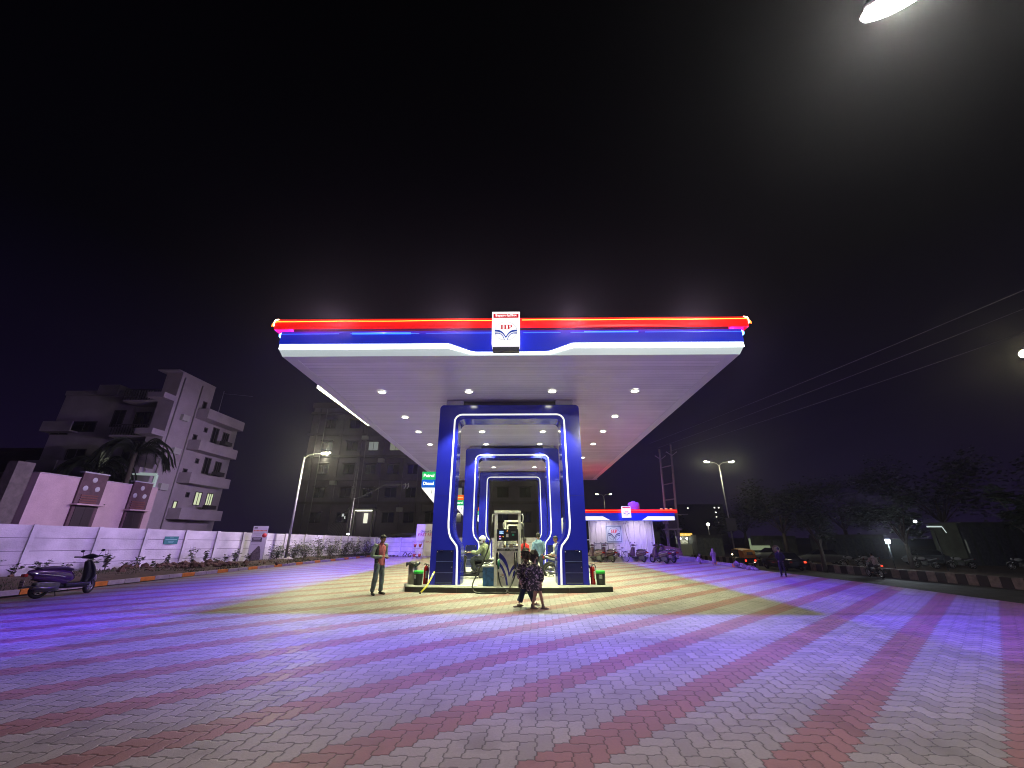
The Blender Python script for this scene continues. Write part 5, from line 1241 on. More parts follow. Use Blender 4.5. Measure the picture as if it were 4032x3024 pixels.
# ---------------------------------------------------------------- far end: banner board and fire bucket stand
bb = thing('banner_board', 'white banner board with lettering behind the left portal leg', 'banner', (-7.2, 34.0, 0))
mb = MB(); mb.box(-.95, 0, .15, 1.2, .04, 2.54, 0); mb.build('board', mat('banner_white', (.62, .58, .62), .7, var=.08, vscale=2), bb)
mb = MB(); put_text(mb, 'Grand La', (-.15, -.006, 1.98), .26, 0, shear=.35, bold=.012); mb.build('script_lettering', mat('banner_ink', (.06, .02, .14), .7), bb)
mb = MB(); put_text(mb, 'FIRST RESI', (-.16, -.006, 1.72), .30, 0, bold=.015, fitw=1.25); put_text(mb, 'fo', (.30, -.006, 1.50), .15, 0); put_text(mb, 'Shri. Sa', (.12, -.006, 1.21), .19, 0, bold=.012); mb.build('bold_lettering', mat('banner_red', (.40, .02, .10), .7), bb)
mb = MB(); mb.cyl((-.8, .05, 0), (-.8, .05, 2.4), .03); mb.build('support', GALV, bb); 
st = thing('bucket_stand', 'pale metal frame holding four red fire buckets', 'bucket stand', (-7.75, 33.2, 0))
CRM = mat('stand_paint', (.5, .42, .44), .6); mb = MB()
for x in (-.42, .42): mb.beam((x, 0, 0), (x, 0, 1.25), .045, .045)
for z in (.28, .72, 1.2): mb.beam((-.45, 0, z), (.45, 0, z), .04, .05)
mb.box(-.5, -.12, 1.25, .5, .1, 1.31); mb.build('frame', CRM, st)
for k, (x, z) in enumerate(((-.2, .82), (.2, .82), (-.2, .12), (.2, .12))):
    mb = MB(); mb.lathe([(0, .0), (.07, .01), (.13, .24), (.12, .24), (.06, .03)], (x, -.14, z), n=18); mb.tube(crv([(x-.12, -.14, z+.23), (x, -.14, z+.40), (x+.12, -.14, z+.23)], 4), .008, 5)
    b_ = mb.build('fire_bucket', mat('bucket_red', (.30, .03, .04), .5), None, (-7.75, 33.2, 0)); tag(b_, ('left' if x < 0 else 'right')+' fire bucket on the '+('upper' if z > .5 else 'lower')+' rail of the metal frame', 'bucket', 'fire buckets on the stand')
mb = MB(); rr_ = random.Random(6)
for k in range(26): bm = bmesh.new(); bmesh.ops.create_icosphere(bm, subdivisions=1, radius=rr_.uniform(.04, .12)); mb.bm_add(bm, 0, False, Matrix.Translation((rr_.uniform(-2.2, .6), rr_.uniform(-.3, .3), .04)))
mb.tube(crv([(-.6, 0, .05), (-.4, .1, .35), (-.2, 0, .12), (.1, -.1, .3), (.3, 0, .05)], 5), .035, 6)
tag(mb.build('rubble', mat('dark_rubble', (.06, .045, .05), .9), None, (-9.2, 36.6, 0)), 'dark debris along the foot of the far white wall', 'rubble', kind='stuff')

# ---------------------------------------------------------------- two-wheelers
TYRE = mat('tyre', (.012, .012, .012), .75); ALLOY = mat('alloy', (.45, .45, .46), .3, .9); CHROME = mat('chrome', (.8, .8, .82), .18, 1.)
SEATM = mat('seat_vinyl', (.015, .013, .018), .45); DKPL = mat('dark_plastic', (.02, .02, .023), .4)
def wheel(par, c, r, w, name='wheel', spokes=6, steer=0., thin=False):
    M = Matrix.Rotation(steer, 3, 'Z')
    wh = bpy.data.objects.new(name, None); COL.objects.link(wh); wh.parent = par; wh.location = c; wh.rotation_euler = (0, 0, steer)
    mb = MB(); prof = [(r-w*.9, -w*.35), (r-w*.35, -w*.5), (r-.006, -w*.28), (r, 0), (r-.006, w*.28), (r-w*.35, w*.5), (r-w*.9, w*.35)]
    mb.lathe(prof, axis='X', n=28); mb.build('tyre', TYRE, wh)
    mb = MB(); R_ = r-w*.85; mb.lathe([(R_, -w*.3), (R_-.012, -w*.2), (R_-.012, w*.2), (R_, w*.3)], axis='X', n=28)
    mb.lathe([(.0, -w*.45), (.035, -w*.45), (.045, 0), (.035, w*.45), (0, w*.45)], axis='X', n=12)
    for k in range(spokes):
        a = 2*math.pi*k/spokes; mb.beam((0, 0, 0), (0, math.cos(a)*R_, math.sin(a)*R_), .006 if thin else .022, .004 if thin else .03)
    if not thin: mb.lathe([(0, -w*.15), (R_*.55, -w*.12), (R_*.55, w*.12)], axis='X', n=20)
    mb.build('rim', ALLOY, wh); return wh
def scooter(loc_, rz, label, paint, accent, group=None, tail=False, steer=.0, seat=None, voxel=.014):
    t = thing('parked_scooter', label, 'scooter', loc_, rz, group)
    b = MB()
    b.tube(crv([(0, -.98, .70), (0, -.78, .66), (0, -.45, .60), (0, -.12, .52), (0, -.02, .40)], 4), _ri([.05, .12, .175, .18, .13], 5), 14, ell=.98)
    b.tube(crv([(0, -.86, .56), (0, -.5, .50), (0, -.08, .38)], 4), _ri([.09, .165, .14], 3), 12, ell=.8)
    soft(b, 'body_panel', paint, t, voxel, 4)
    for sx in (-1, 1):
        mb = MB(); mb.tube(crv([(sx*.10, -.95, .665), (sx*.165, -.6, .60), (sx*.165, -.25, .53), (sx*.11, -.03, .43)], 4), .014, 6); mb.build('side_trim', CHROME, t)
    b = MB(); b.tube(crv([(0, -.82, .77), (0, -.5, .775), (0, -.2, .745), (0, .0, .70)], 4), _ri([.09, .135, .13, .08], 4), 12, ell=.42); soft(b, 'seat', seat or SEATM, t, voxel, 3)
    mb = MB(); mb.tube(crv([(-.11, -.72, .77), (-.10, -.92, .83), (0, -1.0, .84), (.10, -.92, .83), (.11, -.72, .77)], 4), .013, 6); mb.build('grab_rail', CHROME if seat is None else DKPL, t)
    mb = MB(); mb.box(-.17, -.14, .235, .17, .44, .335, 0, .03); mb.tube([(0, -.5, .30), (0, .42, .28)], .085, 10); mb.build('floorboard', DKPL, t)
    b = MB(); b.tube(crv([(0, .40, .30), (0, .48, .50), (0, .42, .75), (0, .33, .95)], 4), _ri([.15, .20, .185, .12], 4), 14, ell=.36); b.tube(crv([(0, .34, .33), (0, .36, .6), (0, .29, .92)], 4), _ri([.12, .13, .09], 3), 12, ell=.6); soft(b, 'front_apron', [DKPL] if seat is not None else paint, t, voxel, 3)
    if seat is not None:
        mb = MB(); mb.tube(crv([(0, .50, .34), (0, .545, .52), (0, .49, .72), (0, .40, .88)], 4), _ri([.03, .10, .09, .05], 4), 12, ell=.25); mb.build('apron_shield', accent, t)
    st = bpy.data.objects.new('steering', None); COL.objects.link(st); st.parent = t; st.location = (0, .34, .03); st.rotation_euler = (0, 0, steer)
    b = MB(); b.tube([(-.20, -.04, 1.01), (0, .03, 1.03), (.20, -.04, 1.01)], [.045, .11, .045], 12, ell=.75); soft(b, 'handlebar_cowl', DKPL if seat is not None else paint, st, voxel, 3)
    mb = MB(); mb.tube([(-.36, -.10, 1.03), (-.16, -.03, 1.01), (.16, -.03, 1.01), (.36, -.10, 1.03)], [.021]*4, 8); 
    for sx in (-1, 1): mb.tube([(sx*.35, -.10, 1.03), (sx*.22, -.06, 1.02)], .02, 8); mb.tube([(sx*.36, -.06, 1.03), (sx*.2, .0, 1.015)], .007, 5)
    mb.build('handlebar', BLACK, st)
    mb = MB(); mb.ell((0, .115, 1.02), (.075, .04, .06), 0, 8); mb.build('headlight', mat('headlight_glass', (.5, .5, .55), .1), st)
    for sx in (-1, 1):
        mb = MB(); mb.tube([(sx*.2, 0, 1.03), (sx*.24, .02, 1.16)], .006, 5); mb.ell((sx*.26, .02, 1.19), (.055, .012, .035), 0, 8); mb.build('mirror', BLACK, st)
    b = MB(); b.tube(crv([(0, .02, .36), (0, .20, .475), (0, .36, .44), (0, .47, .30)], 4), _ri([.06, .09, .09, .05], 4), 12, ell=.9); soft(b, 'front_fender', accent if seat is not None else paint, st, voxel, 3)
    mb = MB()
    for sx in (-1, 1): mb.tube([(sx*.055, .10, .75), (sx*.06, .30, .22)], .016, 6)
    mb.build('fork', BLACK, st); wheel(st, (0, .30, .19), .22, .095)
    wheel(t, (0, -.62, .22), .22, .10)
    mb = MB(); mb.box(-.10, -.78, .16, .125, -.24, .42, 0, .03); mb.build('engine', mat('engine_grey', (.12, .12, .12), .5, .5), t)
    mb = MB(); mb.tube([(.15, -.35, .24), (.16, -.55, .25), (.165, -.86, .29)], [.02, .042, .045], 10); mb.build('exhaust', mat('exhaust', (.18, .17, .17), .35, .8), t)
    mb = MB(); mb.box(-.09, -1.06, .58, .09, -.99, .66, 0, .01); mb.build('tail_light', emit('tail_lit', (1, .05, .02), 3) if tail else mat('tail_red', (.35, .02, .02), .2), t)
    mb = MB(); mb.box(-.10, -1.03, .34, .10, -1.02, .50, 0); mb.box(-.08, -1.035, .38, .08, -1.031, .40, 1); mb.box(-.08, -1.035, .44, .08, -1.031, .46, 1); mb.build('number_plate', [mat('plate_yellowish', (.5, .45, .35), .6), BLACK], t)
    mb = MB(); mb.box(-.07, -1.02, .30, .07, -.75, .34); mb.build('rear_mudguard', DKPL, t)
    mb = MB(); mb.tube([(-.1, -.25, .26), (-.20, -.12, .01)], .012, 6); mb.build('side_stand', BLACK, t)
    return t
VIOLET = mat('violet_paint', (.055, .018, .085), .18, coat=.8); SILV = mat('silver_paint', (.40, .38, .40), .3, .3)
s1 = scooter((-13.36, 12.97, 0), R(-17), 'dusty violet scooter parked alone at the left by the planting bed', VIOLET, SILV, steer=.55, seat=mat('violet_seat', (.05, .03, .07), .5))
s1.rotation_euler = (0, R(-4), R(-17))
GS = 'scooters parked before the office'
MARO = mat('dusk_paint', (.10, .055, .075), .25, coat=.6); GREYP = mat('grey_paint', (.20, .19, .21), .25, coat=.6)
proto = scooter((5.30, 29.45, 0), R(22), 'scooter half hidden by the right portal leg, only its tail showing', MARO, GREYP, GS, steer=.3, voxel=.022)
for x, y, a, lab in ((6.10, 29.4, 22, 'scooter parked left of the bicycle in front of the notice board'), (8.15, 29.5, 24, 'scooter directly right of the bicycle and flower pots'),
                     (9.25, 28.25, 20, 'front scooter of the overlapping pair at the right end of the row'), (9.95, 29.0, 24, 'rear scooter of the overlapping pair, last in the row')):
    dup(proto, (x, y, 0), R(a), lab)
# bicycle
t = thing('bicycle', 'dark bicycle leaning among the scooters between the two flower pots', 'bicycle', (7.05, 29.75, 0), R(28))
FRB = mat('bicycle_frame', (.03, .03, .04), .4)
mb = MB()
for a, b in (((0, -.12, .30), (0, -.25, .82)), ((0, -.12, .30), (0, .38, .78)), ((0, -.22, .74), (0, .38, .80)), ((0, -.12, .30), (0, -.56, .33)), ((0, -.23, .72), (0, -.56, .33)), ((0, .38, .82), (0, .42, .70)), ((0, .42, .70), (0, .56, .33)), ((0, .38, .80), (0, .34, .98))): mb.tube([a, b], .015, 6)
mb.build('frame', FRB, t); mb = MB(); mb.tube(crv([(-.26, .22, 1.02), (-.2, .34, 1.0), (0, .36, .98), (.2, .34, 1.0), (.26, .22, 1.02)], 3), .013, 6); mb.build('handlebar', FRB, t)
mb = MB(); mb.ell((0, -.28, .88), (.07, .13, .035)); mb.build('saddle', SEATM, t); mb = MB(); mb.box(-.07, -.75, .66, .07, -.35, .68); mb.build('carrier', FRB, t)
mb = MB(); mb.lathe([(.0, -.01), (.085, -.01), (.085, .01), (0, .01)], (.05, -.12, .30), 'X', 16); mb.beam((.06, -.12, .30), (.10, -.02, .18), .02, .02); mb.box(.08, -.06, .16, .16, .02, .18); mb.build('crank', ALLOY, t)
wheel(t, (0, .56, .33), .33, .035, spokes=16, thin=True); wheel(t, (0, -.56, .33), .33, .035, spokes=16, thin=True)
# motorcycle
def motorbike(loc_, rz, label, paint, tail=False, head=False, group=None):
    t = thing('motorbike', label, 'motorbike', loc_, rz, group)
    b = MB(); b.ell((0, .18, .84), (.14, .27, .14)); soft(b, 'tank', paint, t, .02, 2)
    b = MB(); b.tube(crv([(0, .02, .82), (0, -.3, .82), (0, -.72, .90)], 4), _ri([.10, .12, .08], 3), 10, ell=.4); soft(b, 'seat', SEATM, t, .02, 2)
    b = MB(); b.tube([(0, -.2, .70), (0, -.85, .86)], [.12, .05], 10, ell=.7); soft(b, 'tail_panel', paint, t, .02, 2)
    mb = MB(); mb.box(-.14, -.12, .28, .14, .26, .60, 0, .04); mb.lathe([(0, -.19), (.10, -.19), (.12, -.1), (.12, .1), (.10, .19), (0, .19)], (0, .02, .36), 'X', 14); mb.build('engine', mat('engine_grey', (.12, .12, .12), .5, .5), t)
    mb = MB(); mb.tube([(0, .42, .95), (0, .30, .62), (0, .2, .3)], .03, 8); mb.tube([(0, .35, .80), (0, -.25, .72), (0, -.2, .35)], .025, 8); mb.tube([(.1, -.15, .36), (.1, -.66, .32)], .02, 6); mb.tube([(-.1, -.15, .36), (-.1, -.66, .32)], .02, 6); mb.build('frame', BLACK, t)
    mb = MB()
    for sx in (-1, 1): mb.tube([(sx*.08, .45, .98), (sx*.08, .72, .31)], .022, 8)
    mb.build('fork', CHROME, t)
    mb = MB(); mb.tube(crv([(-.38, .25, 1.05), (-.2, .40, 1.04), (0, .44, 1.0), (.2, .40, 1.04), (.38, .25, 1.05)], 3), .014, 6); mb.build('handlebar', BLACK, t)
    for sx in (-1, 1): mb = MB(); mb.tube([(sx*.28, .34, 1.05), (sx*.32, .36, 1.2)], .006, 5); mb.ell((sx*.33, .36, 1.23), (.05, .012, .035), 0, 6); mb.build('mirror', BLACK, t)
    mb = MB(); mb.ell((0, .56, .90), (.10, .07, .10), 0, 8); mb.build('headlight', emit('headlight_lit', (.85, .95, 1), 120) if head else mat('headlight_glass', (.5, .5, .55), .1), t)
    mb = MB(); mb.tube(crv([(0, .52, .60), (0, .72, .66), (0, .95, .55)], 4), .07, 8, ell=.35); mb.build('front_mudguard', paint, t)
    mb = MB(); mb.box(-.06, -.94, .80, .06, -.88, .87, 0, .01); mb.build('tail_light', emit('tail_lit', (1, .05, .02), 3) if tail else mat('tail_red', (.35, .02, .02), .2), t)
    mb = MB(); mb.tube([(.14, .15, .26), (.16, -.3, .28), (.17, -.85, .36)], [.02, .04, .05], 10); mb.build('exhaust', CHROME, t)
    wheel(t, (0, .72, .31), .31, .09); wheel(t, (0, -.62, .31), .31, .10); return t
motorbike((1.95, 17.4, 0), R(-100), 'black motorbike with pale tank beside the man in white, behind the girls', mat('tank_pale', (.35, .35, .36), .3, coat=.5))
motorbike((.75, 18.7, 0), R(85), 'motorbike standing behind the nearest pump under the man in red', mat('tank_dark', (.03, .02, .02), .3, coat=.5))
# rider and his scooter at the pump
sc = scooter((-1.72, 16.75, 0), R(90), 'black scooter being fuelled, its rider helmeted, inside the nearest portal', mat('black_paint', (.015, .015, .018), .25, coat=.6), mat('black_paint', (.015, .015, .018), .25), None, voxel=.018)
r_ = thing('person', 'scooter rider in white helmet and padded olive jacket gripping the handlebar', 'person', (-1.45, 16.75, 0))
b = MB(); P, M = headgeo(b, (.05, 0, 1.50), (-1, -.25), 1.0, .15)
b.tube([(.10, 0, 1.30), (.06, 0, 1.42)], [.06, .055], 10)
b.tube([(.17, 0, .82), (.19, 0, 1.0), (.15, 0, 1.18), (.10, 0, 1.30)], [.14, .15, .16, .10], 12, ell=.8)
AR = {q: [(.10, q*.19, 1.26), (-.08, q*.25, 1.05), (-.40, q*.28, 1.06)] for q in (1, -1)}
for q in (1, -1):
    limb(b, AR[q], [.045, .036, .025]); hand(b, AR[q][2], (-1, 0, -.1), (0, 0, 1), 1., .8, side=q)
    limb(b, [(.14, q*.10, .86), (-.28, q*.20, .80), (-.18, q*.22, .42)], [.085, .06, .04]); b.tube([(-.13, q*.22, .38), (-.24, q*.22, .375), (-.33, q*.22, .37)], [.03, .036, .025], 8, ell=.6)
soft(b, 'body', SKIN, r_, .011, 3)
c = MB(); c.tube([(.17, 0, .80), (.20, 0, .98), (.17, 0, 1.14), (.12, 0, 1.27), (.09, 0, 1.34), (.075, 0, 1.40)], [.17, .19, .20, .17, .11, .085], 16, ell=.85)
for q in (1, -1): limb(c, [AR[q][0], AR[q][1], tuple(Vector(AR[q][1]).lerp(Vector(AR[q][2]), .85))], [.088, .080, .055])
soft(c, 'padded_jacket', mat('olive_jacket', (.16, .19, .12), .75, bump=.7, bscale=30, var=.45, vscale=14), r_, .012, 2, disp=.022, dscale=11)
c = MB(); c.tube([(.18, 0, .78), (.18, 0, .90)], [.15, .15], 12)
for q in (1, -1): limb(c, [(.14, q*.10, .84), (-.28, q*.20, .80), (-.17, q*.22, .44)], [.105, .085, .062])
soft(c, 'trousers', denim('black_trousers', (.022, .028, .035), .5), r_, .012, 2, disp=.012)
for q in (1, -1): c = MB(); c.tube([(-.10, q*.22, .385), (-.18, q*.22, .39), (-.28, q*.22, .37), (-.36, q*.22, .36)], [.04, .048, .045, .025], 10, ell=.7); c.tube([(-.17, q*.22, .38), (-.17, q*.22, .46)], [.045, .04], 8); soft(c, 'shoe', mat('dark_shoe', (.02, .02, .02), .5), r_, .012, 2)
hb = MB(); hb.ell(P(0, -.02, .025), (.125, .150, .135), 0, 12, M); hb.ell(P(0, .03, -.075), (.095, .115, .07), 0, 10, M); hm = soft(hb, 'helmet', mat('helmet_white', (.62, .60, .58), .25, coat=.5), r_, .012, 2)
vb = MB(); vb.ell(P(0, .045, .005), (.108, .105, .055), 0, 12, M); vb.build('visor', mat('visor_dark', (.02, .02, .025), .08), hm)
vb = MB(); vb.tube([tuple(P(-.10, -.03, .05)), tuple(P(-.09, -.05, -.07)), tuple(P(0, -.04, -.16)), tuple(P(.09, -.05, -.07)), tuple(P(.10, -.03, .05))], .022, 8); vb.build('scarf', mat('scarf_maroon', (.14, .03, .03), .8), r_)

# ---------------------------------------------------------------- office kiosk on the right
of = thing('office_kiosk', 'small corrugated station office with a red and blue lit fascia on the right', 'kiosk', (7.6, 30, 0))
def o_(x, y, z): return (x-7.6, y-30, z)
m_, nt_, b_ = nmat('corrugated_cladding')
tcn = nt_.nodes.new('ShaderNodeTexCoord'); spn = nt_.nodes.new('ShaderNodeSeparateXYZ'); nt_.links.new(tcn.outputs['Object'], spn.inputs[0])
nn = nt_.nodes.new('ShaderNodeTexNoise'); nn.inputs['Scale'].default_value = 2; nn.inputs['Detail'].default_value = 6
mpn = nt_.nodes.new('ShaderNodeMapping'); mpn.inputs['Scale'].default_value = (4, 1, .3); nt_.links.new(tcn.outputs['Object'], mpn.inputs[0]); nt_.links.new(mpn.outputs[0], nn.inputs['Vector'])
rrp = nt_.nodes.new('ShaderNodeValToRGB'); rrp.color_ramp.elements[0].color = (.42, .40, .42, 1); rrp.color_ramp.elements[1].color = (.68, .66, .68, 1); nt_.links.new(nn.outputs[0], rrp.inputs[0]); nt_.links.new(rrp.outputs[0], b_.inputs['Base Color']); b_.inputs['Roughness'].default_value = .4
mb = MB(); A_, B_ = [], []; x = 5.3
k = 0
while x < 9.93:
    for dx, dy in ((0, 0), (.03, -.035), (.10, -.035), (.13, 0), (.385, 0)):
        if x+dx <= 9.95: A_.append(o_(x+dx, 31+dy, .28)); B_.append(o_(x+dx, 31+dy, 2.75))
    x += .40
mb.strip(A_, B_); mb.build('corrugated_wall', m_, of)
mb = MB(); mb.box(5.3-7.6, 1.04, .28, 9.95-7.6, 4, 2.9); mb.box(2.6-7.6, 1.3, .28, 5.0-7.6, 4, 2.9); mb.build('wall', WHITE, of)
mb = MB(); mb.box(2.6-7.6, -.2, 0, 12.2-7.6, 4.2, .28); mb.build('plinth', mat('plinth', (.35, .33, .35), .8, bump=.3, var=.2), of)
mb = MB(); mb.box(4.85-7.6, .9, .28, 4.93-7.6, .98, 2.7); mb.box(5.2-7.6, .9, .28, 5.28-7.6, .98, 2.7); mb.box(4.93-7.6, .9, 1.35, 5.2-7.6, .96, 1.42); fr_ = mb.build('door_frame', mat('aluminium', (.5, .5, .52), .4, .4), of)
mb = MB(); mb.box(4.93-7.6, .97, .3, 5.2-7.6, .99, 2.7); mb.build('door_glass', WGL, fr_)
mb = MB(); mb.box(4.04-7.6, -.6, 3.16, 11.25-7.6, 2.6, 3.40); mb.build('red_fascia', RED, of)
mb = MB(); mb.box(4.06-7.6, -.57, 2.68, 11.05-7.6, 2.5, 3.157); mb.build('blue_fascia', BLUE, of)
mb = MB(); mb.prism([(4.05-7.6, 2.67), (4.05-7.6, 2.93), (6.0-7.6, 2.93), (6.50-7.6, 2.67)], 'XZ', -.595, -.572); mb.build('white_fascia_panel', WFACE, of)
mb = MB(); mb.prism([(11.0-7.6, 2.67), (11.0-7.6, 2.93), (9.15-7.6, 2.93), (8.72-7.6, 2.67)], 'XZ', -.595, -.572); mb.build('white_fascia_panel', WFACE, of)
mb = MB(); mb.tube([(4.06-7.6, -.605, 3.33), (7.28-7.6, -.605, 3.33)], .012, 6); mb.tube([(7.96-7.6, -.605, 3.33), (11.2-7.6, -.605, 3.33)], .012, 6); mb.build('red_light_line', emit('kiosk_red_line', (1, .25, .05), 1.2), of)
mb = MB(); mb.box(7.33-7.6, -.82, 2.84, 7.93-7.6, -.61, 3.58, 0); hp_logo(mb, (.03, -.82, 3.13), .23, 1, 2, 3, y=-.003); mb.box(-.24, -.823, 3.46, .30, -.8205, 3.54, 2); mb.build('lightbox', [WFACE, EMB, EMR, GREY], of)
mb = MB(); mb.box(6.44-7.6, .90, 1.20, 7.60-7.6, .96, 2.36, 0); mb.box(6.50-7.6, .893, 1.26, 7.54-7.6, .899, 2.30, 1); mb.box(6.53-7.6, .888, 1.29, 7.51-7.6, .8925, 2.27, 0)
hp_logo(mb, (7.02-7.6, .888, 1.78), .44, 1, 2, 1, y=-.004, ry=.44); mb.build('emblem_panel', [mat('panel_pale', (.42, .50, .58), .5), mat('emblem_navy', (.02, .03, .12), .5), mat('emblem_crimson', (.50, .02, .05), .5), INK], of)
mb = MB(); mb.box(5.5-7.6, .88, .34, 6.54-7.6, .94, 1.14, 0)
for a, b in ((5.54, 6.0), (6.04, 6.50)):
    mb.box(a-7.6, .872, .39, b-7.6, .879, 1.09, 1)
    for k in range(9): mb.box(a+.05-7.6, .868, .46+k*.065, b-.06-.04*(k % 3)-7.6, .871, .475+k*.065, 2)
mb.build('notice_board', [mat('board_navy', (.03, .03, .1), .5), mat('notice_paper', (.45, .43, .5), .6), mat('notice_print', (.25, .24, .3), .6)], of)
hose('cable', [o_(7.75, 29.95, 2.6), o_(7.78, 30.6, 2.3), o_(7.95, 30.9, 1.6), o_(8.25, 30.9, .5)], .014, BLACK, of)
for x in (10.4, 10.75, 11.1): mb = MB(); mb.box(x-.05-7.6, .2, 3.40, x+.12-7.6, .25, 3.50); mb.build('warm_lamp', emit('warm_lamp', (1, .5, .3), 1.5), of)
mb = MB(); mb.lathe([(0, 0), (.40, 0), (.42, .05), (.42, .12), (.40, .14), (.42, .16), (.42, .50), (.36, .60), (.15, .66), (.15, .70), (0, .70)], n=22)
tag(mb.build('water_tank', mat('tank_pinkish', (.42, .36, .40), .6), None, (8.85, 31.6, 3.41)), 'pale plastic water tank on the office roof', 'water tank')
struct_z = .28
for x, lab in ((7.03, 'flower pot with dry stems left of the bicycle saddle'), (7.92, 'flower pot with dry stems right of the bicycle')):
    t = thing('flower_pot', lab, 'flower pot', (x, 30.3, .28), 0, 'flower pots on the office plinth')
    mb = MB(); mb.lathe([(0, 0), (.10, 0), (.15, .22), (.165, .22), (.165, .27), (.14, .27), (.13, .2), (0, .2)], n=18); mb.build('pot', mat('pot_mauve', (.25, .16, .2), .7), t)
    mb = MB()
    for k in range(7): a = k*.9; mb.tube([(0, 0, .2), (.06*math.cos(a), .06*math.sin(a), .33), (.12*math.cos(a), .12*math.sin(a), .42)], .005, 4)
    mb.build('stems', TWIG, t)
# ---------------------------------------------------------------- twin pole power structure and wires
l = bpy.data.lights.new('kiosk_wall_fill', 'SPOT'); l.energy = 190; l.color = (.95, .80, 1); l.spot_size = R(150); l.spot_blend = .8; l.shadow_soft_size = .2  # added spots that brighten the kiosk wall below the fascia panels
for lx in (-1.3, 1.2):
  lo_ = bpy.data.objects.new('kiosk_wall_fill', l); COL.objects.link(lo_); lo_.parent = of; lo_.location = (lx, -.35, 2.62); lo_.rotation_euler = Vector((0, .7, -1)).to_track_quat('-Z', 'Y').to_euler()
hp = thing('power_pole', 'tall twin pole electricity structure beside the office', 'power pole', (12.1, 33.5, 0))
PLM = mat('pole_concrete', (.34, .31, .34), .8, bump=.3, var=.15)
for a, b in (((-.36, 0, 0), (-.05, 0, 8.5)), ((.44, 0, 0), (.95, 0, 8.9))): mb = MB(); mb.tube([a, b], [.12, .075], 8); mb.build('pole', PLM, hp)
for z, s_ in ((7.0, .3), (5.6, .25), (4.4, .1)):
    mb = MB(); xa = -.36+.31*z/8.5; xb = .44+.51*z/8.9; mb.beam((xa, -.1, z-.06), (xb, -.1, z+s_*.5), .06, .08); mb.build('cross_bar', PLM, hp)
for x, z in ((-.08, 7.62), (.9, 7.95)):
    for sx in (-1, 1): mb = MB(); mb.beam((x, -.1, z), (x+sx*.45, -.1, z+.32), .05, .06); mb.build('raised_arm', PLM, hp)
mb = MB(); mb.beam((-.55, -.2, 2.13), (.75, -.2, 2.13), .10, .12); mb.beam((-.5, .3, 2.13), (.7, .3, 2.13), .08, .1); mb.build('platform', PLM, hp)
mb = MB(); mb.box(-.22, -.3, 2.22, .45, .3, 3.1, 0, .04)
for k in range(6): mb.box(-.2+k*.11, -.36, 2.3, -.17+k*.11, -.30, 3.0)
mb.build('transformer', mat('transformer_grey', (.10, .09, .12), .6), hp)
for k in range(4): mb = MB(); mb.cyl((-.62+k*.12, -.3, 2.5), (-.62+k*.12, -.3, 3.1), .035); mb.build('insulator', mat('porcelain', (.5, .5, .52), .4), hp)
for a, b in (((-.5, -.1, 2.1), (-.15, -.1, 0)), ((.2, -.2, 2.1), (.55, -.2, 0.)), ((-.15, 0, 2.1), (-.4, 0, 0)), ((.62, -.1, 2.1), (.5, -.1, 0))): mb = MB(); mb.beam(a, b, .05, .06); mb.build('stay', PLM, hp)
mb = MB(); mb.beam((-1.4, -.1, 3.15), (1.5, -.1, 3.25), .05, .06); mb.build('lower_bar', PLM, hp)
for k, (x0, x1, z) in enumerate(((11.3, 19.2, 9.0), (11.9, 19.4, 8.6), (12.5, 20.6, 8.2))):
    P0 = Vector((x0, 33.5, z)); P1 = Vector((x1, -10, z)); pts = [P0.lerp(P1, q/20)-Vector((0, 0, .35*math.sin(math.pi*q/20))) for q in range(21)]
    mb = MB(); mb.tube(pts, .007, 5); tag(mb.build('power_line', mat('wire_grey', (.16, .15, .18), .5)), ['upper', 'middle', 'lower'][k]+' power line running along the road towards the upper right', 'cable', 'power lines along the road')
for k in range(2):
    pts = [Vector((14.0, 60, 6.5-k)).lerp(Vector((24, -10, 9.5+k)), q/14)-Vector((0, 0, .9*math.sin(math.pi*q/14))) for q in range(15)]
tp = thing('tarpaulin_cover', 'slanted violet lit tarpaulin draped over something behind the last scooters', 'tarpaulin', (11.6, 32.8, 0))
b = MB(); b.prism([(-.55, .02), (.9, .02), (.7, .75), (-.45, .95)], 'XZ', -.3, .5); soft(b, 'cover', mat('tarp', (.28, .14, .18), .8), tp, .05, 2, disp=.05, dscale=3)

# ---------------------------------------------------------------- right side kerb, road edge and median
kr = thing('kerb', 'orange and white painted kerb at the right rear edge of the paving', 'kerb', (12.4, 29, 0))
for k in range(16):
    y0 = -4.5+k*.62; mb = MB(); mb.box(-.10, y0, .0, .08, y0+.60, .15); mb.build('kerb_stone', KO if k % 4 in (0,) else KW, kr)
rr2 = random.Random(12); mb = MB()
for k in range(70):
    t_ = rr2.random(); q = Vector((12.35, 24.6, 0)).lerp(Vector((12.15, 22.4, 0)), t_); r = rr2.uniform(.04, .15)*(1.1-t_*.6); bm = bmesh.new(); bmesh.ops.create_icosphere(bm, subdivisions=1, radius=r)
    for v in bm.verts: v.co *= rr2.uniform(.7, 1.2)
    mb.bm_add(bm, 0, False, Matrix.Translation((q.x+rr2.uniform(-.2, .2), q.y, r*.5+rr2.random()*.2*(1-t_))))
tag(mb.build('stone_heap', mat('stone_mauve', (.28, .23, .26), .9, bump=.5)), 'heap of broken stones at the front end of the right kerb', 'stones', kind='stuff')
md = thing('median_kerb', 'black and white painted raised kerb of the road median on the right', 'median', (28.0, 29.1, -1.2))
mw, mk = mat('median_white', (.26, .21, .18), .9, bump=.5, var=.4), mat('median_black', (.05, .043, .04), .9, bump=.5)
ML = crv([(29.2, 8, 0), (29.1, 16, 0), (28.7, 24.6, 0), (28.0, 29.1, 0), (27.2, 32.7, 0), (26.3, 36.7, 0), (24.8, 44, 0), (22.5, 56, 0)], 8); MA = [0]
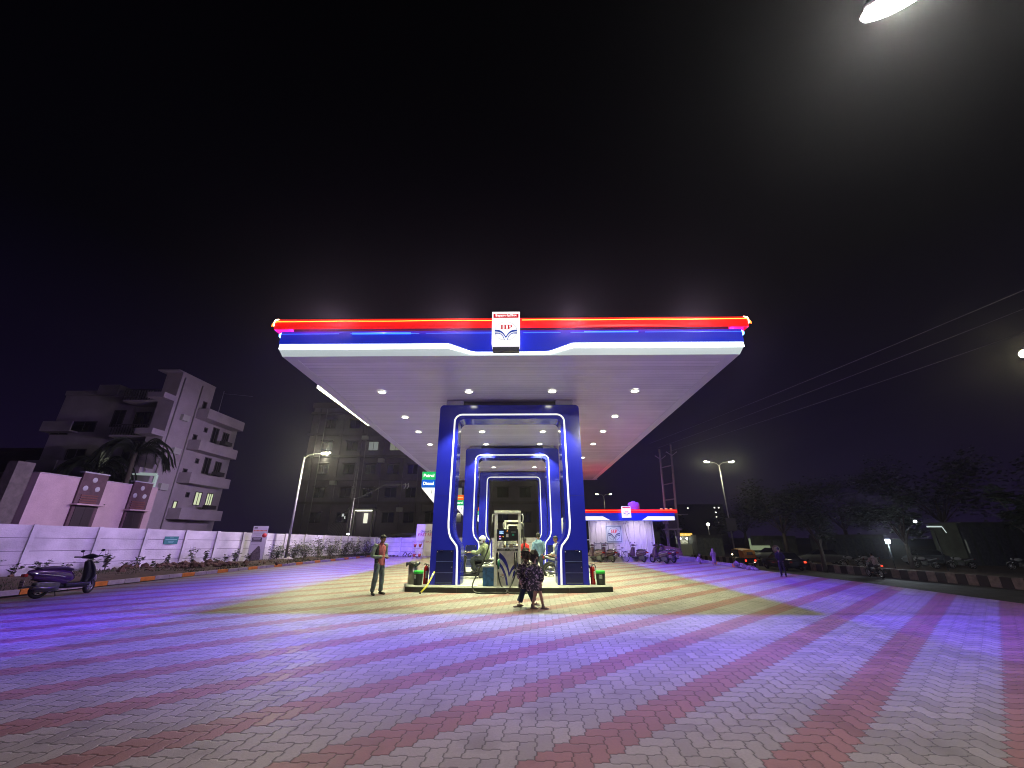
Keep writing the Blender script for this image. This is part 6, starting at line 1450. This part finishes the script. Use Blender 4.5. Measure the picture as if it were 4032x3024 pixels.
for p, q in zip(ML, ML[1:]): MA.append(MA[-1]+(q-p).length)
def mal(s_):
    for i in range(len(ML)-1):
        if MA[i+1] >= s_: return ML[i].lerp(ML[i+1], (s_-MA[i])/(MA[i+1]-MA[i]))
    return ML[-1]
k = 0; s_ = .2; C0 = Vector((28.0, 29.1, -.30))
while s_+.55 < MA[-1] and k < 88:
    mb = MB(); mb.beam(mal(s_)-C0, mal(s_+.52)-C0, .24, .60); mb.build('kerb_block', mw if k % 2 else mk, md); s_ += .55; k += 1
mb = MB(); mb.strip([(p.x+.13, p.y, -.72) for p in ML], [(p.x+2.2, p.y, -.72) for p in ML]); mb.strip([(p.x+2.2, p.y, -.72) for p in ML], [(p.x+2.25, p.y, -1.19) for p in ML]); struct(mb.build('median_strip', SOIL))
mb = MB(); mb.add([(31.4, -5, -1.15), (120, -5, -1.15), (120, 160, -1.15), (27, 160, -1.15), (28.5, 50, -1.15), (31.4, 30, -1.15)], [tuple(range(6))]); struct(mb.build('verge', SOIL))

# auto rickshaw
ar = thing('auto_rickshaw', 'yellow topped auto rickshaw with glowing red tail lights on the road', 'auto rickshaw', (21.75, 42.1, -1.2), R(4))
YEL = mat('rickshaw_yellow', (.62, .26, .03), .55, var=.2, vscale=4); RGR = mat('rickshaw_black_green', (.012, .020, .014), .4)
b = MB(); b.box(-.62, -1.2, .35, .62, .25, .92, 0, .08); b.tube(crv([(0, .2, .55), (0, .9, .60), (0, 1.2, .45)], 4), _ri([.55, .35, .12], 3), 14, ell=.6); soft(b, 'body', RGR, ar, .03, 3)
hd = []
for y, w_, z in ((-1.28, .54, 1.32), (-1.15, .62, 1.62), (-.6, .65, 1.72), (.2, .64, 1.74), (.75, .60, 1.66)): hd.append([(x*w_, y, z-.10*abs(x)**2.5) for x in (-1, -.8, -.4, 0, .4, .8, 1)])
mb = MB()
for a, b_ in zip(hd, hd[1:]): mb.strip(a, b_, 0, sm=True)
mb.strip([(p[0], p[1], p[2]) for p in hd[0]], [(p[0]*1.05, -1.24, .92) for p in hd[0]])
for s_ in (0, -1):
    side_ = [r2[s_] for r2 in hd]; sx = -1 if s_ == 0 else 1
    mb.strip([side_[0], side_[1], side_[2]], [(sx*.60, -1.24, .92), (sx*.62, -1.1, .92), (sx*.62, -.55, .92)])
hood = mb.build('hood', YEL, ar)
mb = MB(); mb.box(-.28, -1.30, 1.18, .28, -1.262, 1.42, 0, .01); mb.build('rear_window', mat('rear_window', (.10, .05, .02), .4), hood)
mb = MB(); mb.add([(-.5, .86, .95), (.5, .86, .95), (.52, .74, 1.6), (-.52, .74, 1.6)], [(0, 1, 2, 3)]); mb.build('windscreen', mat('screen_glass', (.03, .03, .035), .1), ar)
mb = MB()
for sx in (-1, 1): mb.tube([(sx*.56, .82, .8), (sx*.58, .72, 1.66)], .025, 6); mb.tube([(sx*.62, -.5, .9), (sx*.63, -.5, 1.68)], .02, 6)
mb.build('roof_post', BLACK, ar)
TL = emit('tail_lit', (1, .05, .02), 3)
for sx in (-1, 1):
    mb = MB(); mb.box(sx*.46-.07, -1.25, .62, sx*.46+.07, -1.20, .76, 0, .01); mb.build('tail_light', TL, ar)
mb = MB(); mb.box(.30, -1.25, .50, .42, -1.20, .57); mb.build('reversing_light', emit('lamp_white_small', (1, .8, .6), 2), ar)
mb = MB(); mb.ell((-.60, .62, 1.15), (.05, .05, .05), 0, 8); mb.build('cab_lamp', emit('cab_lamp_warm', (1, .78, .4), 30), ar)
mb = MB(); mb.box(-.25, -1.24, .36, .25, -1.21, .48, 0); mb.build('number_plate', mat('plate_yellowish', (.5, .45, .35), .6), ar)
wheel(ar, (-.52, -.75, .22), .22, .10); wheel(ar, (.52, -.75, .22), .22, .10); wheel(ar, (0, 1.05, .22), .22, .10)
# road traffic and parked vehicles in the dark
def rider_on(loc_, rz, label, shirt):
    g = thing('person', label, 'person', loc_, rz)
    b = MB(); P, M = headgeo(b, (0, .0, 1.55), (0, 1), .98, .1); b.tube([(0, -.2, .88), (0, -.18, 1.1), (0, -.06, 1.38), (0, -.02, 1.48)], [.14, .15, .13, .055], 10, ell=.8)
    for q in (1, -1):
        A = [(q*.19, -.06, 1.33), (q*.27, .05, 1.1), (q*.30, .28, 1.06)]; limb(b, A, [.045, .036, .025]); hand(b, A[2], (0, 1, 0), (0, 0, 1), 1, .8)
        limb(b, [(q*.1, -.2, .88), (q*.2, .25, .78), (q*.2, .05, .36)], [.09, .06, .04]); b.tube([(q*.2, 0, .33), (q*.2, .2, .32)], [.035, .03], 8)
    soft(b, 'body', SKIN, g, .02, 2); hairgeo(P, M, .98, g)
    c = MB(); c.tube([(0, -.2, .84), (0, -.19, 1.05), (0, -.08, 1.34), (0, -.04, 1.44)], [.17, .19, .17, .09], 12, ell=.8)
    for q in (1, -1): limb(c, [(q*.19, -.06, 1.33), (q*.27, .05, 1.1), (q*.30, .22, 1.06)], [.08, .07, .05])
    soft(c, 'shirt', shirt, g, .02, 2, disp=.015)
    c = MB(); c.tube([(0, -.2, .8), (0, -.2, .92)], [.15, .15], 10)
    for q in (1, -1): limb(c, [(q*.1, -.2, .86), (q*.2, .25, .78), (q*.2, .05, .38)], [.11, .085, .06])
    soft(c, 'trousers', denim('dark_trousers', (.03, .03, .035)), g, .02, 2); return g
motorbike((26.2, 32.4, -1.2), R(-8), 'motorbike riding away on the road with its red tail light lit', mat('tank_dark', (.03, .02, .02), .3, coat=.5), tail=True)
rider_on((26.2, 32.3, -1.2), R(-8), 'rider in pale patterned shirt on the motorbike with the lit tail light', mat('pale_check_shirt', (.45, .38, .38), .8, var=.5, vscale=14))
gl = thing('flood_lamp', 'dazzling white lamp glaring low among the parked vehicles on the right', 'lamp', (30.0, 35.0, -1.2))
mb = MB(); mb.cyl((0, 0, 0), (0, 0, 2.32), .03); mb.cyl((0, 0, 0), (0, 0, .02), .2); mb.build('stand', BLACK, gl); mb = MB(); mb.box(-.2, -.04, 2.28, .2, .08, 2.60, 0, .015); mb.build('housing', BLACK, gl)
mb = MB(); mb.box(-.18, -.06, 2.30, .18, -.045, 2.58); mb.build('lamp_glass', emit('glare_white', (.8, .92, 1), 60), gl)
l = bpy.data.lights.new('lamp_light', 'POINT'); l.energy = 420; l.color = (.8, .92, 1); l.shadow_soft_size = .08; lo_ = bpy.data.objects.new('lamp_light', l); COL.objects.link(lo_); lo_.parent = gl; lo_.location = (-.1, -.3, 2.44)
GP = 'motorbikes parked in the dark beyond the median'
mp_ = motorbike((31.8, 41.6, -1.15), R(60), 'parked motorbike with a pale panel just beyond the median, behind the riding one', mat('tank_pale', (.35, .35, .36), .3, coat=.5), group=GP)
for x, y, a, lab in ((33.6, 42.0, 65, 'parked motorbike second from the left beyond the median'), (37.6, 40.5, 50, 'parked motorbike near the tree trunk beyond the median'), (40.4, 40.0, 60, 'parked motorbike at the right, in front of the dark wall'), (44.0, 38.4, 55, 'rightmost parked motorbike in the dark')): dup(mp_, (x, y, -1.15), R(a), lab, GP)
def car(loc_, rz, label, paint, tail=False, group=None):
    t = thing('parked_car', label, 'car', loc_, rz, group)
    sec = [(-2.0, .45, .78, .62), (-1.9, .32, .92, .74), (-1.3, .25, .98, .80), (0, .22, 1.0, .82), (1.2, .25, .95, .80), (1.85, .32, .80, .72), (2.0, .42, .68, .55)]
    mb = MB(); rings = []
    for y, z0, z1, w_ in sec: rings.append([(-w_, y, z0+.08), (-w_*1.02, y, (z0+z1)/2), (-w_*.92, y, z1), (w_*.92, y, z1), (w_*1.02, y, (z0+z1)/2), (w_, y, z0+.08), (w_*.8, y, z0), (-w_*.8, y, z0)])
    for a, b in zip(rings, rings[1:]): mb.add(a+b, [(i, (i+1) % 8, 8+(i+1) % 8, 8+i) for i in range(8)], 0, True)
    mb.add(rings[0], [tuple(range(8))]); mb.add(rings[-1], [tuple(range(8))]); mb.build('body', paint, t)
    cab = [(-1.45, .95, .70), (-1.0, 1.42, .58), (.2, 1.46, .58), (.95, .97, .70)]
    mb = MB(); A_ = [(-w_, y, z) for y, z, w_ in cab]; B_ = [(w_, y, z) for y, z, w_ in cab]; mb.strip(A_, B_, 0, sm=False); mb.add(A_, [(0, 1, 2, 3)]); mb.add(B_, [(0, 1, 2, 3)]); mb.build('windows', WGL, t)
    mb = MB(); mb.add([(-.57, -.98, 1.43), (.57, -.98, 1.43), (.57, .2, 1.475), (-.57, .2, 1.475)], [(0, 1, 2, 3)]); mb.build('roof', paint, t)
    for x in (-.72, .72):
        for y in (-1.25, 1.25): wheel(t, (x, y, .31), .31, .18)
    for sx in (-1, 1):
        mb = MB(); mb.box(sx*.62-.10, -2.02, .66, sx*.62+.10, -1.96, .80, 0, .01); mb.build('tail_light', TL if tail and sx > 0 else mat('tail_red', (.35, .02, .02), .2), t)
        mb = MB(); mb.box(sx*.55-.12, 1.93, .55, sx*.55+.12, 1.99, .68, 0, .01); mb.build('headlight', mat('headlight_glass', (.5, .5, .55), .1), t)
    return t
DKB = mat('dark_car_paint', (.03, .03, .045), .25, coat=.8)
car((24.0, 39.6, -1.2), R(3), 'dark car on the road behind the silhouetted man with one red tail light lit', DKB, tail=True)
c2 = car((32.0, 46.0, -1.15), R(70), 'dark parked car beyond the median left of the dazzling lamp', mat('grey_car_paint', (.12, .13, .14), .3, coat=.8), group='cars parked in the dark on the right')
dup(c2, (30.2, 52, -1.15), R(80), 'dark parked car beyond the auto rickshaw'); dup(c2, (41.5, 44.5, -1.15), R(95), 'dark parked car right of the dazzling lamp')
rs = thing('road_sign', 'small round pale sign on a thin post left of the silhouetted man', 'sign', (21.85, 36.6, -1.2))
mb = MB(); mb.cyl((0, 0, 0), (0, 0, 1.6), .025); mb.build('post', GALV, rs); mb = MB(); mb.lathe([(0, -.03), (.32, -.03), (.32, -.02), (0, -.02)], (0, 0, 1.80), 'Y', 24); mb.lathe([(0, -.036), (.19, -.036), (.19, -.031)], (0, 0, 1.80), 'Y', 18, 1); mb.build('disc', [mat('sign_rim', (.35, .25, .28), .6), mat('sign_centre', (.6, .55, .55), .6)], rs)
# stalls and small buildings on the far side
fs = thing('food_stall', 'brightly lit food stall with a yellow sign board in the distance', 'stall', (25.3, 67, -1.2)); fs.scale = (1.22, 1, 1.64)
mb = MB(); mb.box(0, 0, 0, 1.6, 1.6, 1.0, 0); mb.box(0, 1.4, 1.0, 1.6, 1.6, 1.7, 0); mb.box(-.05, 0, 1.0, .03, .1, 1.7, 0); mb.box(1.57, 0, 1.0, 1.65, .1, 1.7); mb.build('stall_box', mat('stall_pale', (.4, .42, .38), .7), fs)
mb = MB(); mb.box(-.1, -.2, 1.70, 1.7, 1.7, 2.0); mb.box(-.1, -.22, 1.72, 1.7, -.203, 1.98, 1); mb.build('sign_board', [mat('sign_back', (.2, .2, .2), .6), emit('yellow_sign', (1, .62, .08), 1.0)], fs)
mb = MB()
for k in range(9): mb.box(.05+k*.18, -.235, 1.78, .15+k*.18, -.222, 1.92-.05*(k % 2))
mb.build('sign_marks', emit('sign_marks', (1, .85, .4), 1.0), fs)
for x in (.25, 1.1): mb = MB(); mb.ell((x, .3, 1.5), (.10, .1, .08), 0, 8); mb.build('stall_lamp', emit('stall_lamp', (1, 1, .9), 30), fs)
mb = MB(); mb.box(.3, .9, 1.0, 1.4, 1.2, 1.35); mb.build('counter_display', mat('counter_cream', (.5, .5, .4), .6), fs)
GB = 'low shop buildings across the road'
for i, (x, y, w_, h_, lab) in enumerate(((20.9, 50, 3.0, 1.7, 'dim shed right of the yellow signed stall'), (26.3, 46, 3.5, 1.6, 'low pale walled shop with a white panel, behind the auto rickshaw'), (31.5, 44, 6, 1.7, 'long dark shop front behind the parked cars'), (35, 34, 5, 2.6, 'dim green walled shop at the far right'), (17.2, 56, 1.5, 2.2, 'narrow dim shop left of the yellow signed stall'))):
    x, y, w_ = x*1.3, y*1.3, w_*1.3; h_ = 1.65+(h_-1.65)*1.3+1.2; s_ = thing('shop_building', lab, 'building', (x, y, -1.2), 0, GB)
    mb = MB(); mb.box(0, 0, 0, w_, 3, h_); mb.build('wall', mat('shop_wall_%d' % (i % 2), ((.12, .13, .12), (.09, .11, .09))[i % 2], .9, var=.5, vscale=.8), s_)
    mb = MB(); mb.box(-.15, -.6, h_, w_+.15, 3.1, h_+.1); mb.build('roof', mat('shed_roof', (.08, .08, .08), .8), s_)
    n = int(w_/1.2)
    for k in range(n): mb = MB(); mb.box(.15+k*1.2, -.03, .1, 1.05+k*1.2, -.003, h_-.35); mb.build('shutter', mat('shutter', (.08, .09, .10), .6, var=.4), s_)
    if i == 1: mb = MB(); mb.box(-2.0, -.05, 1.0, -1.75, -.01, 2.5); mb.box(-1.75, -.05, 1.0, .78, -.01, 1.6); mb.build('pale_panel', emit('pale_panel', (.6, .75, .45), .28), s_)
    if i == 3: mb = MB(); mb.box(.2, -.06, 1.2, .35, -.01, 2.5); mb.build('pale_post', emit('dim_post', (.5, .55, .45), .08), s_)
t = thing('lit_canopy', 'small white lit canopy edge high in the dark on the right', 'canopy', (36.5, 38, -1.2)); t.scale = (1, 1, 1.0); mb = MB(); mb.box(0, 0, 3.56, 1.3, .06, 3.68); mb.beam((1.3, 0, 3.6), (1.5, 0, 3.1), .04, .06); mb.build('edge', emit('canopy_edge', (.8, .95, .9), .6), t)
mb = MB(); mb.ell((-.9, 0, 4.05), (.16, .1, .13), 0, 8); mb.build('lamp', emit('small_lamp', (.9, .95, 1), 3), t); mb = MB(); mb.cyl((.6, .1, 0), (.6, .1, 3.56), .04); mb.build('post', BLACK, t)
tw = thing('tower_block', 'distant dark tower block with a few lit windows', 'building', (62, 160, 0)); mb = MB(); mb.box(0, 0, -1.25, 17, 10, 13); mb.build('wall', mat('tower_dark', (.03, .03, .04), .9), tw)
for x, z in ((13.6, 11.73), (15.2, 11.73), (13.8, 10.05), (13.8, 8.38), (3.4, 11.6), (14.1, 6.6)): mb = MB(); mb.box(x-.25, -.1, z-.2, x+.25, -.02, z+.2); mb.build('window', emit('far_window', (1, .95, .8), 2.2), tw)
t = thing('street_lamp', 'single white lamp globe above the food stall', 'street lamp', (31.5, 70, 0)); mb = MB(); mb.cyl((0, 0, -1.2), (0, 0, 3.2), .05); mb.build('pole', GALV, t); mb = MB(); mb.ell((0, -.1, 3.43), (.24, .24, .22), 0, 8); mb.build('lamp_globe', emit('globe', (1, 1, .85), 14), t)
t = thing('junction_box', 'grey box fixed halfway up the far twin headed lamp pole', 'box', (25.1, 49.8, 2.2)); mb = MB(); mb.box(-.55, -.2, 0, .55, -.05, 1.4); mb.build('cabinet', mat('box_grey', (.12, .11, .14), .7), t)
# trees
def tree(loc_, h, rad, label, seed, n=2600, leafc=None, grp='dark trees beyond the road'):
    global rnd; rnd = random.Random(seed); t = thing('tree', label, 'tree', loc_, 0, grp)
    mb = MB(); mb.tube(crv([(0, 0, 0), (.15, .05, h*.3), (.05, 0, h*.55)], 5), _ri([.22, .16, .10], 3)[:11], 9) if False else mb.tube([(0, 0, 0), (.12, .05, h*.3), (.05, 0, h*.62)], [.20*h/6, .15*h/6, .07], 9)
    tips = []
    for k in range(9):
        a = k*2.4; e = Vector((math.cos(a)*rad*.7, math.sin(a)*rad*.7, h*rnd.uniform(.5, .95))); mb.tube([(0.06, 0, h*.35), tuple(e*.5+Vector((0, 0, h*.22))), tuple(e)], [.08, .05, .02], 6); tips.append(e)
    mb.build('trunk', mat('tree_bark', (.07, .055, .045), .9, bump=.7), t)
    lf = MB(); cl = [(e+Vector((rnd.gauss(0, .3), rnd.gauss(0, .3), rnd.gauss(0, .2))), rad*rnd.uniform(.28, .5)) for e in tips for _ in (0, 1, 2)]+[(Vector((0, 0, h*.8)), rad*.55)]
    for k in range(n):
        c_, r = rnd.choice(cl); d = Vector((rnd.gauss(0, 1), rnd.gauss(0, 1), rnd.gauss(0, .8))).normalized()*r*rnd.random()**.45
        th = rnd.uniform(0, 6.28); leaf(lf, c_+d, (math.cos(th), math.sin(th), rnd.uniform(-.6, .3)), rnd.uniform(.14, .26)*(2.1 if h > 5.5 else 1.2), 0, .55)
    lf.build('crown', leafc or LEAF2, t)
TR = [(28, 45, 6.5, 3.4, 'wide dark tree behind the auto rickshaw'), (36, 47, 7.5, 4, 'tall dark tree behind the silhouetted man'), (28.5, 31.8, 4.3, 1.3, 'small sparse tree just right of the dazzling lamp'), (20.6, 29.5, 3.6, .9, 'thin pale leaved tree left of the dazzling lamp'),
      (42, 42, 9, 5, 'very large dark tree crown filling the right background'), (50, 34, 10, 5.5, 'broad dark tree at the far right background'), (29.6, 24.6, 4.2, 1.3, 'drooping dimly lit tree at the right edge'), (33, 21, 4.5, 1.6, 'half cut dark tree at the right border'), (33, 62, 7, 4, 'dark tree far behind the twin headed lamp'), (23, 66, 4.5, 3, 'low dark tree behind the yellow signed stall')]
for i, (x, y, h, r, lab) in enumerate(TR): tree((x*1.25, y*1.25, -1.2), (h-1.65)*1.25+2.85, r*1.25, lab, 70+i, 1100 if h < 5 else 3000)

bpy.data.scenes.remove(TS)
